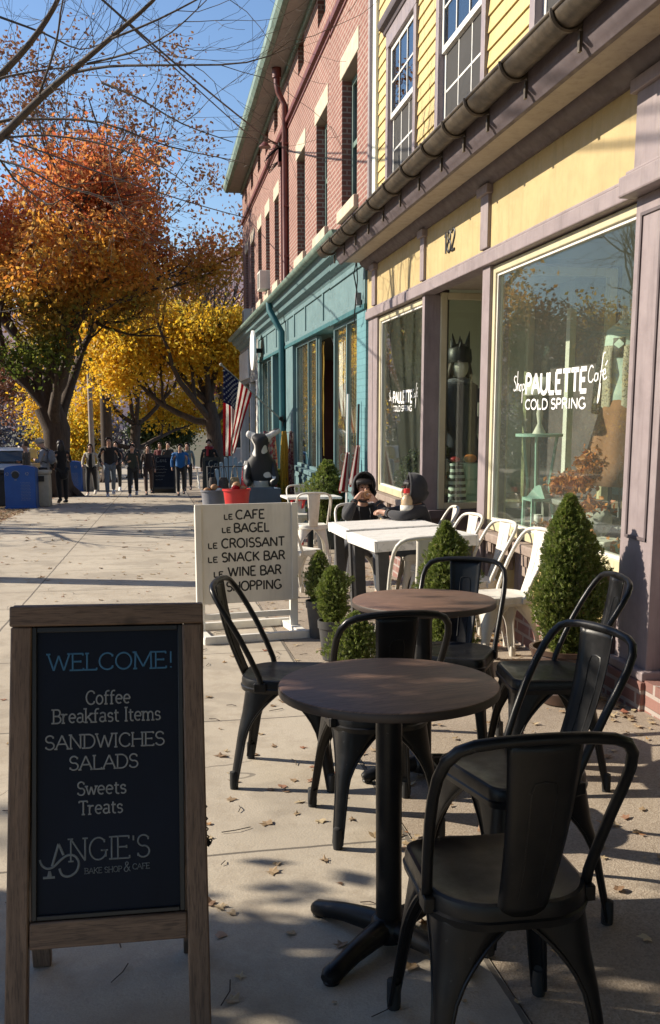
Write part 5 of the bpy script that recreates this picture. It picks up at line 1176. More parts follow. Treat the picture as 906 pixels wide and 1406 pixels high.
# ------------------------------------------------------------------ people
SKIN = [(.55, .33, .24), (.42, .25, .18), (.60, .38, .29)]
MT['skin'] = mat('skin', (.52, .31, .225), .5, (.47, .27, .19), 20)
MT['skin_dark'] = mat('tanned_skin', (.36, .21, .15), .5)
def cloth(name, c, rough=.85):
    if name not in MT: MT[name] = mat(name, c, rough, tuple(x * .8 for x in c), 7, bmp=.15, bscale=35, sheen=.15)
    return name
MT['hair_dark'] = mat('dark_hair', (.018, .012, .010), .5); MT['hair_brown'] = mat('brown_hair', (.06, .035, .02), .5)
MT['eye'] = mat('eye_dark', (.01, .008, .007), .25); MT['lip'] = mat('lip', (.34, .12, .10), .5)
EDG_ARM = lambda s: [('ch', 'sh' + s), ('sh' + s, 'el' + s), ('el' + s, 'wr' + s)]
def person(label, x, y, rot, h=1.7, jacket=('black_wool', (.012, .012, .013)), trousers=('black_denim', (.015, .015, .017)), hair='hair_dark', stride=.12, arms=('down', 'down'), shoes='black', long_coat=False, slim=1.0, head_down=0., hairlen=0, hat=None, bag=None, scarf=None, open_front=None, skinm='skin', group='people on the sidewalk', hood=None):
    s = h; J = {}
    sp = (stride * 1.45 if stride > .06 else stride) * s
    def leg(sd, k):
        sx = 1 if sd == 'R' else -1
        fy = k * sp
        return {'hp' + sd: (sx * .052 * s, 0, .50 * s), 'kn' + sd: (sx * .055 * s, fy * .5 + (.03 * s if k > 0 else .012 * s), .275 * s), 'an' + sd: (sx * .052 * s, fy - (.01 * s), .052 * s + (.03 * s if k < -.5 else 0)), 'to' + sd: (sx * .058 * s, fy + .10 * s, .018 * s + (.005 * s if k < -.5 else 0))}
    for sd, k in (('R', 1), ('L', -1)): J.update(leg(sd, k))
    J['pe'] = (0, 0, .53 * s); J['sp'] = (0, .005 * s, .64 * s); J['ch'] = (0, 0, .725 * s); J['nk'] = (0, .008 * s, .825 * s)
    J['hd'] = (0, (.022 + head_down * .05) * s, (.900 - head_down * .01) * s); J['tp'] = (0, (.012 + head_down * .05) * s, (.958 - head_down * .02) * s)
    J['fc'] = (0, (.05 + head_down * .05) * s, (.876 - head_down * .02) * s)
    for sd, mode in (('R', arms[0]), ('L', arms[1])):
        sx = 1 if sd == 'R' else -1
        J['sh' + sd] = (sx * .098 * s * slim, -.005 * s, .762 * s)
        if mode == 'down': e, w, f = (sx * .128 * s * slim, -.02 * s, .62 * s), (sx * .132 * s * slim, .02 * s, .49 * s), (sx * .130 * s * slim, .035 * s, .43 * s)
        elif mode == 'pocket': e, w, f = (sx * .165 * s * slim, -.04 * s, .64 * s), (sx * .112 * s * slim, .05 * s, .545 * s), (sx * .09 * s * slim, .06 * s, .52 * s)
        elif mode == 'front': e, w, f = (sx * .14 * s * slim, .02 * s, .645 * s), (sx * .05 * s, .125 * s, .655 * s), (sx * .02 * s, .15 * s, .675 * s)
        elif mode == 'swing': e, w, f = (sx * .14 * s * slim, -.06 * s, .65 * s), (sx * .14 * s * slim, -.03 * s, .52 * s), (sx * .138 * s * slim, -.01 * s, .46 * s)
        else: e, w, f = (sx * .14 * s * slim, .04 * s, .64 * s), (sx * .135 * s * slim, .12 * s, .57 * s), (sx * .13 * s * slim, .17 * s, .54 * s)
        J['el' + sd], J['wr' + sd], J['hn' + sd] = e, w, f
    rad = {'pe': .05, 'sp': .05, 'ch': .055, 'nk': .030, 'hd': (.051, .058), 'tp': .042, 'fc': .026, 'hp': .045, 'kn': .032, 'an': .022, 'to': .018, 'sh': .034, 'el': .024, 'wr': .017, 'hn': .019}
    def nodes(keys, rr=None, add=0):
        out = {}
        for k in keys:
            r = (rr or {}).get(k[:2], rad[k[:2]])
            r = tuple((q + add) * s for q in r) if isinstance(r, tuple) else (r + add) * s
            out[k] = (J[k], r)
        return out
    E = [('pe', 'sp'), ('sp', 'ch'), ('ch', 'nk'), ('nk', 'hd'), ('hd', 'tp'), ('hd', 'fc')]
    for d in 'RL': E += EDG_ARM(d) + [('wr' + d, 'hn' + d), ('pe', 'hp' + d), ('hp' + d, 'kn' + d), ('kn' + d, 'an' + d), ('an' + d, 'to' + d)]
    keys = ['pe', 'sp', 'ch', 'nk', 'hd', 'tp', 'fc'] + [p + d for d in 'RL' for p in ('sh', 'el', 'wr', 'hn', 'hp', 'kn', 'an', 'to')]
    t = meshobj('person', skin(nodes(keys), E, 1), skinm); tag(t, label, 'person', group)
    t.matrix_basis = Matrix.Translation((x, y, gz(y) + cs(x) * (1 if y < 20 else 0))) @ Matrix.Rotation(R(rot), 4, 'Z')
    # jacket
    jr = {'pe': .080, 'sp': .076, 'ch': .080, 'nk': .040, 'sh': .039, 'el': .035, 'wr': .028}
    jk = ['ch', 'sp', 'pe', 'nk'] + [p + d for d in 'RL' for p in ('sh', 'el', 'wr')]
    nd = nodes(jk, jr); nd['nk'] = ((0, .002 * s, .808 * s), .048 * s)
    ej = [('ch', 'sp'), ('sp', 'pe'), ('ch', 'nk')] + [(('nk' if a == 'ch' else a), b) for d in 'RL' for a, b in EDG_ARM(d)]
    if long_coat: nd['hm'] = ((0, .0, .36 * s), .085 * s); ej.append(('pe', 'hm'))
    else: nd['hm'] = ((0, 0, .485 * s), .080 * s); ej.append(('pe', 'hm'))
    me = skin(nd, ej, 2)
    for v in me.vertices:                                            # a trunk is wider than it is deep
        if abs(v.co.x) < .115 * s * slim:
            v.co.x *= 1.14 * slim; v.co.y *= .86
    meshobj('jacket', me, cloth(*jacket), t)
    if open_front:
        m = MB(); m.grid(lambda u, v: ((u - .5) * .07 * s, (.068 + .012 * math.sin(v * 3.1)) * s * (1 - .6 * (u - .5) ** 2), (.50 + .29 * v) * s), 4, 6); m.build('shirt', cloth(*open_front), t, 180, solid=.006)
    tr = {'pe': .068, 'hp': .058, 'kn': .043, 'an': .034}
    nd = nodes(['pe'] + [p + d for d in 'RL' for p in ('hp', 'kn', 'an')], tr)
    meshobj('trousers', skin(nd, [('pe', 'hpR'), ('hpR', 'knR'), ('knR', 'anR'), ('pe', 'hpL'), ('hpL', 'knL'), ('knL', 'anL')], 2), cloth(*trousers), t)
    for d in 'RL':
        a, o = Vector(J['an' + d]), Vector(J['to' + d]); m = MB()
        m.rings([[(a.x + .030 * s * math.cos(q) * wx, a.y - .035 * s + (o.y + .03 * s - a.y + .035 * s) * ty, max(.002, z + .018 * s * math.sin(q) * hz)) for q in [2 * math.pi * k / 10 for k in range(10)]] for ty, wx, hz, z in ((0, .5, .6, a.z - .012 * s), (.12, .85, 1.6, a.z - .010 * s), (.45, .9, 1.3, a.z - .018 * s), (.8, .95, .9, o.z), (1, .5, .5, o.z))])
        m.build('shoe', shoes, t, 60)
    # hair as a cap that leaves the face free
    hc = Vector(J['hd']) + Vector((0, -.006 * s, .022 * s)); m = MB(); rx, ry, rz = .052 * s, .063 * s, .056 * s
    rings = []
    for i in range(9):
        ph = R(90 - i * 14.5 * (1 + .25 * hairlen)); ring = []
        for k in range(18):
            a = 2 * math.pi * k / 18; fr = math.sin(a)                      # front = +y
            lim = R(56) if fr > .1 else R(-12 - 34 * hairlen)
            p2 = max(ph, lim)
            ring.append((hc.x + rx * math.cos(p2) * math.cos(a), hc.y + ry * math.cos(p2) * math.sin(a), hc.z + rz * math.sin(p2)))
        rings.append(ring)
    m.rings(rings, False)
    if hairlen > .6: m.ell((0, J['hd'][1] - .045 * s, .845 * s), (.058 * s, .032 * s, .085 * s), 12, 8)
    m.build('hair', hair, t, 180, solid=.008)
    m = MB(); fy = J['hd'][1] + .052 * s
    for sx in (-1, 1): m = MB(); m.ell((sx * .019 * s, fy - .004 * s, J['hd'][2] + .008 * s), (.006 * s, .004 * s, .004 * s), 8, 6); m.build('eye', 'eye', t, 180)
    m = MB(); m.ell((0, fy + .004 * s, J['hd'][2] - .006 * s), (.007 * s, .010 * s, .013 * s), 8, 6); m.build('nose', skinm, t, 180)
    m = MB(); m.ell((0, fy - .004 * s, J['hd'][2] - .030 * s), (.014 * s, .006 * s, .004 * s), 8, 6); m.build('mouth', 'lip', t, 180)
    if hat:
        m = MB(); m.ell((hc.x, hc.y, hc.z + .012 * s), (.058 * s, .067 * s, .052 * s), 16, 8); m.ell((hc.x, hc.y + .065 * s, hc.z + .012 * s), (.045 * s, .045 * s, .006 * s), 14, 4); m.build('cap', cloth(*hat), t, 60)
    if hood:
        m = MB(); m.ell((0, -.035 * s, .825 * s), (.075 * s, .05 * s, .04 * s), 14, 8); m.build('hood', cloth(*hood), t, 180)
    if scarf:
        m = MB(); m.tube([(.05 * s * math.cos(R(a)), .05 * s * math.sin(R(a)) + .005 * s, .832 * s + .008 * s * math.sin(R(a * 2))) for a in range(0, 361, 24)], .026 * s, 8); m.tube([(.015 * s, .06 * s, .83 * s), (.02 * s, .082 * s, .77 * s), (.02 * s, .08 * s, .70 * s)], .022 * s, 8); m.build('scarf', cloth(*scarf), t, 60)
    if bag == 'backpack':
        m = MB(); m.ell((0, -.105 * s, .70 * s), (.082 * s, .05 * s, .105 * s), 14, 9); m.ell((0, -.135 * s, .665 * s), (.055 * s, .03 * s, .05 * s), 10, 6); m.build('backpack', cloth('grey_blue_canvas', (.16, .18, .22)), t, 180)
        m = MB()
        for sx in (-1, 1): m.tube([(sx * .055 * s, -.08 * s, .79 * s), (sx * .06 * s, .0, .835 * s), (sx * .062 * s, .075 * s, .77 * s), (sx * .075 * s, .05 * s, .66 * s), (sx * .08 * s, -.07 * s, .62 * s)], .009 * s, 6)
        m.build('strap', cloth('dark_strap', (.03, .03, .035)), t, 60)
    if bag == 'shoulder':
        m = MB(); m.box(.125 * s, .17 * s, -.05 * s, .10 * s, .40 * s, .54 * s); m.build('handbag', cloth('dark_leather', (.035, .022, .018), .5), t, 0, bevel=.02)
        m = MB(); m.tube([(.15 * s, .02 * s, .53 * s), (.13 * s, .02 * s, .66 * s), (.10 * s, 0, .835 * s), (.09 * s, -.02 * s, .83 * s)], .006 * s, 6); m.build('strap', 'black', t, 60)
    return t
P180 = 180
person('person in grey jacket, cap and backpack standing by the blue bin looking at a phone', -2.86, 24.4, 75, 1.74, ('pale_grey_fleece', (.26, .27, .31)), arms=('front', 'front'), hat=('cap_grey', (.42, .38, .33)), bag='backpack', stride=.03, head_down=.9)
person('person in olive coat standing close behind the person with the backpack', -3.42, 25.3, 95, 1.66, ('olive_coat', (.10, .085, .065)), arms=('front', 'down'), stride=.03, hair='hair_brown')
person('person in long black coat with long dark hair standing next to the tree', -2.50, 24.9, 20, 1.70, ('black_long_coat', (.008, .008, .010)), long_coat=True, arms=('front', 'pocket'), stride=.03, hairlen=1.3, head_down=.5)
person('woman in pale fleece jacket over black walking at the far edge of the sidewalk', -2.10, 29.6, 176, 1.62, ('cream_fleece', (.45, .42, .36)), arms=('out', 'swing'), stride=.10, hairlen=1.0, hair='hair_brown', open_front=('black_knit', (.012, .012, .012)), shoes='signwhite')
person('man in black jacket and blue jeans with white trainers walking toward us', -1.50, 29.0, 184, 1.82, ('black_jacket', (.010, .010, .012)), ('blue_denim', (.115, .15, .20)), arms=('pocket', 'pocket'), stride=.13, shoes='vinyl', slim=1.1)
person('person in dark clothes half hidden behind the man in jeans', -1.42, 31.5, 180, 1.72, ('charcoal_coat', (.03, .03, .035)), arms=('swing', 'out'), stride=.1, shoes='vinyl')
person('person in dark green jacket walking with hands clasped beside the man in jeans', -.80, 28.3, 178, 1.60, ('dark_green_jacket', (.022, .030, .024)), arms=('front', 'down'), stride=.12, shoes='signwhite', hood=('dark_green_jacket', (0, 0, 0)))
person('person in brown black coat carrying a bag, third from the man in jeans', -.36, 29.6, 182, 1.58, ('brown_black_coat', (.035, .022, .02)), ('brown_tights', (.06, .035, .028)), bag='shoulder', stride=.11, hairlen=.9, hair='hair_brown')
person('person in black puffer walking behind the group in the middle of the sidewalk', -.95, 35.0, 180, 1.74, ('black_puffer', (.015, .015, .018)), arms=('out', 'swing'), stride=.12, shoes='vinyl')
person('person in burgundy jacket in the crowd behind the chalk board', .02, 35.5, 170, 1.70, ('burgundy_jacket', (.13, .02, .025)), stride=.08, hair='hair_brown')
person('person in black jacket in the crowd next to the burgundy jacket', .30, 34.2, 188, 1.72, ('black_fleece', (.013, .013, .014)), stride=.08)
person('person in bright blue jacket and black trousers walking beside the chalk board', .62, 28.8, 180, 1.60, ('bright_blue_jacket', (.012, .12, .36)), arms=('swing', 'out'), stride=.09, hood=('navy_hood', (.01, .012, .02)), slim=1.12)
person('person in teal grey coat half hidden behind the bright blue jacket', .92, 31.8, 176, 1.66, ('teal_grey_coat', (.14, .19, .20)), stride=.08, hairlen=.8)
person('woman in black coat and red scarf striding past the golden tree trunk', 1.42, 27.2, 172, 1.72, ('black_wool_coat', (.010, .010, .012)), stride=.17, scarf=('red_scarf', (.33, .02, .03)), arms=('down', 'swing'), hair='hair_brown')

# ------------------------------------------------------------------ the two children at the white table
def hand(chain_sets, palm, r=.0085):
    return
def child(label, x, y, rot, arms, head, hood_col, gaze=0.0, face=True, legs=None, trouser=('grey_joggers', (.10, .10, .105)), shoe='potgrey'):
    J = {'pe': (0, -.02, .50), 'sp': (0, .0, .62), 'ch': (0, .035, .76), 'nk': (0, .06, .865)}
    J.update({'shR': (.125, .045, .825), 'shL': (-.125, .045, .825)}); J.update(arms); J.update(legs)
    hx, hy, hz = head
    nd = {'pe': (J['pe'], .085), 'sp': (J['sp'], .08), 'ch': (J['ch'], .085), 'nk': (J['nk'], .042), 'hd': ((hx, hy - .01, hz), (.068, .074)), 'tp': ((hx, hy - .02, hz + .055), .055), 'jw': ((hx, hy + .028, hz - .062), .036)}
    E = [('pe', 'sp'), ('sp', 'ch'), ('ch', 'nk'), ('nk', 'hd'), ('hd', 'tp'), ('hd', 'jw')]
    for d in 'RL':
        for k, r in (('sh', .045), ('el', .034), ('wr', .022), ('hn', .024), ('hp', .065), ('kn', .05), ('an', .034), ('to', .026)): nd[k + d] = (J[k + d], r)
        E += [('ch', 'sh' + d), ('sh' + d, 'el' + d), ('el' + d, 'wr' + d), ('wr' + d, 'hn' + d), ('pe', 'hp' + d), ('hp' + d, 'kn' + d), ('kn' + d, 'an' + d), ('an' + d, 'to' + d)]
        w, h = Vector(J['wr' + d]), Vector(J['hn' + d]); ax = (h - w).normalized(); tgt = Vector(J.get('grip', (0, .2, .95)))
        inn = (tgt - h); inn = (inn - ax * inn.dot(ax)).normalized(); sd = ax.cross(inn).normalized()
        for i, (off, ln) in enumerate(((-.024, .045), (-.008, .052), (.008, .050), (.024, .040))):
            a = h + sd * off + ax * .016; b = a + (ax * .8 + inn * .35).normalized() * ln * .5; c = b + (ax * .35 + inn * .9).normalized() * ln * .5
            for q, p, rr in (('a', a, .0095), ('b', b, .0088), ('c', c, .0075)): nd['f%d%s%s' % (i, q, d)] = (tuple(p), rr)
            E += [('hn' + d, 'f%da%s' % (i, d)), ('f%da%s' % (i, d), 'f%db%s' % (i, d)), ('f%db%s' % (i, d), 'f%dc%s' % (i, d))]
        s_ = 1 if d == 'R' else -1
        a = h + sd * .034 * s_ + inn * .012; b = a + (ax * .5 + inn * .9).normalized() * .030
        nd['ta' + d] = (tuple(a), .011); nd['tb' + d] = (tuple(b), .009); E += [('hn' + d, 'ta' + d), ('ta' + d, 'tb' + d)]
    t = meshobj('person', skin(nd, E, 2), 'skin'); tag(t, label, 'person', 'children at the white table')
    t.matrix_basis = Matrix.Translation((x, y, gz(y) + cs(x) * (1 if y < 20 else 0))) @ Matrix.Rotation(R(rot), 4, 'Z')
    jn = {'ch': (J['ch'], .120), 'sp': (J['sp'], .112), 'pe': (J['pe'], .115), 'nk': ((0, .05, .845), .07)}
    je = [('ch', 'sp'), ('sp', 'pe'), ('ch', 'nk')]
    for d in 'RL':
        cuff = Vector(J['wr' + d]).lerp(Vector(J['el' + d]), .12)
        jn['sh' + d] = (J['sh' + d], .066); jn['el' + d] = (J['el' + d], .052); jn['wr' + d] = (tuple(cuff), .034); je += EDG_ARM(d)
        jn['md' + d] = (tuple(Vector(J['sh' + d]).lerp(Vector(J['el' + d]), .5)), .054); je.remove(('sh' + d, 'el' + d)); je += [('sh' + d, 'md' + d), ('md' + d, 'el' + d)]
    meshobj('hoodie', skin(jn, je, 2), cloth(*hood_col), t)
    for d in 'RL':
        a = Vector(J['wr' + d]).lerp(Vector(J['el' + d]), .18); b = Vector(J['wr' + d]).lerp(Vector(J['el' + d]), .04)
        m = MB(); m.tube([a, b], [.034, .031], 12); m.build('cuff', cloth('dark_rib_knit', (.02, .02, .022)), t, 60)
    # hood: a shell open toward the face, falling to the shoulders
    m = MB(); v = {}; nu, nv = 28, 16; c = Vector((hx, hy - .016, hz + .012))
    for j in range(nv + 1):
        for i in range(nu + 1):
            a = math.pi * 2 * i / nu; rr = R(70) + (math.pi - R(70)) * j / nv       # angle from the forward axis
            dx, dz, dy = math.sin(rr) * math.sin(a), math.sin(rr) * math.cos(a), math.cos(rr)
            k = 1.0 + (.20 if dz < -.3 else 0) + .05 * max(0, -dy) + .015 * math.sin(a * 5 + j)
            v[i, j] = (c.x + dx * .098 * k, c.y + dy * .112 * k, c.z + dz * .120 * (1.18 if dz < 0 else 1) + (.012 if dy > .3 and dz > 0 else 0))
    m.add([v[i, j] for j in range(nv + 1) for i in range(nu + 1)], [(j * (nu + 1) + i, j * (nu + 1) + i + 1, (j + 1) * (nu + 1) + i + 1, (j + 1) * (nu + 1) + i) for j in range(nv) for i in range(nu)])
    m.build('hood', cloth(*hood_col), t, 180, solid=.012)
    if face:
        yf = hy + .060
        for sx in (-1, 1): m = MB(); m.ell((hx + sx * .028, yf - .006, hz + .004), (.011, .006, .0065), 10, 6); m.build('eye', 'eye', t, 180)
        m = MB(); m.ell((hx, yf + .010, hz - .018), (.010, .014, .018), 10, 7); m.build('nose', 'skin', t, 180)
        m = MB(); m.ell((hx, yf - .002, hz - .052), (.020, .008, .006), 10, 6); m.build('mouth', 'lip', t, 180)
        m = MB(); r = random.Random(4)
        for k in range(26):
            a = -1.15 + 2.3 * k / 25; x0 = hx + .072 * math.sin(a); y0 = hy + .052 * math.cos(a) - .004
            m.tube([(x0 * 1.0, y0 - .01, hz + .075), (hx + (x0 - hx) * 1.06, y0 + .016, hz + .048), (hx + (x0 - hx) * 1.08 + r.uniform(-.006, .006), y0 + .020, hz + .012 + .012 * abs(a) * r.uniform(.3, 1.2) - (.030 if abs(a) > .9 else -.010))], [.008, .007, .002], 5)
        m.build('fringe', 'hair_dark', t, 180)
        m = MB()
        for sx in (-1, 1): m.tube([(sx * .045, .135, .845), (sx * .05, .170, .80), (sx * .04, .172, .72), (sx * .042, .170, .69)], .005, 6)
        m.build('drawstring', 'potgrey', t, 60)
    nd = {'pe': ((0, -.02, .49), .105)}; E = []
    for d in 'RL':
        for k, r in (('hp', .085), ('kn', .066), ('an', .047)): nd[k + d] = (J[k + d], r)
        E += [('pe', 'hp' + d), ('hp' + d, 'kn' + d), ('kn' + d, 'an' + d)]
    meshobj('trousers', skin(nd, E, 2), cloth(*trouser), t)
    for d in 'RL':
        a, o = Vector(J['an' + d]), Vector(J['to' + d]); f = (o - a); f.z = 0; f.normalize(); sd = Vector((f.y, -f.x, 0)); m = MB(); rings = []
        for ty, wx, hh in ((-.05, .018, .03), (-.03, .032, .07), (.04, .036, .075), (.09, .038, .05), (.13, .03, .032), (.15, .012, .015)):
            b = a + f * ty; rings.append([tuple(b + sd * wx * math.cos(q) + Vector((0, 0, -a.z + .006 + hh * (.5 + .5 * math.sin(q))))) for q in [2 * math.pi * k / 12 for k in range(12)]])
        m.rings(rings); m.build('shoe', shoe, t, 60)
    return t
ARM1 = {'elR': (.185, .315, .775), 'wrR': (.098, .232, .918), 'hnR': (.062, .218, .955), 'elL': (-.185, .315, .775), 'wrL': (-.088, .235, .900), 'hnL': (-.050, .224, .934), 'grip': (0, .235, .955)}
LEG1 = {'hpR': (.09, .03, .50), 'knR': (.235, .36, .50), 'anR': (.25, .22, .09), 'toR': (.27, .34, .03), 'hpL': (-.09, .03, .50), 'knL': (-.10, .42, .50), 'anL': (-.13, .50, .09), 'toL': (-.14, .62, .03)}
k1 = child('child in black hoodie biting a bagel held in both hands, facing us', 1.735, 7.96, 178, ARM1, (.0, .115, 1.015), ('black_hoodie', (.024, .024, .027)), legs=LEG1)
def striped():
    m = MB(); a, b = Vector(LEG1['knL']), Vector(LEG1['anL'])
    m.tube([a.lerp(b, .1) + Vector((.0, .058, .02)), a.lerp(b, .5) + Vector((0, .056, .01)), a.lerp(b, .95) + Vector((0, .05, 0))], .012, 6); m.build('trouser_stripe', 'signwhite', k1, 60)
striped()
t = empty('bagel', 'bagel sandwich held at the mouth by the child facing us', 'food', (1.735, 7.735, gz(7.735) + cs(1.735) + .955), slope=False)
MT['bagel'] = mat('bagel_crust', (.38, .21, .10), .6, (.30, .15, .07), 12, bmp=.2)
m = MB(); m.tube([(.024 * math.cos(R(a)), 0, .024 * math.sin(R(a))) for a in range(0, 361, 20)], .015, 10); m.build('bread', 'bagel', t, 180)
m = MB(); m.ell((0, 0, 0), (.028, .006, .028), 16, 6); m.build('filling', 'signwhite', t, 180)
ARM2 = {'elR': (.205, .20, .775), 'wrR': (.07, .335, .795), 'hnR': (.03, .365, .80), 'elL': (-.205, .20, .775), 'wrL': (-.07, .32, .80), 'hnL': (-.035, .35, .805), 'grip': (0, .38, .76)}
LEG2 = {'hpR': (.08, .03, .50), 'knR': (.11, .36, .50), 'anR': (.12, .34, .09), 'toR': (.12, .46, .03), 'hpL': (-.08, .03, .50), 'knL': (-.12, .36, .50), 'anL': (-.16, .34, .09), 'toL': (-.16, .46, .03)}
child('child in black hoodie seen from the side, head turned away under the hood', 2.16, 7.50, 84, ARM2, (.0, .10, .99), ('washed_black_hoodie', (.030, .030, .035)), legs=LEG2, trouser=('dark_blue_jeans', (.05, .065, .095)))
chair(2.17, 7.50, 84, 'cream chair under the child in the hood by the shop wall', True)
# ------------------------------------------------------------------ flags
MT['flag_red'] = mat('flag_red', (.42, .025, .04), .8, (.36, .02, .035), 12); MT['flag_white'] = mat('flag_white', (.78, .76, .72), .8, (.72, .70, .66), 12); MT['flag_blue'] = mat('flag_navy', (.022, .03, .10), .8, (.02, .026, .09), 12)
for q in ('flag_red', 'flag_white', 'flag_blue'):
    nt = MT[q].node_tree; b = nt.nodes['Principled BSDF']; tr = N(nt, 'ShaderNodeBsdfTranslucent'); src = b.inputs['Base Color'].links[0].from_socket
    nt.links.new(src, tr.inputs[0]); mx = N(nt, 'ShaderNodeMixShader'); mx.inputs[0].default_value = .72
    nt.links.new(b.outputs[0], mx.inputs[1]); nt.links.new(tr.outputs[0], mx.inputs[2]); nt.links.new(mx.outputs[0], nt.nodes['Material Output'].inputs[0])
def big_flag():
    t = empty('flag', 'large stars and stripes flag hanging from a slanted pole on the teal shop', 'flag', (0, 0, 0), slope=False)
    T = Vector((1.17, 17.0, 2.225)); P = Vector((1.70, 17.15, 1.76)); W = Vector((2.30, 17.5, 1.27))
    m = MB(); m.tube([W, T + (T - P) * .06], .016, 8); m.ell(tuple(T + (T - P) * .08), (.03, .03, .03), 10, 6); m.build('pole', 'grey_wood', t, 60)
    m = MB(); m.tube([W + Vector((-.06, -.02, .05)), W + Vector((.03, .0, -.03))], .035, 10); m.box(2.29, 2.31, 17.44, 17.56, 1.16, 1.36); m.build('pole_bracket', 'blackmetal', t, 40)
    nu, nv = 52, 60
    def S(u, v):
        d0 = Vector((-.01, -.02, -1.60)); d1 = Vector((-.33, .06, -1.05)); d = d0.lerp(d1, u ** 1.1)
        sag = math.sin(v * 2.4 + u * 3) * .03 * v; w = .04 * math.sin(u * 11 - v * 2.2) * (.25 + v)
        p = T.lerp(P, u) + d * v + Vector((w * .55 + .05 * v * math.sin(u * 6), w, sag)); return p
    m = MB(); vs = [tuple(S(i / nu, j / nv)) for j in range(nv + 1) for i in range(nu + 1)]; fs = []; mi = []
    for j in range(nv):
        for i in range(nu):
            fs.append((j * (nu + 1) + i, j * (nu + 1) + i + 1, (j + 1) * (nu + 1) + i + 1, (j + 1) * (nu + 1) + i))
            u, v = (i + .5) / nu, (j + .5) / nv; st = int(u * 13)
            mi.append(2 if (u < 7 / 13 and v < .40) else (0 if st % 2 == 0 else 1))
    m.v, m.f, m.mi = vs, fs, mi; c = m.build('cloth', ['flag_red', 'flag_white', 'flag_blue'], t, 180, solid=.003)
    m = MB(); eps = 1e-3
    for r in range(9):
        for k in range(6 if r % 2 == 0 else 5):
            u = (r + .5) / 9 * 7 / 13; v = ((k + .5) if r % 2 == 0 else (k + 1)) / 6 * .40
            p = S(u, v); eu = (S(u + eps, v) - p).normalized(); ev = (S(u, v + eps) - p).normalized(); n = eu.cross(ev).normalized(); ev = n.cross(eu)
            for side in (-1, 1):
                ring = []
                for q in range(10): a = R(36 * q); rr = .026 if q % 2 == 0 else .011; ring.append(tuple(p + eu * rr * math.cos(a) + ev * rr * math.sin(a) + n * side * .004))
                m.add([tuple(p + n * side * .0045)] + ring, [(0, 1 + q, 1 + (q + 1) % 10) for q in range(10)])
    m.build('star', 'flag_white', c, 0)
big_flag()
def small_flag(label, x, y, z0, z1, mt, lean, zf):
    t = empty('flag', label, 'flag', (x, y, 0), slope=False, group='small furled flags by the shop')
    m = MB(); m.tube([(0, 0, z0), (lean, 0, z1)], .014, 8); m.build('pole', mt, t, 60)
    m = MB(); vs = []; fs = []; mi = []; nu, nv = 26, 14
    for j in range(nv + 1):
        for i in range(nu + 1):
            u, v = i / nu, j / nv; a = u * 9; rr = .03 + .04 * v
            vs.append((lean * (zf - z0) / (z1 - z0) + rr * math.cos(a) * .8 - .06 * v, -.02 + rr * math.sin(a) * .7 - .05 * v * u, zf - .44 * v - .05 * u * v))
    for j in range(nv):
        for i in range(nu): fs.append((j * (nu + 1) + i, j * (nu + 1) + i + 1, (j + 1) * (nu + 1) + i + 1, (j + 1) * (nu + 1) + i)); mi.append((i // 2) % 2 if j > 4 or i > 8 else 2)
    m.v, m.f, m.mi = vs, fs, mi; m.build('cloth', ['flag_red', 'flag_white', 'flag_blue'], t, 180, solid=.002)
small_flag('small furled flag on the white pole leaning by the turquoise pier', 2.20, 10.98, -.4, 1.62, 'vinyl', .02, .93)
small_flag('small furled flag on the black pole against the turquoise pier', 2.27, 10.75, -.4, 1.5, 'black', .03, 1.02)

# ------------------------------------------------------------------ goods on the pavement outside the teal shop
def cow_mat():
    m, nt, b = _nodes('black_and_white_hide'); nt.links.new(ramp(nt, noise(nt, 3.6, 1), [(.60, (.012, .012, .013)), (.62, (.62, .60, .56))]), b.inputs['Base Color']); b.inputs['Roughness'].default_value = .6; return m
MT['hide'] = cow_mat()
nd = {'a': ((0, 0, .42), .20), 'b': ((0, 0, .75), .22), 'c': ((0, -.03, 1.10), .19), 'n': ((0, -.08, 1.34), .13), 'h': ((0, -.14, 1.52), .15), 'm': ((0, -.30, 1.44), .10), 'e1': ((.17, -.12, 1.60), .055), 'e2': ((.30, -.12, 1.68), .07), 'e3': ((.40, -.14, 1.70), .035), 'f1': ((-.17, -.12, 1.60), .055), 'f2': ((-.29, -.12, 1.66), .085),
      's1': ((.24, -.08, 1.12), .09), 's2': ((.30, -.24, .86), .07), 's3': ((.2, -.34, .78), .07), 't1': ((-.24, -.08, 1.12), .09), 't2': ((-.30, -.24, .86), .07), 't3': ((-.2, -.34, .78), .07), 'l1': ((.13, -.04, .2), .11), 'l2': ((.14, -.1, .04), .09), 'k1': ((-.13, -.04, .2), .11), 'k2': ((-.14, -.1, .04), .09)}
cw = meshobj('cow_figure', skin(nd, [('a', 'b'), ('b', 'c'), ('c', 'n'), ('n', 'h'), ('h', 'm'), ('h', 'e1'), ('e1', 'e2'), ('e2', 'e3'), ('h', 'f1'), ('f1', 'f2'), ('c', 's1'), ('s1', 's2'), ('s2', 's3'), ('c', 't1'), ('t1', 't2'), ('t2', 't3'), ('a', 'l1'), ('l1', 'l2'), ('a', 'k1'), ('k1', 'k2')], 2), 'hide')
tag(cw, 'upright black and white patched cow figure among the goods outside the teal shop', 'figure'); cw.location = (1.68, 15.6, gz(15.6) + cs(1.68)); cw.rotation_euler = (0, 0, R(-8)); cw.scale = (.84, .84, .98)
m = MB(); m.grid(lambda u, v: ((u - .5) * (.44 - .16 * v), -.30 + .06 * v - .18 * (1 - (2 * u - 1) ** 2) * .4, .30 + .55 * v), 12, 8); m.build('apron', cloth('oatmeal_linen', (.40, .37, .32)), cw, 180, solid=.008)
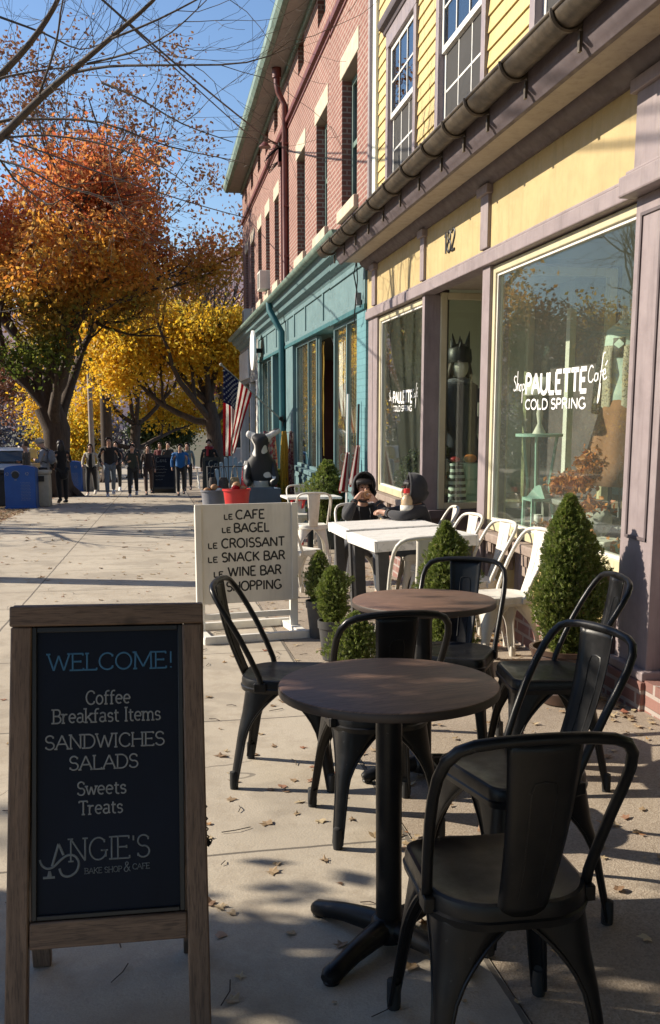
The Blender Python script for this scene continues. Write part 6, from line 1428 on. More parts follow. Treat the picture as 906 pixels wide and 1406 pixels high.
t = empty('goods_crate', 'slate blue wooden crate standing in front of the cow figure', 'crate', (1.50, 14.7, gz(14.7)), R(4))
MT['slateblue'] = mat('slate_blue_paint', (.06, .10, .15), .6); 
m = MB()
for s_ in (-.26, .248): m.box(-.34, .34, s_, s_ + .012, 0, .74); 
for s_ in (-.352, .34): m.box(s_, s_ + .012, -.26, .26, 0, .74)
m.build('side_boards', 'slateblue', t, 0, bevel=.003); m = MB(); m.box(-.335, .335, -.245, .245, .0, .68); m.build('contents', 'oldwood', t, 0)
def bucket(label, x, y, r, h, mt, lip, square=False):
    t = empty('bucket', label, 'bucket', (x, y, gz(y) + lip), R(20), 'buckets of small goods')
    m = MB(); n = 4 if square else 24
    m.lathe([(.001, 0), (r * .78, 0), (r, h), (r * 1.06, h), (r * 1.06, h - .03), (r * .96, h - .01), (r * .76, .02), (.001, .02)], n=n, cap=False); m.build('bucket_body', mt, t, 30)
    rs = random.Random(int(x * 90))
    for k in range(7):
        a = rs.uniform(0, 6.28); q = rs.uniform(0, r * .65); m = MB(); m.ell((q * math.cos(a), q * math.sin(a), h + rs.uniform(-.02, .06)), (r * .33, r * .28, r * .26), 10, 7); m.build('soft_toy', rs.choice(('signwhite', 'black', 'vinyl', 'bagel', 'flag_red')), t, 180)
bucket('red bucket heaped with soft toys behind the white sign board', 1.10, 13.6, .20, .36, 'redcap', .435)
t = empty('display_bench', 'low wooden bench under the red bucket outside the teal shop', 'bench', (1.10, 13.6, gz(13.6)), R(3))
m = MB(); m.box(-.42, .42, -.2, .2, .40, .432); m.build('seat', 'oldwood', t, 0, bevel=.005)
for s_ in (-.36, .36): m = MB(); m.box(s_ - .03, s_ + .03, -.18, .18, 0, .40); m.build('leg', 'oldwood', t, 0, bevel=.004)

MT['zinc'] = mat('grey_plastic_tub', (.22, .22, .24), .5); bucket('grey tub of small goods beside the red bucket', .93, 16.6, .22, .66, 'zinc', 0)
def adirondack():
    t = empty('slatted_chair', 'pale grey blue slatted garden chair with rounded back behind the flag', 'chair', (1.42, 19.0, gz(19)), R(175)); mt = MT['paleblue'] = mat('pale_blue_paint', (.22, .28, .33), .6)
    for k in range(7):
        x = (k - 3) * .085; m = MB(); h = 1.22 - .05 * abs(k - 3) ** 1.6; m.beam((x, -.15, .3), (x * 1.15, -.42, h), .075, .018, (0, 1, 0)); m.ell((x * 1.15, -.42, h), (.037, .01, .03), 10, 6); m.build('back_slat', mt, t, 40)
    for k in range(6): m = MB(); m.box(-.3, .3, -.12 + k * .095, -.04 + k * .095, .33 + k * .012, .35 + k * .012); m.build('seat_slat', mt, t, 0, bevel=.003)
    for s_ in (-1, 1):
        m = MB(); m.box(s_ * .36 - .06, s_ * .36 + .06, -.3, .5, .56, .58); m.build('arm', mt, t, 0, bevel=.005); m = MB(); m.box(s_ * .34 - .045, s_ * .34 + .045, .36, .40, 0, .56); m.box(s_ * .33 - .02, s_ * .33 + .02, -.45, .42, .22, .32); m.build('leg', mt, t, 0, bevel=.004)
adirondack()
def rack():
    t = empty('garment_rail', 'metal rail hung with a yellow scarf and patterned shawls by the teal doorway', 'clothes rail', (2.0, 15.9, gz(15.9)), R(12))
    m = MB(); m.tube([(-.3, 0, 0), (-.3, 0, 1.62), (.3, 0, 1.62), (.3, 0, 0)], .014, 8)
    for s_ in (-.3, .3): m.tube([(s_, -.25, .02), (s_, .25, .02)], .014, 8)
    m.build('rail', 'zinc', t, 60)
    MT['yel_cloth'] = mat('yellow_scarf_cloth', (.62, .38, .04), .85, (.50, .27, .03), 30); MT['pat_cloth'] = mat('pink_patterned_cloth', (.42, .08, .10), .85, (.55, .46, .38), 16, lo=.48, hi=.52); MT['mar_cloth'] = mat('maroon_patterned_cloth', (.16, .03, .05), .85, (.42, .30, .26), 22, lo=.5, hi=.54)
    for x, w, z0, mt, lb in ((.12, .17, .42, 'yel_cloth', 'scarf'), (-.10, .20, .30, 'pat_cloth', 'shawl'), (-.22, .14, .12, 'mar_cloth', 'shawl'), (.24, .13, .12, 'mar_cloth', 'shawl')):
        m = MB(); m.grid(lambda u, v: (x + (u - .5) * w * (.55 + .45 * math.sin(min(1, (1 - v) * 2.2) * 1.57)), -.03 + .03 * math.sin(u * 16 + x * 20) * (1.1 - v) + (.02 if u > .5 else -.02), z0 + (1.64 - z0) * v), 24, 14)
        c = m.build('garment', mt, t, 180, solid=.006); tag(c, {'yel_cloth': 'long yellow scarf', 'pat_cloth': 'pink patterned shawl'}.get(mt, None))
rack()
def bags():
    t = empty('bag_stand', 'low stand hung with dark woven bags and a red bag beside the chalk board', 'bag stand', (1.26, 17.6, gz(17.6) + .12), R(-4))
    m = MB(); m.tube([(-.38, 0, 0), (-.38, 0, .92), (.38, 0, .92), (.38, 0, 0)], .014, 8); m.tube([(-.38, -.2, .02), (-.38, .2, .02)], .014, 8); m.tube([(.38, -.2, .02), (.38, .2, .02)], .014, 8); m.build('rail', 'black', t, 60)
    for k, (x, mt, w, h) in enumerate(((-.28, 'dark_bag', .17, .36), (-.08, 'dark_bag', .2, .46), (.13, 'straw_bag', .2, .4), (.31, 'redcap', .13, .45))):
        MT.setdefault('dark_bag', mat('dark_woven_bag', (.03, .024, .024), .8, (.06, .05, .045), 50, bmp=.4, bscale=90)); MT.setdefault('straw_bag', mat('straw_bag', (.33, .25, .14), .85, (.22, .16, .09), 50, bmp=.5, bscale=90))
        m = MB(); m.rings([[(x + w * .5 * q * math.cos(a), -.02 + .07 * q2 * math.sin(a), z) for a in [2 * math.pi * i / 14 for i in range(14)]] for q, q2, z in ((.6, .6, .72 - h), (1, 1, .74 - h * .8), (.95, .9, .72 - h * .2), (.7, .5, .72))])
        b = m.build('bag', mt, t, 50); m = MB(); m.tube([(x - w * .3, -.02, .71), (x - w * .2, -.02, .88), (x, -.02, .94), (x + w * .2, -.02, .88), (x + w * .3, -.02, .71)], .007, 6); m.build('handle', mt, b, 60)
bags()
t = empty('shop_sign', 'black card reading YES over a red card in the entry of the teal shop', 'sign', (2.86, 13.95, .55), R(-5), slope=False)
m = MB(); m.box(-.22, .22, -.012, .0, 0, .36); m.build('red_card', 'redcap', t, 0); m = MB(); m.box(-.24, .24, -.016, .004, .361, .70); k = m.build('black_card', 'black', t, 0, bevel=.004)
m = MB(); text(m, 'YES', -.17, .17, .44, .16, .03, lambda u, v: (u, -.0165, v), (0, -1, 0)); m.build('lettering', 'vinyl', k, 40)
m = MB(); text(m, 'OPEN', -.16, .16, .12, .12, .02, lambda u, v: (u, -.0125, v), (0, -1, 0)); m.build('lettering', 'vinyl', t, 40)
t = empty('folding_stool', 'red folding stool behind the far white cafe table', 'stool', (2.02, 12.9, gz(12.9)), R(25))
for s_ in (-.15, .15): m = MB(); m.beam((s_, -.14, .0), (s_, .14, .62), .03, .02); m.beam((s_ * .8, .14, .0), (s_ * .8, -.14, .62), .03, .02); m.build('leg', 'redcap', t, 0)
m = MB()
for k in range(5): m.box(-.19, .19, -.16 + k * .07, -.11 + k * .07, .62, .637)
m.build('seat', 'redcap', t, 0, bevel=.003)

# ------------------------------------------------------------------ recycling and trash bins
MT['binblue'] = mat('recycling_blue', (.012, .085, .34), .4, (.010, .07, .29), 4); MT['binbeige'] = mat('beige_plastic', (.48, .44, .35), .6, (.40, .36, .28), 5); MT['bindark'] = mat('dark_bin', (.04, .038, .036), .7)
def bin_blue(label, x, y, rot=0):
    t = empty('recycling_bin', label, 'bin', (x, y, gz(y)), R(rot), 'blue recycling bins')
    w, d, h = .72, .56, 1.03
    def arch(k): return [(-w / 2 * k, 0)] + [(w / 2 * k * math.sin(R(a)) * (1), h - .09 + .09 * math.cos(R(a))) for a in range(-90, 91, 15)] + [(w / 2 * k, 0)]
    m = MB(); m.prism([(a, b) for a, b in arch(1)], -d / 2, d / 2, 1); b = m.build('bin_body', 'binblue', t, 30, bevel=.02)
    m = MB(); m.lathe([(.001, 0), (.085, 0), (.085, .012), (.001, .012)], (0, 0, 0), 24, False, M=Matrix.Translation((-.10, -d / 2 - .001, .80)) @ Matrix.Rotation(R(90), 4, 'X')); m.build('bottle_hole', 'black', t, 40)
    m = MB(); m.tube([(-.10 + .10 * math.cos(R(a)), -d / 2 - .006, .80 + .10 * math.sin(R(a))) for a in range(20, 161, 10)], .008, 6); m.build('hole_ring', 'ink_white', t, 0)
    for cx_ in (-.29, .17):
        m = MB()
        for q in range(3): m.tube([(cx_ + .032 * math.cos(R(a)), -d / 2 - .006, .83 + .032 * math.sin(R(a))) for a in range(q * 120, q * 120 + 91, 15)], .008, 6)
        m.build('recycling_symbol', 'ink_white', t, 0)
    m = MB()
    m.tube([(-.13, -d / 2 - .004, .685), (-.07, -d / 2 - .004, .685)], .008, 6)
    for r in range(13):
        for c in range(7): m.tube([(.02 + c * .032 + (r % 2) * .016, -d / 2 - .002, .20 + r * .035), (.02 + c * .032 + (r % 2) * .016, -d / 2 - .006, .20 + r * .035)], .007, 5)
    m.build('dot_pattern', 'ink_white', t, 0); m = MB(); m.box(-.37, .37, -.29, .29, -.02, .05); m.build('plinth', 'binblue', t, 0, bevel=.01)
def bin_beige(label, x, y, mt='binbeige'):
    t = empty('trash_bin', label, 'bin', (x, y, gz(y)), 0, 'beige trash bins' if mt == 'binbeige' else None)
    m = MB(); m.box(-.27, .27, -.27, .27, 0, .80); m.build('bin_body', mt, t, 0, bevel=.03); m = MB(); m.box(-.29, .29, -.29, .29, .80, .90); m.build('lid', mt, t, 0, bevel=.03); m = MB(); m.box(-.16, .16, -.296, -.288, .62, .76); m.build('flap', 'black', t, 0)
bin_blue('blue recycling bin next to the person with the backpack', -3.32, 23.5); bin_beige('beige trash bin behind the first blue recycling bin', -2.98, 24.05); bin_beige('dark trash bin at the edge of the verge beside the blue recycling bin', -4.0, 24.6, 'bindark')
bin_blue('blue recycling bin farther down, behind the person in the long black coat', -2.95, 32.5); bin_beige('beige trash bin beside the farther blue recycling bin', -2.35, 32.8)

# ------------------------------------------------------------------ parked cars
MT['silver'] = mat('silver_car_paint', (.42, .42, .43), .3, (.40, .40, .41), 3, metal=.5, coat=.5); MT['carwhite'] = mat('white_car_paint', (.72, .72, .70), .3, (.7, .7, .68), 3, coat=.5); MT['carblue'] = mat('blue_car_paint', (.03, .10, .22), .3, (.03, .09, .2), 3, metal=.3, coat=.5)
MT['carglass'] = mat('dark_car_glass', (.02, .024, .028), .08, coat=.6); MT['taillight'] = mat('red_tail_lamp', (.35, .012, .015), .25, coat=.6); MT['alloy'] = mat('alloy_rim', (.4, .4, .41), .3, metal=.8)
def suv(label, x, y, paint, rot=0, cat='car'):
    t = empty('parked_car', label, cat, (x, y, gz(y) - .14), R(rot), 'cars parked along the kerb')
    # rings along the length (y), each a rounded section: lower body
    def sec(y_, w, z0, z1, k=.86): return [(-w * .94, y_, z0), (-w, y_, z0 + .12), (-w, y_, (z0 + z1) / 2), (-w * .985, y_, z1 - .06), (-w * k, y_, z1), (w * k, y_, z1), (w * .985, y_, z1 - .06), (w, y_, (z0 + z1) / 2), (w, y_, z0 + .12), (w * .94, y_, z0)]
    m = MB(); m.rings([sec(-2.22, .72, .42, .86), sec(-2.16, .86, .32, .98), sec(-1.9, .92, .26, 1.03), sec(-.8, .93, .24, 1.02), sec(.8, .93, .24, 1.0), sec(1.5, .91, .25, .96), sec(2.05, .86, .28, .86), sec(2.25, .72, .36, .74)]); b = m.build('body', paint, t, 40, bevel=.0)
    m = MB(); m.rings([sec(-2.08, .78, .98, 1.05, .9), sec(-1.98, .80, .98, 1.22, .84), sec(-1.66, .79, .98, 1.60, .80), sec(-1.2, .79, .98, 1.66, .80), sec(.2, .78, .98, 1.64, .80), sec(.55, .78, .98, 1.54, .82), sec(1.25, .80, .96, 1.02, .9)]); m.build('cabin', paint, t, 40)
    m = MB(); m.add([(-.66, -2.09, 1.08), (.66, -2.09, 1.08), (.60, -1.72, 1.52), (-.60, -1.72, 1.52)], [(0, 1, 2, 3)]); m.build('rear_window', 'carglass', t, 0, solid=.02)
    for s_ in (-1, 1):
        m = MB(); m.add([(s_ * .812, -1.75, 1.06), (s_ * .812, .95, 1.06), (s_ * .70, .45, 1.50), (s_ * .685, -1.45, 1.56)], [(0, 1, 2, 3)]); m.build('side_window', 'carglass', t, 0, solid=.02)
        m = MB(); m.ell((s_ * .76, -2.12, .93), (.14, .08, .085), 12, 7); m.build('tail_lamp', 'taillight', t, 180)
        m = MB(); m.ell((s_ * .97, .85, 1.06), (.09, .05, .065), 10, 6); m.build('mirror', paint, t, 180)
        m = MB(); m.tube([(s_ * .62, -1.5, 1.67), (s_ * .62, -1.4, 1.71), (s_ * .62, .1, 1.70), (s_ * .62, .25, 1.66)], .016, 6); m.build('roof_rail', 'black', t, 60)
        for yy in (-1.35, 1.4):
            w = bpy.data.objects.new('wheel', None); m = MB(); Rm = Matrix.Translation((s_ * .84, yy, .34)) @ Matrix.Rotation(R(90), 4, 'Y')
            m.lathe([(.20, -.10), (.32, -.11), (.34, -.07), (.34, .07), (.32, .11), (.20, .10)], n=28, cap=False, M=Rm); w = m.build('wheel', 'rubber', t, 40)
            m = MB(); m.lathe([(.001, s_ * .05), (.06, s_ * .07), (.19, s_ * .09), (.21, s_ * .085), (.21, -.08 * s_)], n=20, cap=False, M=Rm); m.build('rim', 'alloy', w, 30)
    m = MB(); m.box(-.80, .80, -2.27, -2.10, .34, .58); m.build('bumper', 'black' if paint != 'carwhite' else paint, t, 0, bevel=.05)
    m = MB(); m.box(-.26, .26, -2.245, -2.18, .70, .82); m.build('license_plate', 'vinyl', t, 0)
    m = MB(); m.tube([(-.5, -1.73, 1.62), (0, -1.80, 1.63), (.5, -1.73, 1.62)], .03, 6, flat=((0, 0, 1), .015)); m.build('rear_spoiler', paint, t, 60)
suv('silver crossover parked behind the first blue recycling bin, seen from the rear', -6.05, 42.0, 'silver', -3); suv('white crossover parked down the street between the tree and the walking people', -5.95, 62.0, 'carwhite', -2); suv('dark blue car parked beyond the silver crossover at the edge of the view', -8.2, 52.0, 'carblue', -3)
suv('blue car parked at the near kerb beside the tables', -6.2, 4.0, 'carblue', 0)  # car added outside the view to cut low light from the street side
suv('silver crossover parked across the street by the russet tree', -12.6, 17.0, 'silver', 180); suv('white crossover parked across the street by the maple', -12.6, 30.0, 'carwhite', 180)

# ------------------------------------------------------------------ poles, cables, far buildings, hedge
t = empty('utility_pole', 'pale utility pole rising behind the walking people into the golden leaves', 'pole', (-2.9, 42.0, gz(42)), slope=False)
m = MB(); m.tube([(0, 0, 0), (0, 0, 8.2)], [.12, .085], 12); m.build('shaft', mat('weathered_pole', (.42, .35, .29), .9, (.33, .27, .22), 6), t, 60)
m = MB(); m.beam((-.7, 0, 7.8), (.7, 0, 7.8), .09, .1); m.build('crossarm', 'oldwood', t, 0)
def cable(label, a, b, sag=.25, r=.012):
    a, b = Vector(a), Vector(b); m = MB(); m.tube([a.lerp(b, k / 24) - Vector((0, 0, sag * 4 * (k / 24) * (1 - k / 24))) for k in range(25)], r, 6)
    tag(m.build('overhead_cable', 'black', smooth=60), label, 'cable', 'overhead cables')
cable('overhead cable running to the lamp side of the rust red downspout', (-5.5, -2, 5.6), (2.40, 18.6, 6.45), .35, .013)
cable('overhead cable crossing low to the far end of the brick building', (-5.5, 0, 3.4), (2.46, 25.5, 6.5), .25, .011)
cable('overhead cable running to the wall just under the brick cornice', (-5.5, -4, 5.2), (2.46, 21.5, 7.2), .3, .010)
t = empty('insulator_bracket', 'cable bracket with looped wires on the brick wall beside the rust red downspout', 'bracket', (2.46, 18.55, 6.4), slope=False)
m = MB(); m.box(-.06, .04, -.05, .05, -.25, .1); m.build('plate', 'black', t, 0); m = MB()
for k in range(4): m.tube([(-.05, -.02 + .02 * k, .02), (-.25 - .03 * k, -.1, -.12 - .05 * k), (-.22, .15, -.30 - .04 * k), (-.03, .1 + .03 * k, -.2)], .009, 6)
m.build('wire_loop', 'black', t, 60)
# looped wires and meter on the teal frieze end
t = empty('electric_meter', 'small wire fixture with looping cable on the end of the teal frieze', 'fixture', (2.33, 10.9, 2.72), slope=False)
m = MB(); m.box(-.04, .02, -.05, .05, -.08, .06); m.build('housing', 'zinc', t, 0, bevel=.01); m = MB(); m.tube([(-.02, 0, .05), (-.05, .06, .28), (-.03, .0, .42), (-.03, -.05, .2), (-.06, -.1, -.05), (-.06, -.02, -.22), (-.03, .08, -.28)], .008, 6); m.build('wire_loop', 'black', t, 60)
MT['redtrim'] = mat('red_trim_paint', (.33, .06, .055), .6); MT['pale_siding'] = mat('pale_siding', (.50, .44, .42), .7, (.44, .38, .36), 3)
t = empty('porch_house', 'pale house with red porch beam and posts far behind the people', 'house', (2.9, 62.0, gz(62)), slope=False)
m = MB(); m.box(.6, 7, 0, 8, -.5, 5); m.build('wall', 'pale_siding', t, 0); m = MB(); m.prism([(.2, 5), (3.8, 7.6), (7.4, 5)], -.3, 8.3, 1); m.build('roof', 'redtrim', t, 0)
m = MB(); m.box(-3.2, .6, -.6, 2.5, 3.25, 3.65); m.build('porch_beam', 'redtrim', t, 0)
for x in (-3.1, -1.2, .4): m = MB(); m.box(x, x + .2, -.5, -.3, -.5, 3.25); m.build('porch_post', 'redtrim' if x > 0 else 'white', t, 0)
for x in (1.6, 4.2): m = MB(); m.box(x, x + 1.0, -.03, .05, 1.4, 3.0); k = m.build('window', 'white', t, 0); m = MB(); m.box(x + .1, x + .9, -.05, -.031, 1.5, 2.9); m.build('pane', 'carglass', k, 0)
t = empty('street_house', 'yellow clapboard house across the street with brown roof', 'house', (-24, 24, gz(24)), slope=False)
m = MB(); m.box(-5, 3, -5, 5, -.5, 5.2); m.build('wall', 'clapboard', t, 0); m = MB(); m.prism([(-5.5, 5.2), (3.5, 5.2), (-1, 8.2)], -5.4, 5.4, 1); m.build('roof', 'gutter', t, 0)
for y in (-3.5, -.5, 2.5):
    for z in (1.0, 3.2): m = MB(); m.box(3.0, 3.06, y, y + 1, z, z + 1.5); k = m.build('window', 'white', t, 0); m = MB(); m.box(3.06, 3.08, y + .1, y + .9, z + .1, z + 1.4); m.build('pane', 'carglass', k, 0)
t = empty('street_house', 'white house across the street with grey roof', 'house', (-24, 40, gz(40)), slope=False)
m = MB(); m.box(-5, 3, -4.5, 4.5, -.5, 5.6); m.build('wall', 'white', t, 0); m = MB(); m.prism([(-5.5, 5.6), (3.5, 5.6), (-1, 8.8)], -5, 5, 1); m.build('roof', 'asphalt', t, 0)
for y in (-3.2, -.5, 2.2):
    for z in (1.0, 3.4): m = MB(); m.box(3.0, 3.06, y, y + 1, z, z + 1.5); k = m.build('window', 'grey_wood', t, 0); m = MB(); m.box(3.06, 3.08, y + .1, y + .9, z + .1, z + 1.4); m.build('pane', 'carglass', k, 0)
rs = np.random.RandomState(8); cen = [(rs.uniform(-1.6, 1.6), rs.uniform(-.7, .7), rs.uniform(.2, 1.9)) for _ in range(200)]
t = empty('evergreen_bush', 'round dark evergreen bush under the golden leaves behind the crowd', 'bush', (.2, 56, gz(56)), slope=False); q = leaves('foliage', [(a, b, c + 1.6) for a, b, c in cen], (.25, .25, .25), 9000, .2, 'leaf_green', t, 33); m = MB(); m.tube([(0, 0, -.2), (0, 0, 2.2)], .15, 8); m.build('stem', 'bark', t, 60)
for i, (x, y, rot) in enumerate(((1.05, 33.0, 20), (1.25, 36.0, -160), (1.75, 31.2, 70))):
    pass
t = empty('bistro_table', 'white outdoor table far down the sidewalk behind the woman in the red scarf', 'table', (1.05, 33.0, gz(33)))
m = MB(); m.box(-.4, .4, -.4, .4, .72, .75); m.build('tabletop', 'vinyl', t, 0)
for s_ in ((-.3, -.3), (.3, -.3), (-.3, .3), (.3, .3)): m = MB(); m.tube([(s_[0], s_[1], 0), (s_[0] * .8, s_[1] * .8, .72)], .022, 6); m.build('leg', 'vinyl', t, 60)
chair(1.5, 33.4, 95, 'cream chair beside the white table far down the sidewalk', True)

# canvas sheet added overhead, out of view: it keeps the sky off the front tables
t = empty('awning', 'dark green canvas awning over the near end of the terrace', 'awning', (0, 0, 0), slope=False)
MT['canvas'] = cloth('awning_canvas', (.02, .045, .032)); MT['canvas'] = MT['awning_canvas']
m = MB(); m.prism([(-.7, 2.50), (2.40, 3.02), (2.40, 3.035), (-.7, 2.515)], -8.0, 2.25, 1); m.build('canopy', 'canvas', t, 0)
m = MB(); m.grid(lambda u, v: (-.705, -8 + 10.25 * u, 2.50 - .20 * (1 - v) - .03 * (1 - v) * math.cos(u * 180)), 240, 1); m.build('valance', 'canvas', t, 60, solid=.006)
for y in (-7.9, -3, 2.2): m = MB(); m.tube([(-.69, y, 2.48), (2.36, y, 2.55)], .014, 8); m.build('awning_arm', 'blackmetal', t, 60)
# ------------------------------------------------------------------ things in the shop windows
MT['mint'] = mat('mint_paint', (.36, .55, .47), .5, (.30, .48, .41), 4); MT['leopard'] = mat('spotted_knit', (.40, .36, .28), .9, (.12, .095, .07), 75, lo=.52, hi=.57, bmp=.3); MT['minttee'] = cloth('mint_cotton', (.55, .68, .62)); MT['minttee'] = MT['mint_cotton']; MT['tan'] = cloth('tan_corduroy', (.30, .135, .065)); MT['tan'] = MT['tan_corduroy']
MT['orange'] = mat('orange_pumpkin', (.62, .20, .03), .5, (.5, .14, .02), 12); MT['plush'] = mat('grey_plush', (.38, .37, .33), .95, (.30, .29, .26), 30, bmp=.5, bscale=120); MT['garland'] = leafmat('orange_garland', [(0, (.42, .10, .02)), (.5, (.62, .24, .04)), (1, (.30, .12, .04))], .2); MT['purple'] = cloth('purple_felt', (.09, .03, .13)); MT['purple'] = MT['purple_felt']
FL = .46
def mannequin():
    t = empty('mannequin', 'headless mannequin in spotted cardigan, mint tee and tan skirt in the big window', 'mannequin', (3.25, 6.18, .79), R(122), slope=False); t.scale = (.88, .88, .88)
    def tors(prof, name, mt, par, sy=.66, solid=.006): m = MB(); m.lathe(prof, n=28, cap=False, sy=sy); return m.build(name, mt, par, 180, solid=solid)
    tors([(.10, .66), (.185, .70), (.175, .84), (.145, .98), (.165, 1.10), (.185, 1.22), (.17, 1.34), (.08, 1.40), (.058, 1.44)], 'tee', 'minttee', t)
    m = MB(); m.lathe([(.055, 1.38), (.05, 1.50), (.03, 1.515), (.001, 1.516)], n=20, cap=False); m.build('neck', 'signwhite', t, 180)
    m = MB(); n = 40; m.rings([[((r + .022 * f * math.sin(k * 2 * math.pi / n * 8)) * math.cos(2 * math.pi * k / n), (r + .022 * f * math.sin(k * 2 * math.pi / n * 8)) * .72 * math.sin(2 * math.pi * k / n), z) for k in range(n)] for r, z, f in ((.155, .80, 0), (.20, .70, .2), (.25, .5, .6), (.31, .28, 1), (.36, .10, 1.2))], False); m.build('skirt', 'tan', t, 180, solid=.008)
    for s_ in (-1, 1):
        m = MB(); m.grid(lambda u, v: (s_ * np.interp(v, (0, .35, .8, 1), (.215, .185, .195, .10)) * math.cos(R(-88 + 163 * u)), np.interp(v, (0, .35, .8, 1), (.165, .135, .132, .085)) * math.sin(R(-88 + 163 * u)) + .006 * math.sin(v * 14 + u * 5), .36 + 1.02 * v), 18, 18); m.build('cardigan', 'leopard', t, 180, solid=.01)
        m = MB(); m.tube([(s_ * .17, 0, 1.32), (s_ * .215, .0, 1.1), (s_ * .225, .03, .86), (s_ * .215, .07, .68)], [.052, .047, .042, .038], 12); m.build('sleeve', 'leopard', t, 180)
    m = MB(); m.box(-.052, .052, .1135, .1215, 1.12, 1.27); m.build('shirt_print', 'potgrey', t, 180)
    m = MB(); m.tube([(0, 0, -.30), (0, 0, .5)], .012, 8); m.lathe([(.001, 0), (.14, 0), (.14, .012), (.001, .014)], (0, 0, -.30), n=24, cap=False); m.build('stand', 'zinc', t, 50)
mannequin()
def witch():
    t = empty('mannequin', 'dark dressed mannequin in a ragged many pointed black hat in the entry window', 'mannequin', (2.92, 8.92, -.02), R(185), slope=False); cloth('navy_coat', (.014, .018, .034))
    m = MB(); m.ell((0, .01, 1.86), (.085, .10, .115), 16, 10); m.build('head', 'signwhite', t, 180)
    m = MB(); m.lathe([(.12, 1.90), (.125, 1.94), (.115, 2.03), (.06, 2.08), (.001, 2.09)], n=20, cap=False)
    for k, (an, hh, w) in enumerate(((20, .15, .040), (75, .09, .036), (130, .17, .042), (185, .10, .036), (245, .14, .040), (305, .11, .036))):
        cx_, cy_ = .07 * math.cos(R(an)), .075 * math.sin(R(an)); tx, ty = cx_ * 1.45, cy_ * 1.45
        m.rings([[(cx_ + w * math.cos(R(q)), cy_ + w * .7 * math.sin(R(q)), 2.0) for q in range(0, 360, 45)], [((cx_ + tx) / 2 + w * .5 * math.cos(R(q)), (cy_ + ty) / 2 + w * .35 * math.sin(R(q)), 2.03 + hh * .5) for q in range(0, 360, 45)], [(tx + .003 * math.cos(R(q)), ty + .003 * math.sin(R(q)), 2.03 + hh) for q in range(0, 360, 45)]])
    m.build('hat', 'black', t, 60)
    n = 36; m = MB(); m.rings([[((r + .02 * f * math.sin(k * .17453 * 7)) * math.cos(2 * math.pi * k / n), (r + .02 * f * math.sin(k * .17453 * 7)) * .7 * math.sin(2 * math.pi * k / n), z) for k in range(n)] for r, z, f in ((.06, 1.76, 0), (.19, 1.68, 0), (.20, 1.45, .3), (.18, 1.2, .6), (.24, 1.0, 1), (.31, .72, 1.6))], False); m.build('coat', 'navy_coat', t, 180, solid=.01)
    for s_ in (-1, 1): m = MB(); m.tube([(s_ * .17, 0, 1.64), (s_ * .27, .02, 1.38), (s_ * .20, .14, 1.22)], [.07, .06, .045], 12); m.build('sleeve', 'navy_coat', t, 180)
    m = MB(); m.tube([(.10 * math.cos(R(q)), .085 * math.sin(R(q)), 1.70 + .015 * math.sin(R(q * 3))) for q in range(0, 361, 20)], .04, 8); m.build('collar', cloth('grey_shawl', (.10, .10, .12)), t, 60)
    for s_ in (-1, 1): m = MB(); m.tube([(s_ * .075, .02, 1.92), (s_ * .10, .01, 1.80), (s_ * .11, -.02, 1.66), (s_ * .10, -.04, 1.52)], [.03, .036, .034, .012], 8); m.build('hair', 'hair_brown', t, 60)
    m = MB(); m.lathe([(.001, .5), (.20, .5), (.22, .74), (.001, .75)], n=24, cap=False); m.build('underskirt', 'maroon', t, 60); m = MB(); m.tube([(0, 0, 0), (0, 0, .6)], .014, 8); m.lathe([(.001, 0), (.16, 0), (.16, .012), (.001, .014)], n=24, cap=False); m.build('stand', 'zinc', t, 50)
witch()
m = MB(); m.box(2.545, 3.42, 8.45, 9.4, .36, .45); tag(m.build('display_shelf', 'plank_white', smooth=0, bevel=.005), 'low wooden display shelf behind the entry window', 'shelf')
t = empty('mint_dresser', 'small mint dresser behind the striped doll in the entry window', 'dresser', (3.05, 8.72, .45), R(0), slope=False)
m = MB(); m.box(-.17, .22, -.12, .14, 0, .46); m.build('carcass', 'mint', t, 0, bevel=.006)
for k in range(3): m = MB(); m.box(-.155, .205, -.135, -.121, .02 + k * .148, .15 + k * .148); d = m.build('drawer', 'mint', t, 0, bevel=.004); m = MB(); m.box(.0, .05, -.15, -.136, .08 + k * .148, .095 + k * .148); m.build('handle', 'black', d, 0)
MT['stripes'] = None
def stripe():
    m, nt, b = _nodes('black_white_stripes'); tc = N(nt, 'ShaderNodeTexCoord'); s = N(nt, 'ShaderNodeSeparateXYZ'); nt.links.new(tc.outputs['Object'], s.inputs[0]); f = mth(nt, 'GREATER_THAN', mth(nt, 'FRACT', mth(nt, 'MULTIPLY', s.outputs[2], 17)), .5)
    nt.links.new(mixcol(nt, f, (.02, .03, .03), (.55, .66, .60)), b.inputs['Base Color']); return m
MT['stripes'] = stripe()
t = empty('doll', 'seated doll with black and white striped legs in the entry window', 'doll', (2.78, 8.58, .45), slope=False)
m = MB(); m.tube([(0, .03, .46), (.0, 0, .30), (-.01, -.03, .12), (-.03, -.06, .03)], [.04, .055, .055, .05], 12); m.tube([(.06, .03, .44), (.07, 0, .28), (.07, -.03, .12), (.06, -.08, .03)], [.035, .045, .045, .04], 12); m.build('leg', 'stripes', t, 60)
m = MB(); m.ell((-.07, .06, .40), (.06, .05, .09), 12, 8); m.ell((-.08, .06, .28), (.05, .05, .07), 12, 8); m.build('body', 'plush', t, 180); m = MB(); m.ell((.02, .05, .50), (.05, .05, .03), 12, 6); m.build('sash', 'redcap', t, 180)
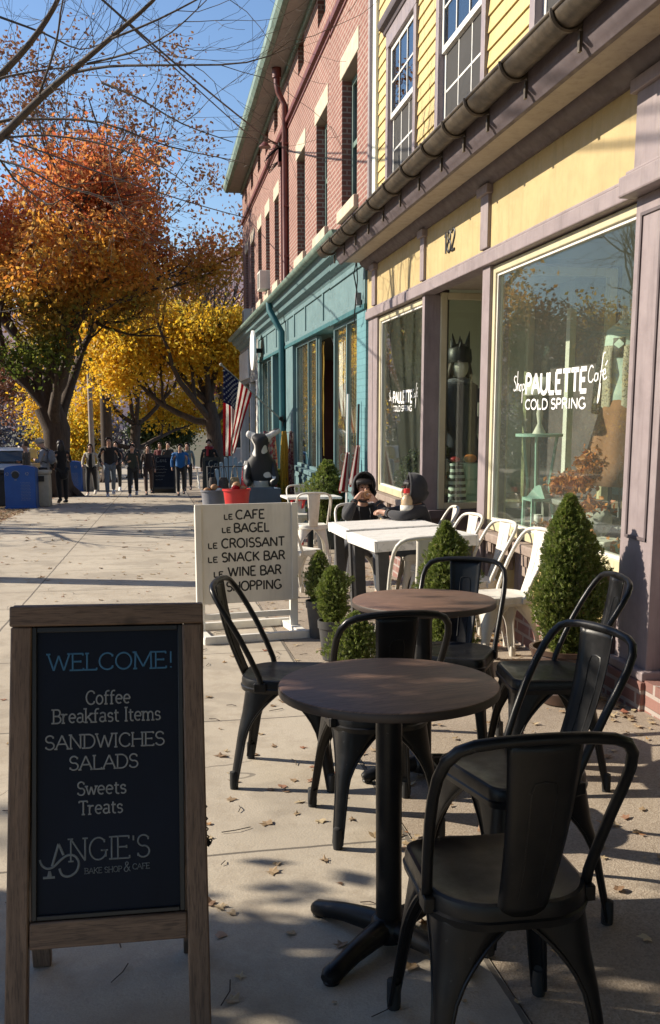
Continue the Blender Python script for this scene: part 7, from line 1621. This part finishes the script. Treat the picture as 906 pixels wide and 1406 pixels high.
def pumpkin(label, x, y, z, r):
    t = empty('pumpkin', label, 'pumpkin', (x, y, z), slope=False, group='small orange pumpkins in the shop windows'); n = 32
    m = MB(); m.rings([[(r * q * (1 + .09 * abs(math.cos(k * math.pi / n * 8))) * math.cos(2 * math.pi * k / n), r * q * (1 + .09 * abs(math.cos(k * math.pi / n * 8))) * math.sin(2 * math.pi * k / n), zz * r) for k in range(n)] for q, zz in ((.3, .02), (.75, .1), (1, .5), (.95, .9), (.7, 1.2), (.3, 1.3), (.06, 1.22))]); m.build('rind', 'orange', t, 180)
    m = MB(); m.tube([(0, 0, r * 1.2), (r * .06, 0, r * 1.45), (r * .2, 0, r * 1.6)], [r * .13, r * .09, r * .07], 8); m.build('stalk', 'thuja_core', t, 60)
pumpkin('small pumpkin at the feet of the striped doll', 2.68, 8.50, .45, .055); pumpkin('small pumpkin on top of the mint dresser', 2.98, 8.70, .915, .06); pumpkin('small pumpkin at the edge of the entry window beside the doll', 2.66, 8.62, .75, .055)
pumpkin('pumpkin on the display floor under the mannequin skirt', 2.60, 5.25, .52, .08)
t = empty('window_card', 'white card reading WINE in the entry window', 'sign', (3.1, 8.43, 1.36), slope=False)
m = MB(); m.box(-.15, .25, -.004, .004, -.0, .13); m.build('card', 'signwhite', t, 0); m = MB(); text(m, 'WINE', -.12, .22, .025, .08, .013, lambda u, v: (u, -.0045, v), (0, -1, 0)); m.build('lettering', 'black', t, 40)
# big window display
m = MB(); m.box(2.56, 3.5, 4.56, 6.6, .461, .52); tag(m.build('display_plinth', 'plank_white', smooth=0, bevel=.006), 'long low pale plinth along the inside of the big window', 'plinth')
t = empty('plush_bear', 'grey plush toy lying at the foot of the mannequin', 'toy', (2.62, 5.42, .52), R(200), slope=False)
nd = {'b': ((0, 0, .10), .085), 'c': ((.14, 0, .12), .08), 'h': ((-.14, 0, .17), .085), 'n': ((-.22, 0, .15), .045), 'e': ((-.13, .07, .26), .03), 'f': ((-.13, -.07, .26), .03), 'l': ((.27, .08, .05), .045), 'k': ((.27, -.08, .05), .045), 'a': ((-.05, .13, .04), .04), 'd': ((-.05, -.13, .04), .04)}
meshobj('plush_body', skin(nd, [('b', 'c'), ('b', 'h'), ('h', 'n'), ('h', 'e'), ('h', 'f'), ('c', 'l'), ('c', 'k'), ('b', 'a'), ('b', 'd')], 2), 'plush', t); m = MB(); m.box(-.06, .06, -.11, -.10, .06, .20); m.build('paper_tag', 'mint', t, 0)
t = empty('mint_gift_box', 'pale mint box lying beside the plush toy', 'box', (2.60, 5.12, .52), R(30), slope=False); m = MB(); m.box(-.11, .11, -.08, .08, 0, .09); m.build('box_base', 'mint', t, 0, bevel=.01); m = MB(); m.box(-.115, .115, -.085, .085, .09, .12); m.build('lid', 'signwhite', t, 0, bevel=.008)
def mint_table():
    t = empty('mint_side_table', 'mint iron side table with a shade lamp deep in the big window', 'side table', (2.72, 6.42, .521), slope=False)
    m = MB(); m.lathe([(.001, .70), (.17, .70), (.17, .72), (.001, .721)], n=28, cap=False); m.build('tabletop', 'mint', t, 30)
    for k in range(3): a = R(120 * k); m = MB(); m.tube([(.15 * math.cos(a), .15 * math.sin(a), 0), (.09 * math.cos(a), .09 * math.sin(a), .35), (.14 * math.cos(a), .14 * math.sin(a), .70)], .011, 6); m.build('leg', 'mint', t, 60)
    t = empty('table_lamp', 'lamp with wide pale shade on the mint side table', 'lamp', (2.72, 6.42, 1.242), slope=False); t.scale = (.72, .72, .72)
    m = MB(); m.lathe([(.001, 0), (.07, 0), (.05, .04), (.02, .1), (.035, .2), (.015, .32), (.01, .5)], n=20, cap=False); m.build('lamp_base', 'signwhite', t, 60); m = MB(); m.lathe([(.17, .38), (.08, .56)], n=28, cap=False); m.build('lamp_shade', 'signwhite', t, 60, solid=.004)
mint_table()
t = empty('mint_lantern', 'mint lantern standing on the window plinth', 'lantern', (2.62, 6.15, .52), slope=False)
m = MB(); m.box(-.09, .09, -.09, .09, 0, .03); m.box(-.09, .09, -.09, .09, .26, .28)
for a in (-.08, .08):
    for b in (-.08, .08): m.box(a - .009, a + .009, b - .009, b + .009, .03, .26)
m.build('lantern_frame', 'mint', t, 0); m = MB(); m.lathe([(.10, .28), (.03, .36), (.001, .37)], n=4, cap=False); m.build('lantern_roof', 'mint', t, 0); m = MB(); m.tube([(0, 0, .03), (0, 0, .16)], .03, 10); m.build('candle', 'vinyl', t, 60)
def garland(name, label, pts, n, sig, sd):
    P = [Vector(p) for p in pts]; c = []
    for i in range(len(P) - 1): c += [tuple(P[i].lerp(P[i + 1], k / 6)) for k in range(6)]
    tag(leaves(name, c, sig, n, .045, 'garland', None, sd, 0), label, 'decoration')
garland('leaf_garland', 'orange leaf garland heaped on the plinth of the big window', [(2.62, 6.1, .56), (2.66, 5.9, .58), (2.68, 5.7, .60), (2.72, 5.55, .72), (2.72, 5.5, .82)], 1100, (.045, .05, .035), 61)
garland('leaf_garland', 'tall orange feather boa on the little grey bench in the big window', [(2.8, 6.22, .86), (2.8, 6.1, .92), (2.82, 5.95, .90), (2.85, 5.86, 1.0), (2.86, 5.84, 1.14)], 900, (.04, .05, .035), 62)
t = empty('felt_cushion', 'purple felt cushion behind the garland', 'cushion', (2.80, 5.60, .52), slope=False); m = MB(); m.ell((0, 0, .07), (.17, .20, .075), 18, 9); m.build('cover', 'purple', t, 180); m = MB(); m.ell((.03, .05, .165), (.14, .17, .05), 18, 9); m.build('top_cushion', cloth('grey_felt', (.10, .10, .11)), t, 180)
t = empty('display_bench', 'little grey bench holding the orange boa in the big window', 'bench', (2.82, 6.02, .521), slope=False); m = MB(); m.box(-.15, .15, -.24, .24, .24, .28); m.build('seat', 'grey_wood', t, 0, bevel=.01)
for a in (-.12, .12):
    for b in (-.20, .20): m = MB(); m.box(a - .02, a + .02, b - .02, b + .02, 0, .24); m.build('leg', 'grey_wood', t, 0)
# inner partition with framed opening
t = empty('mirror_frame', 'large dark framed mirror on the inner wall of the shop', 'mirror', (5.18, 5.2, 1.0), slope=False); m = MB(); m.box(-.03, .0, -.65, .65, 0, .05); m.box(-.03, .0, -.65, .65, 1.35, 1.40); m.box(-.03, .0, -.65, -.6, .05, 1.35); m.box(-.03, .0, .6, .65, .05, 1.35); m.build('frame', 'mauve_dark', t, 0); m = MB(); m.box(-.012, -.004, -.6, .6, .05, 1.35); m.build('mirror_glass', mat('mirror_silver', (.6, .62, .6), .05, metal=1.0), t, 0)
t = empty('display_cabinet', 'pale painted cabinet with shelves inside the shop', 'cabinet', (4.7, 7.4, .46), slope=False); m = MB(); m.box(-.2, .2, -.45, .45, 0, .08); m.box(-.2, .2, -.45, .45, 1.7, 1.78); m.box(-.2, .2, -.45, -.41, .08, 1.7); m.box(-.2, .2, .41, .45, .08, 1.7); m.box(.17, .2, -.41, .41, .08, 1.7); m.build('carcass', 'mint', t, 0)
for z in (.5, .9, 1.3): m = MB(); m.box(-.19, .165, -.41, .41, z, z + .025); m.build('shelf', 'mint', t, 0)
# plants behind the left window
for i, (x, y, h) in enumerate(((2.66, 9.75, .32), (2.68, 9.25, .42), (2.66, 8.8, .5))):
    t = empty('house_plant', ('low potted fern', 'mid potted fern', 'taller potted fern')[i] + ' on the inside ledge of the small shop window', 'plant', (x, y, .461), slope=False, group='potted ferns in the small shop window')
    m = MB(); m.lathe([(.001, 0), (.06, 0), (.08, .12), (.07, .12), (.001, .10)], n=20, cap=False); m.build('pot', 'potgrey', t, 40); rsx = np.random.RandomState(90 + i)
    leaves('foliage', [(rsx.normal(0, .07), rsx.normal(0, .1), .12 + h * rsx.rand()) for _ in range(60)], (.02, .03, .02), 700, .05, 'leaf_green', t, 70 + i, -.4)
# goods on shelves deeper in the shop
def wall_shelf(x, y0, y1, z, seed, where):
    r = random.Random(seed)
    m = MB(); m.box(x, x + .28, y0, y1, z, z + .03); tag(m.build('wall_shelf', 'plank_white', smooth=0, bevel=.004), 'white wall shelf of small goods inside the shop, ' + where, 'shelf')
    y = y0 + .1
    while y < y1 - .1:
        w = r.uniform(.07, .16); h = r.uniform(.09, .26); k = r.choice(('box', 'jar', 'fold')); mt = r.choice(('mint', 'orange', 'tan', 'purple', 'signwhite', 'redcap', 'plush', 'yel_cloth', 'black', 'binblue'))
        m = MB()
        if k == 'box': m.box(x + .05, x + .22, y, y + w, z + .031, z + .031 + h)
        elif k == 'jar': m.lathe([(.001, 0), (w * .45, 0), (w * .5, h * .1), (w * .5, h * .7), (w * .3, h * .85), (w * .32, h), (.001, h)], (x + .14, y + w / 2, z + .031), 16, False)
        else:
            for q in range(3): m.box(x + .04, x + .24, y, y + w, z + .031 + q * .035, z + .063 + q * .035)
        nm = {'box': 'gift_box', 'jar': 'jar', 'fold': 'folded_cloth'}[k]
        tag(m.build(nm, mt, smooth=35, bevel=.004), 'small shop goods on the white wall shelf, ' + where, 'goods', 'goods on the shelf ' + where); y += w + r.uniform(.03, .12)
for i, z in enumerate((1.0, 1.45, 1.9)):
    wall_shelf(4.91, 5.3, 6.15, z, 200 + i, ('lowest one behind the shop name', 'middle one behind the shop name', 'top one behind the shop name')[i])
    wall_shelf(4.91, 8.3, 10.2, z, 210 + i, ('lowest one behind the small window', 'middle one behind the small window', 'top one behind the small window')[i])
garland('leaf_garland', 'orange leaf garland along the sill behind the tall cypress', [(2.56, 5.6, .56), (2.58, 5.3, .57), (2.6, 5.0, .57)], 700, (.04, .06, .03), 63)
